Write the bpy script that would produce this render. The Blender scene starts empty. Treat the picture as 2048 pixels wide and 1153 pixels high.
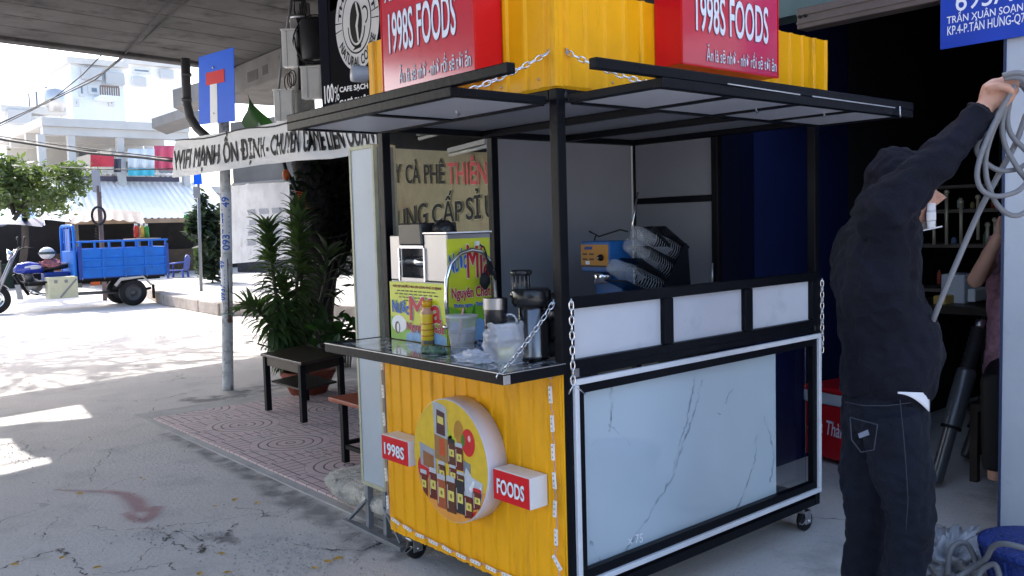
import bpy, bmesh, math, random
from mathutils import Vector, Matrix, noise as mnoise
V = Vector
R = math.radians
random.seed(7)
SC = bpy.context.scene
COL = SC.collection

# ------------------------------------------------------------------ camera
CAM_POS = V((-2.092, -2.1955, 1.5)); FPX = 1763.6
def _basis(yaw, pitch, roll):
    y, p, ro = R(yaw), R(pitch), R(roll)
    f = V((math.cos(y)*math.cos(p), math.sin(y)*math.cos(p), -math.sin(p)))
    r = V((math.sin(y), -math.cos(y), 0)); u = r.cross(f)
    return f, r*math.cos(ro)+u*math.sin(ro), u*math.cos(ro)-r*math.sin(ro)
CF, CR, CU = _basis(49.58, 4.19, -1.562)
cam = bpy.data.cameras.new('camera'); cam.sensor_width = 36; cam.lens = FPX/2048*36
cam.clip_start = 0.05; cam.clip_end = 600
camo = bpy.data.objects.new('camera', cam); COL.objects.link(camo)
camo.matrix_world = Matrix((( CR.x, CU.x, -CF.x, CAM_POS.x), (CR.y, CU.y, -CF.y, CAM_POS.y), (CR.z, CU.z, -CF.z, CAM_POS.z), (0,0,0,1)))
SC.camera = camo
# ------------------------------------------------------------------ sky, sun, exposure
SUN_AZ, SUN_EL = 95.0, 45.0
W = bpy.data.worlds.new('World'); SC.world = W; W.use_nodes = True
nt = W.node_tree; nt.nodes.clear()
sky = nt.nodes.new('ShaderNodeTexSky'); sky.sky_type = 'NISHITA'; sky.sun_disc = False
sky.sun_elevation = R(SUN_EL); sky.sun_rotation = R(90-SUN_AZ); sky.dust_density = 2.6; sky.air_density = 1.0
bg = nt.nodes.new('ShaderNodeBackground'); bg.inputs['Strength'].default_value = 0.15
out = nt.nodes.new('ShaderNodeOutputWorld')
nt.links.new(sky.outputs[0], bg.inputs[0]); nt.links.new(bg.outputs[0], out.inputs[0])
sl = bpy.data.lights.new('sun', 'SUN'); sl.energy = 2.2; sl.angle = R(0.5); sl.color = (1, .965, .92)
so = bpy.data.objects.new('sun', sl); COL.objects.link(so)
so.rotation_euler = V((-math.cos(R(SUN_AZ))*math.cos(R(SUN_EL)), -math.sin(R(SUN_AZ))*math.cos(R(SUN_EL)), -math.sin(R(SUN_EL)))).to_track_quat('-Z', 'Y').to_euler()
vs = SC.view_settings; vs.view_transform = 'Standard'; vs.look = 'None'; vs.gamma = 1; vs.use_curve_mapping = False
vs.exposure = 1.98
SC.cycles.use_denoising = True; SC.cycles.max_bounces = 8; SC.cycles.transparent_max_bounces = 16
SC.cycles.sample_clamp_indirect = 6

# ------------------------------------------------------------------ picture point -> place
def ray(x, y): return CF + CR*((x-1024)/FPX) - CU*((y-576.5)/FPX)
def dep(x, y, d): return CAM_POS + ray(x, y)*d
def onz(x, y, z=0.0): v = ray(x, y); return CAM_POS + v*((z-CAM_POS.z)/v.z)
def onx(x, y, X): v = ray(x, y); return CAM_POS + v*((X-CAM_POS.x)/v.x)
def ony(x, y, Y): v = ray(x, y); return CAM_POS + v*((Y-CAM_POS.y)/v.y)
def onp(x, y, p, n): v = ray(x, y); return CAM_POS + v*((p-CAM_POS).dot(n)/v.dot(n))

# ------------------------------------------------------------------ materials
MATS = {}
def M(name, col=(.5,.5,.5), rough=.5, metal=0.0, var=0.0, vs_=6.0, bump=0.0, bs=40.0, spec=.5, trans=0.0, alpha=1.0, dirt=None, emit=0, ior=1.45, coat=0.0, rvar=0.0):
    if name in MATS: return MATS[name]
    m = bpy.data.materials.new(name); m.use_nodes = True; t = m.node_tree; n = t.nodes; L = t.links
    b = n['Principled BSDF']
    b.inputs['Base Color'].default_value = (*col, 1); b.inputs['Roughness'].default_value = rough
    b.inputs['Metallic'].default_value = metal; b.inputs['Specular IOR Level'].default_value = spec
    b.inputs['Transmission Weight'].default_value = trans; b.inputs['Alpha'].default_value = alpha; b.inputs['IOR'].default_value = ior
    if coat: b.inputs['Coat Weight'].default_value = coat; b.inputs['Coat Roughness'].default_value = .15
    if var or bump or dirt or rvar:
        tc = n.new('ShaderNodeTexCoord')
    if var or dirt or rvar:
        nz = n.new('ShaderNodeTexNoise'); nz.inputs['Scale'].default_value = vs_; nz.inputs['Detail'].default_value = 6; nz.inputs['Roughness'].default_value = .65
        L.new(tc.outputs['Object'], nz.inputs['Vector'])
    if var:
        mr = n.new('ShaderNodeMapRange'); mr.inputs[1].default_value = .25; mr.inputs[2].default_value = .75
        mr.inputs[3].default_value = 1-var; mr.inputs[4].default_value = 1+var
        L.new(nz.outputs[0], mr.inputs[0])
        mx = n.new('ShaderNodeMix'); mx.data_type = 'RGBA'; mx.blend_type = 'MULTIPLY'; mx.inputs[0].default_value = 1
        mx.inputs[6].default_value = (*col, 1); L.new(mr.outputs[0], mx.inputs[7]); src = mx.outputs[2]
        L.new(src, b.inputs['Base Color'])
    else: src = None
    if dirt:
        nz2 = n.new('ShaderNodeTexNoise'); nz2.inputs['Scale'].default_value = dirt[1]; nz2.inputs['Detail'].default_value = 8; nz2.inputs['Roughness'].default_value = .7
        L.new(tc.outputs['Object'], nz2.inputs['Vector'])
        r2 = n.new('ShaderNodeMapRange'); r2.inputs[1].default_value = dirt[2]; r2.inputs[2].default_value = dirt[2]+.18; r2.inputs[4].default_value = dirt[3]
        L.new(nz2.outputs[0], r2.inputs[0])
        m2 = n.new('ShaderNodeMix'); m2.data_type = 'RGBA'; L.new(r2.outputs[0], m2.inputs[0])
        if src: L.new(src, m2.inputs[6])
        else: m2.inputs[6].default_value = (*col, 1)
        m2.inputs[7].default_value = (*dirt[0], 1); L.new(m2.outputs[2], b.inputs['Base Color'])
    if rvar:
        r3 = n.new('ShaderNodeMapRange'); r3.inputs[1].default_value = .3; r3.inputs[2].default_value = .7; r3.inputs[3].default_value = max(0, rough-rvar); r3.inputs[4].default_value = min(1, rough+rvar)
        L.new(nz.outputs[0], r3.inputs[0]); L.new(r3.outputs[0], b.inputs['Roughness'])
    if bump:
        nb = n.new('ShaderNodeTexNoise'); nb.inputs['Scale'].default_value = bs; nb.inputs['Detail'].default_value = 5
        L.new(tc.outputs['Object'], nb.inputs['Vector'])
        bp = n.new('ShaderNodeBump'); bp.inputs['Strength'].default_value = bump; bp.inputs['Distance'].default_value = .02
        L.new(nb.outputs[0], bp.inputs['Height']); L.new(bp.outputs[0], b.inputs['Normal'])
    if emit: b.inputs['Emission Color'].default_value = (*col, 1); b.inputs['Emission Strength'].default_value = emit
    MATS[name] = m; return m

def leaf_mat(name, col, tcol, var=.35):
    if name in MATS: return MATS[name]
    m = M(name, col, .45, var=var, vs_=1.7); t = m.node_tree; n = t.nodes; L = t.links
    b = n['Principled BSDF']; o = n['Material Output']
    tr = n.new('ShaderNodeBsdfTranslucent'); tr.inputs[0].default_value = (*tcol, 1)
    mx = n.new('ShaderNodeMixShader'); mx.inputs[0].default_value = .4
    L.new(b.outputs[0], mx.inputs[1]); L.new(tr.outputs[0], mx.inputs[2]); L.new(mx.outputs[0], o.inputs[0])
    return m

def soft_mat(name, col, rough=.9, amt=1.0, brk=0.0):
    """thin coat of paint / grime whose cover comes from the 'soft' attribute and a noise"""
    m = bpy.data.materials.new(name); m.use_nodes = True; t = m.node_tree; n = t.nodes; L = t.links
    b = n['Principled BSDF']; b.inputs['Base Color'].default_value = (*col, 1); b.inputs['Roughness'].default_value = rough
    at = n.new('ShaderNodeAttribute'); at.attribute_name = 'soft'
    mu = n.new('ShaderNodeMath'); mu.operation = 'MULTIPLY'; mu.inputs[1].default_value = amt; L.new(at.outputs['Fac'], mu.inputs[0]); s = mu.outputs[0]
    if brk:
        tc = n.new('ShaderNodeTexCoord'); nz = n.new('ShaderNodeTexNoise'); nz.inputs['Scale'].default_value = brk; nz.inputs['Detail'].default_value = 6
        L.new(tc.outputs['Object'], nz.inputs['Vector'])
        mr = n.new('ShaderNodeMapRange'); mr.inputs[1].default_value = .35; mr.inputs[2].default_value = .6; L.new(nz.outputs[0], mr.inputs[0])
        m2 = n.new('ShaderNodeMath'); m2.operation = 'MULTIPLY'; L.new(s, m2.inputs[0]); L.new(mr.outputs[0], m2.inputs[1]); s = m2.outputs[0]
    L.new(s, b.inputs['Alpha']); return m

# ------------------------------------------------------------------ mesh building (world coordinates; a thing's Empty sits at its base)
ORG = {}
class MB:
    def __init__(s): s.v = []; s.f = []; s.m = []; s.sm = []; s.mi = 0; s.smooth = False; s.T = None
    def P(s, p):
        p = V(p); s.v.append(s.T @ p if s.T else p); return len(s.v)-1
    def F(s, idx): s.f.append(tuple(idx)); s.m.append(s.mi); s.sm.append(s.smooth)
    def poly(s, pts): s.F([s.P(p) for p in pts]); return s
    def box(s, x0, x1, y0, y1, z0, z1):
        i = [s.P(p) for p in ((x0,y0,z0),(x1,y0,z0),(x1,y1,z0),(x0,y1,z0),(x0,y0,z1),(x1,y0,z1),(x1,y1,z1),(x0,y1,z1))]
        for q in ((3,2,1,0),(4,5,6,7),(0,1,5,4),(1,2,6,5),(2,3,7,6),(3,0,4,7)): s.F([i[k] for k in q])
        return s
    def hexa(s, a, b, c, d, n):
        """slab: quad a b c d (counter-clockwise from the front) pushed back along n"""
        n = V(n); f = [s.P(p) for p in (a,b,c,d)]; k = [s.P(V(p)+n) for p in (a,b,c,d)]
        s.F(f); s.F(k[::-1])
        for i in range(4): j = (i+1) % 4; s.F((f[j], f[i], k[i], k[j]))
        return s
    def bar(s, p, q, w, h=None, up=(0,0,1)):
        p, q, up = V(p), V(q), V(up); h = h or w; d = (q-p).normalized()
        if abs(d.dot(up)) > .98: up = V((1,0,0))
        a = d.cross(up).normalized()*(w/2); b = a.normalized().cross(d).normalized()*(h/2)
        i = [s.P(e+sx*a+sy*b) for e in (p, q) for sx, sy in ((-1,-1),(1,-1),(1,1),(-1,1))]
        for k in ((0,1,2,3),(7,6,5,4),(0,4,5,1),(1,5,6,2),(2,6,7,3),(3,7,4,0)): s.F([i[j] for j in k])
        return s
    def tube(s, path, r, n=8, cap=True, closed=False, flat=None):
        path = [V(p) for p in path]; m = len(path); old = s.smooth; s.smooth = True
        rr = r if isinstance(r, (list, tuple)) else [r]*m
        ref = None; rings = []
        for k in range(m):
            a = path[(k-1) % m] if (closed or k) else path[k]; b = path[(k+1) % m] if (closed or k < m-1) else path[k]
            d = (b-a).normalized()
            if ref is None: ref = d.orthogonal().normalized() if flat is None else V(flat)
            ref = (ref - d*ref.dot(d)).normalized(); bi = d.cross(ref)
            rings.append([s.P(path[k] + (ref*math.cos(2*math.pi*j/n)+bi*math.sin(2*math.pi*j/n))*rr[k]) for j in range(n)])
        for k in range(m if closed else m-1):
            A, B = rings[k], rings[(k+1) % m]
            for j in range(n): s.F((A[j], A[(j+1) % n], B[(j+1) % n], B[j]))
        s.smooth = old
        if cap and not closed: s.F(rings[0][::-1]); s.F(rings[-1])
        return s
    def rings(s, rg, n=16, cap=True):
        """rg: list of (centre, half axis a, half axis b) ellipses joined to a skin"""
        old = s.smooth; s.smooth = True; R_ = []
        for c, a, b in rg: R_.append([s.P(V(c)+V(a)*math.cos(2*math.pi*j/n)+V(b)*math.sin(2*math.pi*j/n)) for j in range(n)])
        for A, B in zip(R_, R_[1:]):
            for j in range(n): s.F((A[j], A[(j+1) % n], B[(j+1) % n], B[j]))
        if cap: s.F(R_[0][::-1]); s.F(R_[-1])
        s.smooth = old; return s
    def lathe(s, c, prof, n=20, ax=(0,0,1), cap=True):
        ax = V(ax).normalized(); a = ax.orthogonal().normalized(); b = ax.cross(a); c = V(c)
        return s.rings([(c+ax*z, a*max(r, 1e-4), b*max(r, 1e-4)) for r, z in prof], n, cap)
    def ball(s, c, rx, ry=None, rz=None, n=12, m=8):
        ry = ry or rx; rz = rz or rx; c = V(c)
        return s.rings([(c+V((0,0,-rz*math.cos(math.pi*k/m))), V((max(rx*math.sin(math.pi*k/m),1e-4),0,0)), V((0,max(ry*math.sin(math.pi*k/m),1e-4),0))) for k in range(m+1)], n, False)
    def prism(s, pts, n):
        n = V(n); A = [s.P(p) for p in pts]; B = [s.P(V(p)+n) for p in pts]; s.F(A); s.F(B[::-1])
        for i in range(len(A)): j = (i+1) % len(A); s.F((A[j], A[i], B[i], B[j]))
        return s
    def grid(s, fn, nu, nv, smooth=True):
        old = s.smooth; s.smooth = smooth
        g = [[s.P(fn(i/nu, j/nv)) for j in range(nv+1)] for i in range(nu+1)]
        for i in range(nu):
            for j in range(nv): s.F((g[i][j], g[i+1][j], g[i+1][j+1], g[i][j+1]))
        s.smooth = old; return s
    def mesh(s, name, mats, org=V((0,0,0))):
        me = bpy.data.meshes.new(name); me.from_pydata([v-org for v in s.v], [], s.f)
        for m in (mats if isinstance(mats, (list, tuple)) else [mats]): me.materials.append(m)
        me.polygons.foreach_set('material_index', s.m); me.polygons.foreach_set('use_smooth', s.sm); me.update()
        return me
    def build(s, name, mats, parent=None, bevel=0.0, solid=0.0, kind=None, local=False):
        org = V((0,0,0)) if (local or parent is None) else ORG.get(parent.name, V((0,0,0)))
        o = bpy.data.objects.new(name, s.mesh(name, mats, org)); COL.objects.link(o)
        if parent: o.parent = parent
        ORG[o.name] = org
        if solid: md = o.modifiers.new('solid', 'SOLIDIFY'); md.thickness = solid; md.offset = 0
        if bevel: md = o.modifiers.new('bevel', 'BEVEL'); md.width = bevel; md.segments = 2; md.limit_method = 'ANGLE'; md.harden_normals = False
        if kind: o['kind'] = kind
        return o

def thing(name, label, cat, loc=(0,0,0), group=None):
    o = bpy.data.objects.new(name, None); COL.objects.link(o); o.empty_display_size = .1
    o.location = loc; o['label'] = label; o['category'] = cat; ORG[o.name] = V(loc)
    if group: o['group'] = group
    return o
def tag(o, label, cat, group=None):
    o['label'] = label; o['category'] = cat
    if group: o['group'] = group
    return o
def one(mb, name, mats, loc, label, cat, group=None, **k):
    """a thing that is one mesh: origin at loc"""
    loc = V(loc); mb.v = [v-loc for v in mb.v]
    o = mb.build(name, mats, None, **k); o.location = loc; ORG[o.name] = loc
    return tag(o, label, cat, group)
def inst(me, name, parent, mat4):
    o = bpy.data.objects.new(name, me); COL.objects.link(o); o.parent = parent
    org = ORG.get(parent.name, V((0,0,0))); ORG[o.name] = org
    o.matrix_basis = Matrix.Translation(-org) @ mat4; return o
def frame(o, x, y, z=None):
    x = V(x).normalized(); y = V(y).normalized(); z = V(z).normalized() if z else x.cross(y).normalized()
    return Matrix(((x.x,y.x,z.x,o[0]),(x.y,y.y,z.y,o[1]),(x.z,y.z,z.z,o[2]),(0,0,0,1)))

def lump(c, rx, ry, rz, s, amp):
    def f(u, v):
        a = u*2*math.pi; ph = (v-.5)*math.pi; d = V((math.cos(a)*math.cos(ph), math.sin(a)*math.cos(ph), math.sin(ph)))
        k = 1+amp*mnoise.noise(d*s+V((c[0]*9,c[1]*7,1)))+amp*.6*mnoise.noise(d*s*2.7)
        p = V((d.x*rx, d.y*ry, max(d.z,-.3)*rz+.3*rz))*k; return V(c)+V((p.x,p.y,max(p.z,.0005)))
    return f
# ------------------------------------------------------------------ lettering
_tx = {}
def glyphs(s):
    if s in _tx: return _tx[s]
    c = bpy.data.curves.new('lettering', 'FONT'); c.body = s; c.resolution_u = 4
    o = bpy.data.objects.new('lettering', c); COL.objects.link(o)
    me = bpy.data.meshes.new_from_object(o.evaluated_get(bpy.context.evaluated_depsgraph_get()))
    vs_ = [V(v.co) for v in me.vertices]; fs = [tuple(p.vertices) for p in me.polygons]
    bpy.data.objects.remove(o); bpy.data.curves.remove(c); bpy.data.meshes.remove(me)
    x0 = min(v.x for v in vs_); x1 = max(v.x for v in vs_); y0 = min(v.y for v in vs_); y1 = max(v.y for v in vs_)
    _tx[s] = ([((v.x-x0)/(x1-x0), (v.y-y0)/(y1-y0)) for v in vs_], fs, (x1-x0)/(y1-y0)); return _tx[s]
def put_text(s, fn, mat, parent, bold=0.0, name='lettering', rim=None, rimw=0.0):
    """fn(u, v, layer_height) -> world point; bold layers are stacked a hair apart"""
    uv, fs, asp = glyphs(s); mb = MB()
    def layer(du, dv, h, mi):
        mb.mi = mi; b0 = len(mb.v)
        for u, v in uv: mb.P(fn(u+du, v+dv, h))
        for f in fs: mb.F([b0+i for i in f])
    k = 0
    def fat(b, mi, h0):
        offs = [(0,0)] if not b else [(b*math.cos(a)/asp, b*math.sin(a)) for a in [i*math.pi/4 for i in range(8)]]+[(0,0)]
        for i, (a, c) in enumerate(offs): layer(a, c, h0+i*.00012, mi)
    if rim: fat(bold+rimw, 1, 0); fat(bold, 0, .0014)
    else: fat(bold, 0, 0)
    return mb.build(name, [mat]+([rim] if rim else []), parent)
def flat_text(s, o, right, up, w, h, mat, parent, bold=0.0, lift=.0015, shear=0.0, **k):
    """o = lower left corner of the line, right/up unit directions, w/h size in metres"""
    o, right, up = V(o), V(right).normalized(), V(up).normalized(); n = right.cross(up)
    return put_text(s, lambda u, v, hh: o + right*(u*w + shear*v*h) + up*(v*h) + n*(lift+hh), mat, parent, bold, **k)

# ------------------------------------------------------------------ common materials
BLACK = M('black_paint', (.004,.0045,.0075), .42, var=.3, vs_=9, bump=.08, bs=50, spec=.18, dirt=((.05,.048,.046), 26, .66, .7))
BLACKM = M('matte_black', (.006,.006,.008), .6, var=.2, spec=.3)
YEL = M('yellow_sheet', (.93,.43,.004), .42, var=.09, vs_=5, spec=.3, dirt=((.34,.15,.01), 13, .55, .7), rvar=.14, bump=.14, bs=5)
def streak(m):
    t = m.node_tree; nz = [n for n in t.nodes if n.type == 'TEX_NOISE'][1]; src = nz.inputs['Vector'].links[0].from_socket
    mp = t.nodes.new('ShaderNodeMapping'); mp.inputs['Scale'].default_value = (1,1,.12); t.links.new(src, mp.inputs['Vector']); t.links.new(mp.outputs[0], nz.inputs['Vector'])
streak(YEL)
WHITE = M('white_plastic', (.78,.78,.78), .35, var=.04)
RED = M('red_sign', (.66,.008,.014), .3, var=.06, spec=.35)
GLARE_RED = M('red_sign_face', (.66,.035,.06), .12, var=.04, spec=.9, coat=.8)  # box red pushed pinker, sky glare put into the colour
SHADEB = M('shaded_white_board', (.26,.265,.295), .45, var=.07, vs_=3, dirt=((.3,.3,.32), 5, .62, .5))  # white boards coloured grey, the shade inside the cart put into the colour
STEEL = M('stainless', (.30,.30,.31), .3, 1.0, var=.12, vs_=2.5)
CHROME = M('chrome', (.75,.75,.76), .09, 1.0)
ZINC = M('zinc', (.52,.52,.54), .35, 1.0, var=.2, vs_=40)
SKIN = M('skin', (.50,.27,.19), .5, var=.1, vs_=20)
CONC = M('concrete', (.22,.215,.21), .9, var=.25, vs_=.8, bump=.3, bs=12, dirt=((.12,.115,.11), .9, .56, .6))
LETW = M('white_lettering', (.85,.86,.92), .4)
LETK = M('black_lettering', (.008,.008,.011), .6, spec=.2)
LETR = M('red_lettering', (.55,.02,.03), .5)
LETB = M('blue_lettering', (.02,.12,.55), .5)
RUBBER = M('rubber', (.01,.01,.012), .7, var=.3, vs_=30)
GLASS = M('glass', (.9,.95,.97), .02, trans=1.0, ior=1.45)
GREYM = M('grey_metal', (.22,.23,.25), .5, .3, var=.15)
WOODD = M('dark_wood', (.035,.024,.018), .45, var=.3, vs_=12)
CABLE = M('grey_cable', (.17,.17,.18), .5, var=.1)
# ================================================================== GROUND
def ground_mat():
    m = bpy.data.materials.new('worn_concrete_ground'); m.use_nodes = True; t = m.node_tree; n = t.nodes; L = t.links
    b = n['Principled BSDF']; b.inputs['Roughness'].default_value = .88; b.inputs['Specular IOR Level'].default_value = .3
    tc = n.new('ShaderNodeTexCoord')
    def nz(sc, det=6, ro=.6, src=None):
        k = n.new('ShaderNodeTexNoise'); k.inputs['Scale'].default_value = sc; k.inputs['Detail'].default_value = det; k.inputs['Roughness'].default_value = ro
        L.new(src or tc.outputs['Object'], k.inputs['Vector']); return k.outputs[0]
    def rng(s, a, b_, c, d):
        k = n.new('ShaderNodeMapRange'); k.inputs[1].default_value = a; k.inputs[2].default_value = b_; k.inputs[3].default_value = c; k.inputs[4].default_value = d; L.new(s, k.inputs[0]); return k.outputs[0]
    def mix(fac, a, b_, bt='MIX'):
        k = n.new('ShaderNodeMix'); k.data_type = 'RGBA'; k.blend_type = bt
        if isinstance(fac, float): k.inputs[0].default_value = fac
        else: L.new(fac, k.inputs[0])
        for i, q in ((6, a), (7, b_)):
            if isinstance(q, tuple): k.inputs[i].default_value = (*q, 1)
            else: L.new(q, k.inputs[i])
        return k.outputs[2]
    c = mix(rng(nz(.45, 4), .35, .65, 0, 1), (.60,.56,.53), (.67,.635,.605))
    c = mix(rng(nz(2.2, 8, .7), .52, .72, 0, .65), c, (.38,.37,.37))
    c = mix(rng(nz(7, 8, .75), .56, .7, 0, .45), c, (.68,.67,.66))
    c = mix(rng(nz(75, 4, .75), .57, .68, 0, .6), c, (.17,.165,.16))
    c = mix(rng(nz(130, 3, .7), .58, .7, 0, .5), c, (.68,.67,.65))
    c = mix(rng(nz(.22, 5, .7), .5, .62, 0, .3), c, (.36,.35,.35))
    c = mix(rng(nz(1.1, 6, .65), .6, .75, 0, .5), c, (.36,.335,.30))
    # cracks: bent cell borders, broken up by a mask
    wv = n.new('ShaderNodeVectorMath'); wv.operation = 'ADD'
    nw = n.new('ShaderNodeTexNoise'); nw.inputs['Scale'].default_value = 2.6; nw.inputs['Detail'].default_value = 5; L.new(tc.outputs['Object'], nw.inputs['Vector'])
    sc_ = n.new('ShaderNodeVectorMath'); sc_.operation = 'SCALE'; sc_.inputs[3].default_value = .55; L.new(nw.outputs[1], sc_.inputs[0])
    L.new(tc.outputs['Object'], wv.inputs[0]); L.new(sc_.outputs[0], wv.inputs[1])
    vo = n.new('ShaderNodeTexVoronoi'); vo.feature = 'DISTANCE_TO_EDGE'; vo.inputs['Scale'].default_value = .75; L.new(wv.outputs[0], vo.inputs['Vector'])
    cr = rng(vo.outputs[0], .0, .006, 1, 0)
    mk = n.new('ShaderNodeMath'); mk.operation = 'MULTIPLY'; L.new(cr, mk.inputs[0]); L.new(rng(nz(.8, 4), .5, .6, 0, .85), mk.inputs[1])
    c = mix(mk.outputs[0], c, (.08,.078,.075))
    L.new(c, b.inputs['Base Color'])
    ad = n.new('ShaderNodeMath'); ad.operation = 'MULTIPLY_ADD'; L.new(mk.outputs[0], ad.inputs[0]); ad.inputs[1].default_value = -1.0; L.new(nz(38, 6, .7), ad.inputs[2])
    bp = n.new('ShaderNodeBump'); bp.inputs['Strength'].default_value = .7; bp.inputs['Distance'].default_value = .014; L.new(ad.outputs[0], bp.inputs['Height']); L.new(bp.outputs[0], b.inputs['Normal'])
    return m
GM = ground_mat()
g = MB(); g.poly([(-150,-150,0),(150,-150,0),(150,150,0),(-150,150,0)])
ground = g.build('ground', GM); ground['kind'] = 'structure'

def ribbon(name, pts, w, mat, parent, z=.004, jit=0.0, sub=6, wj=0.0, rows=((-1,0),(-.45,1),(.45,1),(1,0))):
    """flat strip lying on the ground along pts with a soft border"""
    P = []
    for a, b in zip(pts, pts[1:]):
        for k in range(sub): P.append(V(a).lerp(V(b), k/sub))
    P.append(V(pts[-1])); P = [V((p.x+random.uniform(-jit,jit), p.y+random.uniform(-jit,jit), z)) for p in P]
    mb = MB(); soft = []; prev = None
    ws = w if isinstance(w, (list, tuple)) else [w]*len(pts)
    for i, p in enumerate(P):
        d = (P[min(i+1,len(P)-1)]-P[max(i-1,0)]).normalized(); nrm = V((-d.y, d.x, 0))
        f = i/sub; k = min(int(f), len(pts)-2); ww = (ws[k]*(1-(f-k))+ws[k+1]*(f-k))*(1+random.uniform(-wj,wj))
        row = []
        for q, a in rows: row.append(mb.P(p+nrm*q*ww/2)); soft.append(a*(0 if i in (0, len(P)-1) else 1))
        if prev:
            for a in range(len(rows)-1): mb.F((prev[a], prev[a+1], row[a+1], row[a]))
        prev = row
    o = mb.build(name, mat, parent); at = o.data.attributes.new('soft', 'FLOAT', 'POINT')
    at.data.foreach_set('value', soft); return o
CRK = soft_mat('crack_dirt', (.07,.068,.066), .95, .8, 16)
STN = soft_mat('damp_stain', (.17,.17,.18), .8, .5, 7)
def gp(*px): return [onz(x, y) for x, y in px]
for px, w in ((((0,1138),(60,1118),(115,1100),(135,1112),(160,1140),(180,1153)),.02), (((135,1110),(115,1101),(150,1103)),.02), (((180,1152),(260,1145),(340,1128),(345,1145)),.013),
              (((170,1053),(240,1062),(300,1058),(340,1052),(410,1047),(500,1030),(560,1025)),.012), (((290,1056),(320,1064),(340,1075),(325,1085)),.022), (((340,1066),(370,1062),(395,1075),(405,1090),(395,1100)),.018),
              (((405,1107),(412,1095),(430,1082),(452,1075),(466,1060),(470,1045)),.026), (((320,1075),(350,1090),(390,1102),(415,1112)),.016), (((80,1085),(95,1060),(115,1040)),.01), (((200,985),(250,960),(290,955)),.008),
              (((180,965),(195,935),(220,905),(240,890)),.009), (((110,925),(150,895),(200,870)),.008), (((300,805),(340,795),(400,780)),.018), (((240,845),(280,835),(320,812)),.012), (((590,1090),(640,1100),(720,1103),(750,1095),(765,1085)),.02), (((250,1150),(300,1100),(360,1085)),.008)):
    ribbon('crack', gp(*px), w*.8, CRK, ground, jit=.016, wj=.7, sub=9)
for px, w in ((((330,865),(420,905),(500,945),(560,985),(640,1030),(720,1060)),[.16,.2,.22,.25,.3,.2]), (((350,800),(430,800),(520,780),(560,770)),[.2,.4,.5,.3]), (((380,1085),(430,1070),(480,1090)),[.1,.14,.1]), (((700,1060),(760,1085),(820,1120)),[.3,.4,.3])):
    ribbon('damp_stain', gp(*px), w, STN, ground, z=.003, jit=.02, wj=.2)
ARW = soft_mat('sprayed_red_paint', (.42,.13,.16), .8, .46)
arrow = thing('painted_arrow', 'faded red arrow sprayed on the concrete ground at lower left', 'marking', onz(230,1000))
ribbon('arrow_shaft', gp((105,981),(160,984),(220,985),(250,990),(270,1003),(285,1028)), [.03,.06,.09,.13,.17,.17], ARW, arrow, z=.005, rows=((-1,0),(-.6,.35),(-.25,.9),(.25,.9),(.6,.35),(1,0)))
ribbon('arrow_head', gp((250,1027),(268,1040),(290,1044),(303,1034),(310,1022),(316,1014)), [.08,.1,.12,.12,.13,.12], ARW, arrow, z=.006, rows=((-1,0),(-.6,.35),(-.25,.9),(.25,.9),(.6,.35),(1,0)))

# litter
LEAFY = M('fallen_leaf', (.55,.33,.05), .6, var=.4, vs_=15)
lm = MB(); lm.poly([(0,-.5,0),(.28,-.2,.05),(.3,.1,.08),(0,.5,.03),(0,0,-.02)]).poly([(0,-.5,0),(0,0,-.02),(0,.5,.03),(-.27,.15,.1),(-.28,-.2,.06)])
lme = lm.mesh('fallen_leaf', LEAFY)
for i, (x, y, s) in enumerate(((158,990,.06),(180,877,.035),(283,958,.03),(438,850,.04),(412,880,.035),(442,877,.05),(470,1002,.05),(515,1008,.05),(430,1015,.035),(442,1110,.045),(455,1148,.045),(655,1126,.05),(677,1120,.055),(630,1139,.04),(28,1132,.05),(125,1118,.04),(195,1138,.05),(400,1150,.05),(522,958,.03),(290,962,.025))):
    o = bpy.data.objects.new('fallen_leaf', lme); COL.objects.link(o); p = onz(x, y)
    o.matrix_world = Matrix.Translation(p+V((0,0,.006 if p.x < .2 else .05))) @ Matrix.Rotation(random.uniform(0,6.3), 4, 'Z') @ Matrix.Scale(s, 4)
    tag(o, 'small yellow or brown leaf fallen on the pavement left of the cart', 'leaf', 'fallen leaves')
# gravel and crumbs of broken concrete
gr = MB()
def stone(c, s):
    c = V(c); p = [c+V((random.uniform(.6,1)*s*math.cos(a), random.uniform(.6,1)*s*math.sin(a), 0)) for a in (0,1.26,2.5,3.8,5.0)]
    q = [c+(v-c)*.55+V((0,0,random.uniform(.35,.7)*s)) for v in p]; A = [gr.P(v) for v in p]; B = [gr.P(v) for v in q]
    for i in range(5): gr.F((A[i], A[(i+1)%5], B[(i+1)%5], B[i]))
    gr.F(B)
for k in range(1500):
    if k < 900: p = onz(random.gauss(590,80), random.gauss(1105,28))
    elif k < 1150: p = onz(random.gauss(330,60), random.gauss(1070,12))
    elif k < 1300: p = onz(random.gauss(30,30), random.gauss(905,12))
    else: p = onz(random.uniform(0,780), random.uniform(800,1153))
    if p.x < .12 or p.y > 5.2: stone((p.x, p.y, .001), random.choice((.002,.003,.003,.005,.008)))
gr.build('gravel', M('gravel_stone', (.42,.40,.38), .9, var=.5, vs_=60)); o = bpy.data.objects['gravel']; o['kind'] = 'stuff'; o['label'] = 'loose gravel and concrete crumbs on the ground'; 

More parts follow.
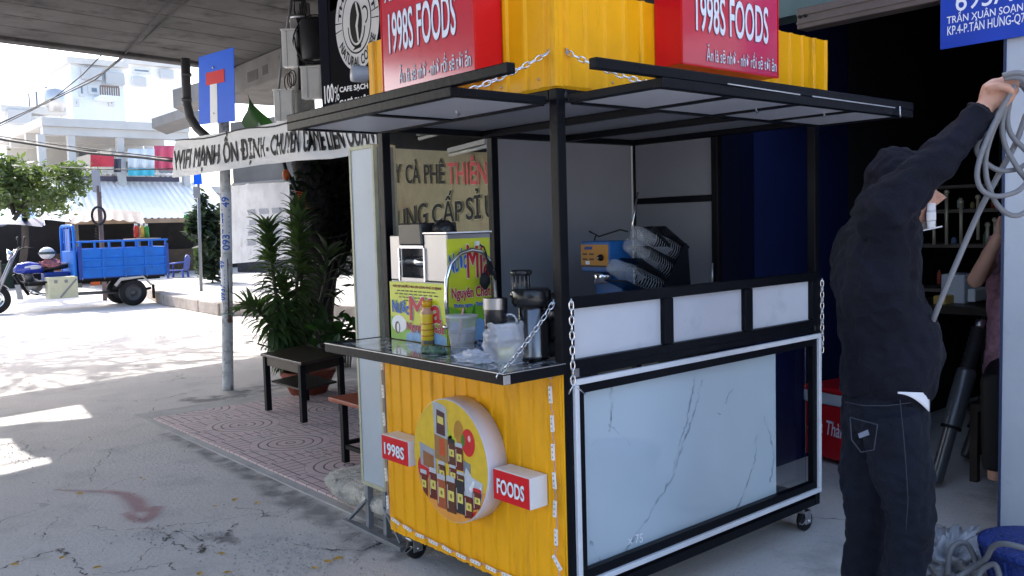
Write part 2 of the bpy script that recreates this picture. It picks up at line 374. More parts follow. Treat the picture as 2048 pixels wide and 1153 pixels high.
# ------------------------------------------------------------------ raised pavement behind
kf = [V((4.75,18.9,0)), V((4.25,16.3,0)), V((4.1,13.1,0)), V((4.75,12.1,0)), V((5.3,10.3,0)), V((6.2,8.6,0))]
pv = MB(); top = [p+V((0,0,.22)) for p in kf]
far = [V((30,8.6,.22)), V((30,40,.22)), V((7,40,.22))]
pv.poly(top+far)
PAVM = M('old_pavement', (.45,.43,.40), .9, var=.3, vs_=1.2, bump=.4, bs=25)
pvo = pv.build('far_pavement', PAVM); pvo['kind'] = 'structure'
KERB = M('kerb_stone', (.36,.31,.27), .9, var=.35, vs_=3, bump=.5, bs=30)
for a, b in zip(kf, kf[1:]):
    L_ = (b-a).length; n_ = max(1, round(L_/1.0)); nn = V(((b-a).y, -(b-a).x, 0)).normalized()
    for k in range(n_):
        p, q = a.lerp(b, k/n_), a.lerp(b, (k+1)/n_); gap = (q-p).normalized()*.012; off = random.uniform(-.012,.012)
        mb = MB(); d = -V((nn.x, nn.y, 0)) if nn.x > 0 else nn
        o_ = d*(.05+off); p, q = p+gap, q-gap
        mb.prism([p+o_, q+o_, q-d*.15, p-d*.15], (0,0,.228+off*.5)); mb.build('kerb_stone', KERB, pvo, bevel=.02)

# ------------------------------------------------------------------ tiled forecourt
def tile_mat():
    m = M('patterned_tile', (.66,.51,.505), .8, var=.18, vs_=5, dirt=((.42,.40,.39), 3, .52, .8)); t = m.node_tree; n = t.nodes; L = t.links
    b = n['Principled BSDF']; tc = n.new('ShaderNodeTexCoord')
    sp = n.new('ShaderNodeSeparateXYZ'); L.new(tc.outputs['Object'], sp.inputs[0])
    def ma(op, a, b_=None, c=None):
        k = n.new('ShaderNodeMath'); k.operation = op
        for i, q in enumerate((a, b_, c)):
            if q is None: continue
            if isinstance(q, (int, float)): k.inputs[i].default_value = q
            else: L.new(q, k.inputs[i])
        return k.outputs[0]
    def line(v, per, w): # 1 on grooves
        f = ma('FRACT', ma('DIVIDE', v, per)); return ma('LESS_THAN', ma('ABSOLUTE', ma('SUBTRACT', f, .5)), w/per/2)
    # rings round one corner of the tile, straight bars in the rest
    x, y = ma('ADD', sp.outputs[0], .2), ma('ADD', sp.outputs[1], .2)
    rad = ma('SQRT', ma('ADD', ma('MULTIPLY', x, x), ma('MULTIPLY', y, y)))
    ring = ma('MULTIPLY', line(rad, .062, .011), ma('LESS_THAN', rad, .275))
    bars = ma('MULTIPLY', ma('MAXIMUM', line(x, .066, .008), line(y, .133, .008)), ma('GREATER_THAN', rad, .27))
    gv = ma('MAXIMUM', ring, bars)
    src = b.inputs['Base Color'].links[0].from_socket
    mx = n.new('ShaderNodeMix'); mx.data_type = 'RGBA'; L.new(gv, mx.inputs[0]); L.new(src, mx.inputs[6]); mx.inputs[7].default_value = (.14,.115,.12,1)
    L.new(mx.outputs[2], b.inputs['Base Color'])
    bp = n.new('ShaderNodeBump'); bp.inputs['Strength'].default_value = .6; bp.inputs['Distance'].default_value = .004; bp.invert = True
    L.new(gv, bp.inputs['Height']); L.new(bp.outputs[0], b.inputs['Normal'])
    return m
TILE = tile_mat()
fc = MB(); fc.box(.17, 2.4, 1.25, 5.34, 0, .010)
forecourt = fc.build('forecourt', M('cement_bed', (.46,.445,.43), .9, var=.25, vs_=4, bump=.3, bs=30), bevel=.008); forecourt['kind'] = 'structure'
tb = MB(); tb.box(-.1985,.1985,-.1985,.1985,-.012,.012); tme = tb.mesh('floor_tile', TILE)
for i in range(5):
    for j in range(9):
        x, y = .43+i*.4, 1.62+j*.4
        if y > 5.25 or (i == 0 and j == 0): continue
        rot = {(0,0):0, (1,0):1, (1,1):2, (0,1):3}[(i%2, j%2)]
        o = inst(tme, 'floor_tile', forecourt, Matrix.Translation((x, y, .008+random.uniform(0,.0025))) @ Matrix.Rotation(R(90)*rot+R(180), 4, 'Z') @ Matrix.Rotation(R(random.uniform(-.25,.25)), 4, 'X'))
# broken concrete slab by the sign stand
rk = MB()
def rockf(u, v):
    a = u*2*math.pi; ph = (v-.5)*math.pi; x = math.cos(a)*math.cos(ph); y = math.sin(a)*math.cos(ph); z = math.sin(ph)
    sgn = lambda q, e: math.copysign(abs(q)**e, q)
    p = V((sgn(x,.55)*.22, sgn(y,.5)*.62, sgn(z,.4)*.085))
    k = 1 if z < .55 else .2
    d = mnoise.noise(p*6)*.06*k+mnoise.noise(p*17)*.035*k+mnoise.noise(p*45)*.016*k
    p += V((x,y,z*.4))*d
    if p.z < 0: p.x *= 1+p.z*3.2; p.y *= 1+p.z*2.5
    return p+V((.36, 1.52, .105))
rk.grid(rockf, 80, 50)
one(rk, 'concrete_slab', M('broken_concrete', (.52,.49,.44), .95, var=.4, vs_=9, bump=.9, bs=45, dirt=((.06,.055,.05), 22, .53, .9)), (.36,1.52,0), 'broken slab of rough concrete lying under the tall narrow sign stand', 'slab')

# ================================================================== OVERPASS
DZ = 4.2
e0, e1 = onz(0,78,DZ), onz(365,125,DZ); ed = (e1-e0).normalized(); en = V((-ed.y, ed.x, 0))
def E(along, off, z=DZ): p = e0+ed*along+en*off; return V((p.x, p.y, z))
over = thing('overpass', 'grey concrete road overpass with stained underside above the street at upper left', 'overpass', (8,9,0))
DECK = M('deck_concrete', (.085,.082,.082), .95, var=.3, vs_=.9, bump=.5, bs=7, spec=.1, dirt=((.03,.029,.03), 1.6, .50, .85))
from mathutils.geometry import tessellate_polygon
A0 = -26
cot = 1/math.tan(R(SUN_EL)); shv = V((math.cos(R(SUN_AZ)), math.sin(R(SUN_AZ)), 0))*DZ*cot
def sun_gap(px):  # deck opening out of view, added so sunlight lands on the given ground patch
    P = [onz(x, y)+shv for x, y in px]
    return [V((p.x, p.y, DZ))-en*max(0, (p-e0).dot(en)+.4) for p in P]
outer = [E(A0,-.2), E(28,-.2), E(28,-10.6), E(A0,-10.6)]
sun_gaps = [sun_gap(((-130,800),(-60,797),(40,785),(110,789),(155,803),(183,836),(120,842),(60,846),(0,853),(-130,862))), sun_gap(((-130,880),(-40,868),(14,864),(24,885),(42,903),(84,899),(101,926),(60,936),(20,946),(-60,962),(-130,975)))]
dk = MB(); tri = tessellate_polygon([outer]+sun_gaps); flatp = [p for l in [outer]+sun_gaps for p in l]
lo = [dk.P(p) for p in flatp]; hi = [dk.P(p+V((0,0,.3))) for p in flatp]
for t in tri: dk.F((lo[t[0]], lo[t[1]], lo[t[2]])); dk.F((hi[t[2]], hi[t[1]], hi[t[0]]))
k0 = 0
for l in [outer]+sun_gaps:
    for i in range(len(l)): j = (i+1) % len(l); dk.F((lo[k0+i], lo[k0+j], hi[k0+j], hi[k0+i]))
    k0 += len(l)
dk.build('deck', DECK, over)
eb = MB(); eb.prism([E(A0,.002,DZ-.06), E(A0,-.22,DZ-.06), E(28,-.22,DZ-.06), E(28,.002,DZ-.06)], (0,0,.9)); eb.build('edge_beam', DECK, over, bevel=.02)
# board marks of the shuttering under the deck
for k in range(1, 8):
    bm_ = MB(); bm_.prism([E(A0+.1,-.22-k*.62,DZ-.004), E(A0+.1,-.235-k*.62,DZ-.004), E(27,-.235-k*.62,DZ-.004), E(27,-.22-k*.62,DZ-.004)], (0,0,.02)); bm_.build('shutter_seam', DECK, over)
# crosshead and pier wall
pa, pb = onz(468,133,DZ-.002), onz(570,90,DZ-.002); pd = (pb-pa).normalized(); pn = V((pd.y, -pd.x, 0))
if pn.dot(CAM_POS-pa) < 0: pn = -pn
zb_ = onp(468,190, pa, pn).z
def Q(a, z, back=0.0): p = pa+pd*a-pn*back; return V((p.x, p.y, z))
cb = MB(); cb.hexa(Q(-1.05,zb_), Q(9,zb_), Q(9,DZ-.003), Q(-1.05,DZ-.003), -pn*1.1); cb.build('crosshead', M('stained_crosshead', (.13,.125,.12), .95, var=.3, vs_=1.2, dirt=((.05,.048,.046), 1.8, .52, .8)), over, bevel=.03)
pw = MB(); pw.hexa(Q(5.2,0,.25), Q(9,0,.25), Q(9,zb_+.01,.25), Q(5.2,zb_+.01,.25), -pn*.7); pw.build('pier_wall', CONC, over)
for (x, y, w_, h_) in ((505,152,.42,.16),(530,140,.2,.14)):
    c = onp(x, y, pa+pn*.004, pn); st = MB(); st.hexa(c-pd*w_/2-V((0,0,h_/2)), c+pd*w_/2-V((0,0,h_/2)), c+pd*w_/2+V((0,0,h_/2)), c-pd*w_/2+V((0,0,h_/2)), -pn*.02); st.build('bearing_recess', M('recess_dark', (.07,.068,.066), .95, var=.4), over)  # flat plates coloured dark to read as recesses in the crosshead
blk = MB(); c0 = dep(345,180,17); c1 = dep(405,163,16.6); up_ = V((0,0,-.34)); blk.hexa(c0+up_, c1+up_, c1, c0, CF*.6); blk.build('far_crosshead', CONC, over)
blk = MB(); c0 = dep(303,238,21); c1 = dep(380,212,20); up_ = V((0,0,-.22)); blk.hexa(c0+up_, c1+up_, c1, c0, CF*.9); blk.build('parapet_slab', CONC, over)
PIPE = M('dark_pipe', (.05,.05,.055), .55, var=.2)
dp = MB(); dpt = [dep(371,118,12.2), dep(372,160,12.2), dep(374,210,12.2), dep(380,235,12.2), dep(395,258,12.2), dep(420,280,12.1), dep(470,300,12)]
dp.tube(dpt, .062, 10); dp.build('drain_pipe', PIPE, over)
for y in (150, 200):
    p = dep(373,y,12.2); c = MB(); c.tube([p-V((0,0,.02)), p+V((0,0,.02))], .072, 10); c.build('pipe_clip', PIPE, over)

# dark under-bridge wall with grille, across the road
wl = thing('yard_wall', 'dark concrete yard wall under the overpass behind the plants', 'wall', onz(560,572))
wa, wb = V((9.2,24.2,.22)), V((11.5,15.2,.22)); wd = (wb-wa).normalized(); wn = V((wd.y,-wd.x,0)); wn = wn if wn.dot(CAM_POS-wa) > 0 else -wn
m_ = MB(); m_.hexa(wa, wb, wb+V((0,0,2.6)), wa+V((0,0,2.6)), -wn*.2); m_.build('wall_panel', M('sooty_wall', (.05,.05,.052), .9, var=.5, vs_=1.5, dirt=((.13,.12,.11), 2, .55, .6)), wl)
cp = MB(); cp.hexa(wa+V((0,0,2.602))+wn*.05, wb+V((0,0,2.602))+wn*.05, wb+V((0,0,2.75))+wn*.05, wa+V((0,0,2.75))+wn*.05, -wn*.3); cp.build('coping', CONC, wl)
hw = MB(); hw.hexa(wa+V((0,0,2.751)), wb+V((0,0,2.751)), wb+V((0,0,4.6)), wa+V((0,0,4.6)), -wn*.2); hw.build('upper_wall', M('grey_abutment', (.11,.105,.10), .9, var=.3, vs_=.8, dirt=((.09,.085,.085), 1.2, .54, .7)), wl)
gl_ = thing('window_grille', 'rusty steel bar grille in the dark wall behind the tree', 'grille', onp(680,585,wa,wn))
ga, gb_, gc, gd = [onp(x, y, wa+wn*.06, wn) for x, y in ((655,582),(716,582),(716,468),(655,468))]
IRON = M('rusty_iron', (.16,.13,.11), .7, var=.4, vs_=30)
for k in range(16):
    t_ = (k+.5)/16; m_ = MB(); m_.bar(ga.lerp(gd,t_), gb_.lerp(gc,t_), .022, .022); m_.build('grille_bar', IRON, gl_)
for k in range(6):
    t_ = k/5; m_ = MB(); m_.bar(ga.lerp(gb_,t_)+wn*.03, gd.lerp(gc,t_)+wn*.03, .028, .028); m_.build('grille_upright', IRON, gl_)

# ================================================================== COFFEE SHOP (left unit of the facade) and WORKSHOP (right unit)
FX = 2.3
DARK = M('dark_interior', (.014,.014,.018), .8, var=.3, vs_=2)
shop = thing('coffee_shop', 'dark open-fronted shop unit behind the cart', 'shop', (FX,3.1,0))
def part(name, mat, par, *b, bevel=0):
    m = MB(); m.box(*b); return m.build(name, mat, par, bevel=bevel)
SIDE = M('side_render', (.20,.19,.185), .9, var=.3, vs_=1.5, bump=.3, bs=18)
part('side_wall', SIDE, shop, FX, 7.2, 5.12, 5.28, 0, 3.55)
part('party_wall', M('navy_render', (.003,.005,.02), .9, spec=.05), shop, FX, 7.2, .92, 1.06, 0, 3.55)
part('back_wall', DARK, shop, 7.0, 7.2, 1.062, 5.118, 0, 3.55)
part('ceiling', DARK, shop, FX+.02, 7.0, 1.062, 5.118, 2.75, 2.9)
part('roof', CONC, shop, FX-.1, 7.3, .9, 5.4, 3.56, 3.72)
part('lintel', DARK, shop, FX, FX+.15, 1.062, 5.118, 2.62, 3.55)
for (p, q, dd) in (((838,268),(972,232),6.3),((900,302),(975,283),7.0)):
    a, b = dep(p[0],p[1],dd), dep(q[0],q[1],dd*.93); fx = MB(); fx.bar(a, b, .05, .035); f_ = fx.build('tube_fitting', M('lamp_housing', (.30,.30,.27), .5), shop)
    tb_ = MB(); tb_.tube([a+V((0,0,-.035)), b+V((0,0,-.035))], .014, 8); tb_.build('fluorescent_tube', M('unlit_tube', (.6,.6,.52), .3), f_)

ws = thing('repair_workshop', 'dark workshop bay with blue side wall and open front at right', 'workshop', (2.1,-.6,0))
BLUEW = M('blue_wall_paint', (.003,.010,.065), .6, var=.25, vs_=2)
part('side_wall', BLUEW, ws, 2.24, 3.3, .75, .905, 0, 3.4); part('side_wall', DARK, ws, 3.302, 6.8, .75, .905, 0, 3.4)  # deeper length of the same blue wall coloured dark, its shade painted in
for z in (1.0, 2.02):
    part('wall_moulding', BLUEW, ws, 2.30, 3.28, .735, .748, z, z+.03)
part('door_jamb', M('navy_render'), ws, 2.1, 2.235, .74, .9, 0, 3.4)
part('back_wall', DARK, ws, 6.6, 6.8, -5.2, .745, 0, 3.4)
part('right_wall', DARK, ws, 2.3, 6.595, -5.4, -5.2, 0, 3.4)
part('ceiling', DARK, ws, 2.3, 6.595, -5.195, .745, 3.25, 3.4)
part('fascia', M('green_grey_paint', (.10,.16,.16), .6, var=.2), ws, 2.12, 2.29, -5.2, .615, 2.55, 3.5)
part('front_wall', M('white_render', (.62,.63,.66), .8, var=.12, vs_=2, dirt=((.35,.35,.36), 3, .6, .5)), ws, 2.06, 2.25, -5.2, -.95, 0, 2.545)
pillar = part('pillar', M('grey_white_steel', (.50,.53,.58), .5, var=.1, vs_=3, dirt=((.28,.29,.31), 6, .6, .6)), ws, 1.98, 2.2, -.93, -.677, 0, 3.3, bevel=.008)
part('pillar_edge', M('dark_edge', (.03,.045,.10), .5), ws, 1.974, 1.99, -.684, -.674, 0, 3.2)
# roller-shutter foot rail above the opening
p0, p1 = onx(1601,42,2.0), onx(1900,-2,2.0)
rl = MB(); rl.box(1.965,2.06,-.675,p0.y,p0.z-.05,p0.z+.055); ro_ = rl.build('shutter_rail', M('brown_grey_metal', (.15,.125,.12), .45, .4, var=.2), ws, bevel=.006)
for z in (-.02,.02): part('rail_rib', M('brown_grey_metal'), ws, 1.957,1.966,-.674,p0.y-.001,p0.z+z-.004,p0.z+z+.004)
for dy in (.01,.04):
    b_ = MB(); b_.tube([(1.955,p0.y-dy-.01,p0.z+.01),(1.966,p0.y-dy-.01,p0.z+.01)], .008, 8); b_.build('rail_bolt', BLACKM, ws)
# blue address plate
sg = thing('address_sign', 'blue address plate with white handwriting at upper right', 'sign', (1.97,-.55,2.22))
sa, sb = onx(1880,100,1.962), onx(2030,76,1.962)
m_ = MB(); m_.box(1.962,1.97,sb.y-.16,sa.y,sa.z,sa.z+.42); m_.build('plate', M('blue_plate', (.01,.055,.42), .35, var=.15, vs_=4), sg, bevel=.002)
def plate_text(s, px0, px1, pyb, pyt, bold=.006):
    a = onx(px0[0], px0[1], 1.962); b = onx(px1[0], px1[1], 1.962); h = pyt
    put_text(s, lambda u, v, hh: V((1.9605-hh, a.y+(b.y-a.y)*u, a.z+(b.z-a.z)*u+h*v)), LETW, sg, bold)
plate_text('695A', (1912,24), (2025,2), 0, .085, .008)
plate_text('TRẦN XUÂN SOẠN', (1894,53), (2046,26), 0, .058)
plate_text('KP.4-P.TÂN HƯNG-Q7', (1895,75), (2050,48), 0, .056)

# unseen rest of the street: shop row and houses opposite, added to hold back skylight
def unseen_row_house(label, x0, x1, y0, y1, z, face, mat):
    t = thing('unseen_row_house', label, 'building', ((x0+x1)/2,(y0+y1)/2,0)); part('wall', mat, t, x0, x1, y0, y1, 0, z); part('roof', CONC, t, x0-.15, x1+.15, y0-.15, y1+.15, z, z+.2)
    n_ = int((y1-y0)/3)
    for k in range(n_):
        yy = y0+(k+.5)*(y1-y0)/n_; part('shop_front', M('shutter_grey', (.22,.23,.25), .5, var=.1), t, face-.03, face+.03, yy-1.1, yy+1.1, 0, 2.6)
        for zz in (3.6,): w = part('window', M('frame_white', (.6,.6,.6), .6), t, face-.05, face+.05, yy-.6, yy+.6, zz, zz+1.3); part('pane', M('far_glass', (.16,.2,.24), .2), w, face-.06, face+.06, yy-.52, yy+.52, zz+.08, zz+1.22)
unseen_row_house('ochre shop house row added right of the view to hold back skylight', 2.3, 9, -24, -5.45, 7.5, 2.3, M('ochre_render', (.34,.27,.18), .9, var=.15, vs_=.6))
unseen_row_house('grey blue shop house row added behind the viewpoint to hold back skylight', -19, -12, -26, -7, 6.0, -12, M('grey_blue_render', (.22,.25,.28), .9, var=.15, vs_=.6))
# ================================================================== FOOD CART
CW, CL = 1.145, 1.67          # width along Y (yellow end), length along X (glass side)
ZB, ZT = .13, 1.955           # underside, top of posts
cart = thing('food_cart', 'yellow and black street food cart with awnings and marble glass front', 'food cart', (CL/2, CW/2, 0))
def cp_(name, mat, *b, bevel=.003, par=None): 
    m = MB(); m.box(*b); return m.build(name, mat, par or cart, bevel=bevel)
T = .04
def post(x, y, z0, z1): cp_('post', BLACK, x, x+T, y, y+T, z0, z1)
post(.002,.002,ZB,ZT); post(CL-T,.002,ZB,ZT); post(.002,CW-T,ZB,ZT); post(CL-T,CW-T,ZB,ZT)
post(.655-T, CW-T, 1.0, ZT-.042); post(CL-T, .545, 1.0, ZT-.042)
def rail(name, a, b, w=T, h=T, mat=BLACK, par=None):
    m = MB(); m.bar(a, b, w, h); return m.build(name, mat, par or cart, bevel=.003)
h = T/2
for z in (ZB+h, .975, ZT-h-.001):
    rail('frame_rail', (T+.003,.022,z), (CL-T-.001,.022,z)); rail('frame_rail', (T+.003,CW-h,z), (CL-T-.001,CW-h,z))
    rail('frame_rail', (.022,T+.003,z), (.022,CW-T-.001,z)); rail('frame_rail', (CL-h,T+.003,z), (CL-h,CW-T-.001,z))
# --- corrugated yellow sheets
def rib(u, pitch, d, duty=.32):
    f = (u/pitch) % 1.0
    for a, b in ((0,0),): pass
    r0 = duty*.5
    x = abs(f-.5)
    return d if x < r0*.45 else (d*(1-(x-r0*.45)/(r0*.55)) if x < r0 else 0)
def corr(name, o, right, up, w, hgt, pitch, d, mat, nrm, wav=.0, notch=0.0, par=None):
    o, right, up, nrm = V(o), V(right), V(up), V(nrm); us = set()
    n = int(w/pitch)+1
    for k in range(n):
        c = (k+.5)*pitch; r0 = .16*pitch
        for q in (-r0, -r0*.45, r0*.45, r0): 
            if 0 < c+q < w: us.add(c+q)
        for q in (-.36, .36):
            if 0 < c+q*pitch < w: us.add(c+q*pitch)
    us = sorted(us | {0, w}); nv = 10
    m = MB()
    def pt(u, v):
        z = v*hgt
        if v == 0 and notch: z += notch*random.random()
        return o+right*u+up*z+nrm*(rib(u, pitch, d)+wav*mnoise.noise(V((u*3, v*2, 3.1))))
    g = [[m.P(pt(u, j/nv)) for j in range(nv+1)] for u in us]
    for i in range(len(us)-1):
        for j in range(nv): m.F((g[i][j], g[i+1][j], g[i+1][j+1], g[i][j+1]))
    return m.build(name, mat, par or cart, solid=.0012)
corr('end_panel', (-.004,CW,ZB+.004), (0,-1,0), (0,0,1), CW-.002, .87, .0785, .005, YEL, (-1,0,0), .006, .006)
# folded corner strip of the end sheet
cp_('corner_fold', YEL, -.0055,.001,-.0015,.012,ZB+.01,1.0, bevel=.001)
RZ0, RZ1 = 1.962, 2.300
corr('roof_panel', (-.006,CW+.035,RZ0), (0,-1,0), (0,0,1), CW+.037, RZ1-RZ0, .098, .008, YEL, (-1,0,0), .004)
corr('roof_panel', (-.002,-.006,RZ0), (1,0,0), (0,0,1), CL+.045, RZ1-RZ0, .098, .008, YEL, (0,-1,0), .004)
corr('roof_panel', (CL+.04,CW+.033,RZ0), (-1,0,0), (0,0,1), CL+.04, RZ1-RZ0, .098, .008, YEL, (0,1,0), .004)
corr('roof_panel', (CL+.043,-.004,RZ0), (0,1,0), (0,0,1), CW+.035, RZ1-RZ0, .098, .008, YEL, (1,0,0), .004)
cp_('corner_trim', YEL, -.02,-.004,-.0205,.012,RZ0-.006,RZ1+.003, bevel=.002); cp_('corner_trim', YEL, -.0035,.014,-.0205,-.0075,RZ0-.006,RZ1+.003, bevel=.002)
for a, b in (((-.002,0,RZ1),(-.002,CW+.03,RZ1)),((0,-.002,RZ1),(CL+.04,-.002,RZ1))): rail('roof_frame', V(a)+V((.02,.02,-.03)), V(b)+V((.02,.02,-.03)), .025, .025, ZINC)
# ceiling board
for k in range(3): cp_('ceiling_panel', SHADEB, .045+k*.53, .57+k*.53-.004, .045, CW-.045, ZT-.014, ZT-.004, bevel=.001)
for k in (1,2): rail('ceiling_batten', (.04+k*.53,.045,ZT-.03), (.04+k*.53,CW-.045,ZT-.03), .03, .03)
# inner counter and bottom shelf
cp_('inner_counter', M('counter_sheet', (.40,.40,.42), .35, var=.1), .045, CL-.045, .045, CW-.045, .996, 1.006)
cp_('bottom_shelf', SHADEB, .045, CL-.045, .06, CW-.045, ZB+.045, ZB+.055)
# back boards
cp_('back_board', SHADEB, .66, CL-T-.004, CW-.03, CW-.02, 1.03, ZT-.045, bevel=.001); cp_('board_edge', WHITE, CL-T-.012, CL-T-.004, CW-.036, CW-.031, 1.03, ZT-.047, bevel=0)
cp_('far_board', SHADEB, CL-.03, CL-.02, .588, CW-T-.004, 1.62, ZT-.045, bevel=.001); cp_('far_board', SHADEB, CL-.03, CL-.02, .588, CW-T-.004, 1.03, 1.585, bevel=.001)
rail('board_rail', (CL-h,.587,1.602), (CL-h,CW-T-.001,1.602), T, .032)
cp_('lower_back', SHADEB, .045, CL*.8, CW-.02, CW-.012, .2, .955, bevel=.001)
latch = MB(); latch.tube([(CL-.055,.572,1.12),(CL-.055,.572,1.27)], .006, 8); latch.build('door_bolt', ZINC, cart)
# --- glass side: upper rail with three white panels
RT = 1.236
rail('rail_top', (.044,.018,RT-h), (CL-.002,.018,RT-h), .036, .04); rail('rail_bottom', (.044,.018,.998), (CL-.002,.018,.998), .036, .034)
for x in (.052, .575, 1.105, 1.63): rail('rail_stile', (x,.018,1.017), (x,.018,RT-T-.001), .036, .018 if x < .1 else .055, BLACK)
for k, (a, b) in enumerate(((.066,.545),(.605,1.075),(1.135,1.60))):
    cp_('rail_panel', M('white_sheet', (.62,.64,.71), .35, var=.07, vs_=3, dirt=((.32,.34,.40), 4, .58, .6)), a-.02, b+.02, .022, .028, 1.014, RT-T-.002, bevel=.001)
# --- glass side: lower display
def fr(name, mat, x0, x1, z0, z1, w, y0, y1):
    cp_(name, mat, x0, x1, y0, y1, z0, z0+w); cp_(name, mat, x0, x1, y0, y1, z1-w, z1)
    cp_(name, mat, x0, x0+w, y0, y1, z0+w+.0005, z1-w-.0005); cp_(name, mat, x1-w, x1, y0, y1, z0+w+.0005, z1-w-.0005)
ALU = M('white_frame', (.75,.76,.80), .35, var=.08, vs_=8)
fr('display_frame', ALU, .046, 1.664, .192, .948, .021, -.012, .004)
fr('inner_frame', BLACK, .0675, 1.643, .2135, .9265, .034, .0, .030)
def marble_mat():
    m = bpy.data.materials.new('veined_glass'); m.use_nodes = True; t = m.node_tree; n = t.nodes; L = t.links; b = n['Principled BSDF']
    b.inputs['Roughness'].default_value = .06; b.inputs['Specular IOR Level'].default_value = .6; b.inputs['Coat Weight'].default_value = .6; b.inputs['Coat Roughness'].default_value = .03
    tc = n.new('ShaderNodeTexCoord'); nz = n.new('ShaderNodeTexNoise'); nz.inputs['Scale'].default_value = 1.6; nz.inputs['Detail'].default_value = 6; L.new(tc.outputs['Object'], nz.inputs['Vector'])
    mx = n.new('ShaderNodeMix'); mx.data_type = 'RGBA'; mx.inputs[6].default_value = (.47,.57,.65,1); mx.inputs[7].default_value = (.56,.66,.73,1); L.new(nz.outputs[0], mx.inputs[0]); L.new(mx.outputs[2], b.inputs['Base Color'])
    n2 = n.new('ShaderNodeTexNoise'); n2.inputs['Scale'].default_value = 7; n2.inputs['Detail'].default_value = 8; L.new(tc.outputs['Object'], n2.inputs['Vector'])
    r2 = n.new('ShaderNodeMapRange'); r2.inputs[1].default_value = .4; r2.inputs[2].default_value = .75; r2.inputs[3].default_value = .04; r2.inputs[4].default_value = .3; L.new(n2.outputs[0], r2.inputs[0]); L.new(r2.outputs[0], b.inputs['Roughness'])
    return m
MARB = marble_mat()
pane = cp_('marble_pane', MARB, .105, 1.352, .034, .040, .205, .889, bevel=.001)
VEIN = soft_mat('grey_vein', (.13,.17,.24), .15, .55, 14)
def vein(pts, w):
    P = []
    for (x0,y0),(x1,y1) in zip(pts, pts[1:]):
        for k in range(6): P.append((x0+(x1-x0)*k/6+random.uniform(-2,2), y0+(y1-y0)*k/6+random.uniform(-2,2)))
    P.append(pts[-1]); m = MB(); soft = []; prev = None
    P3 = [ony(x, y, .0335) for x, y in P]
    for i, p in enumerate(P3):
        d = (P3[min(i+1,len(P3)-1)]-P3[max(0,i-1)]).normalized(); nr = V((-d.z,0,d.x)); row = []
        ww = w*random.uniform(.5,1.4)
        for q, a in ((-1,0),(-.5,.5),(.55,1),(1,0)): row.append(m.P(p+nr*q*ww)); soft.append(a)
        if prev:
            for a in range(3): m.F((prev[a], prev[a+1], row[a+1], row[a]))
        prev = row
    o = m.build('vein', VEIN, pane); o.data.attributes.new('soft','FLOAT','POINT').data.foreach_set('value', soft)
random.seed(3)
for pts, w in ((((1405,760),(1395,800),(1380,850),(1368,880),(1352,930),(1345,955),(1310,1010),(1290,1045),(1265,1080),(1240,1115)),.008), (((1390,755),(1382,800),(1372,845),(1362,880),(1350,920),(1345,950)),.006), (((1225,745),(1222,800),(1222,845),(1217,862)),.008), (((1222,855),(1245,872),(1262,892)),.003),
               (((1182,890),(1200,878)),.003), (((1180,1085),(1195,1110),(1200,1120),(1192,1150)),.008), (((1525,835),(1512,880),(1510,920),(1495,965),(1480,1005),(1465,1035)),.006), (((1528,835),(1540,870),(1548,915),(1540,965)),.006), (((1465,778),(1450,808)),.003), (((1262,1080),(1250,1110),(1215,1122)),.004), (((1435,828),(1442,830)),.003)): vein(pts, w)
fig = ony(1256,1090,.0334); put_text('x 75', lambda u, v, hh: fig+V((u*.085,-hh-.0003,v*.035-u*.012)), LETW, pane, .02, name='chalk_mark')
gp_ = cp_('clear_pane', GLASS, 1.30, 1.62, .046, .050, .215, .915, bevel=0)
# casters
def caster(x, y):
    c = MB(); c.box(x-.035,x+.035,y-.03,y+.03,ZB-.012,ZB-.001); c.tube([(x,y,ZB-.012),(x,y,ZB-.03)], .016, 12)
    c.box(x-.008,x+.042,y-.024,y-.019,.036,ZB-.03); c.box(x-.008,x+.042,y+.019,y+.024,.036,ZB-.03); c.box(x-.02,x+.042,y-.0235,y+.0235,ZB-.04,ZB-.03)
    k = c.build('caster', ZINC, cart, bevel=.002)
    w = MB(); w.lathe((x+.02,y-.016,.05), ((.012,0),(.044,0),(.05,.006),(.05,.026),(.044,.032),(.012,.032)), 20, (0,1,0)); w.build('wheel', RUBBER, k)
    a = MB(); a.tube([(x+.02,y-.03,.05),(x+.02,y+.03,.05)], .009, 8); a.bar((x-.02,y-.03,.07),(x-.06,y-.03,.055),.02,.006); a.build('axle', CHROME, k)
for x, y in ((.06,.06),(CL-.07,.055),(.06,CW-.07),(CL-.07,CW-.07)): caster(x, y)

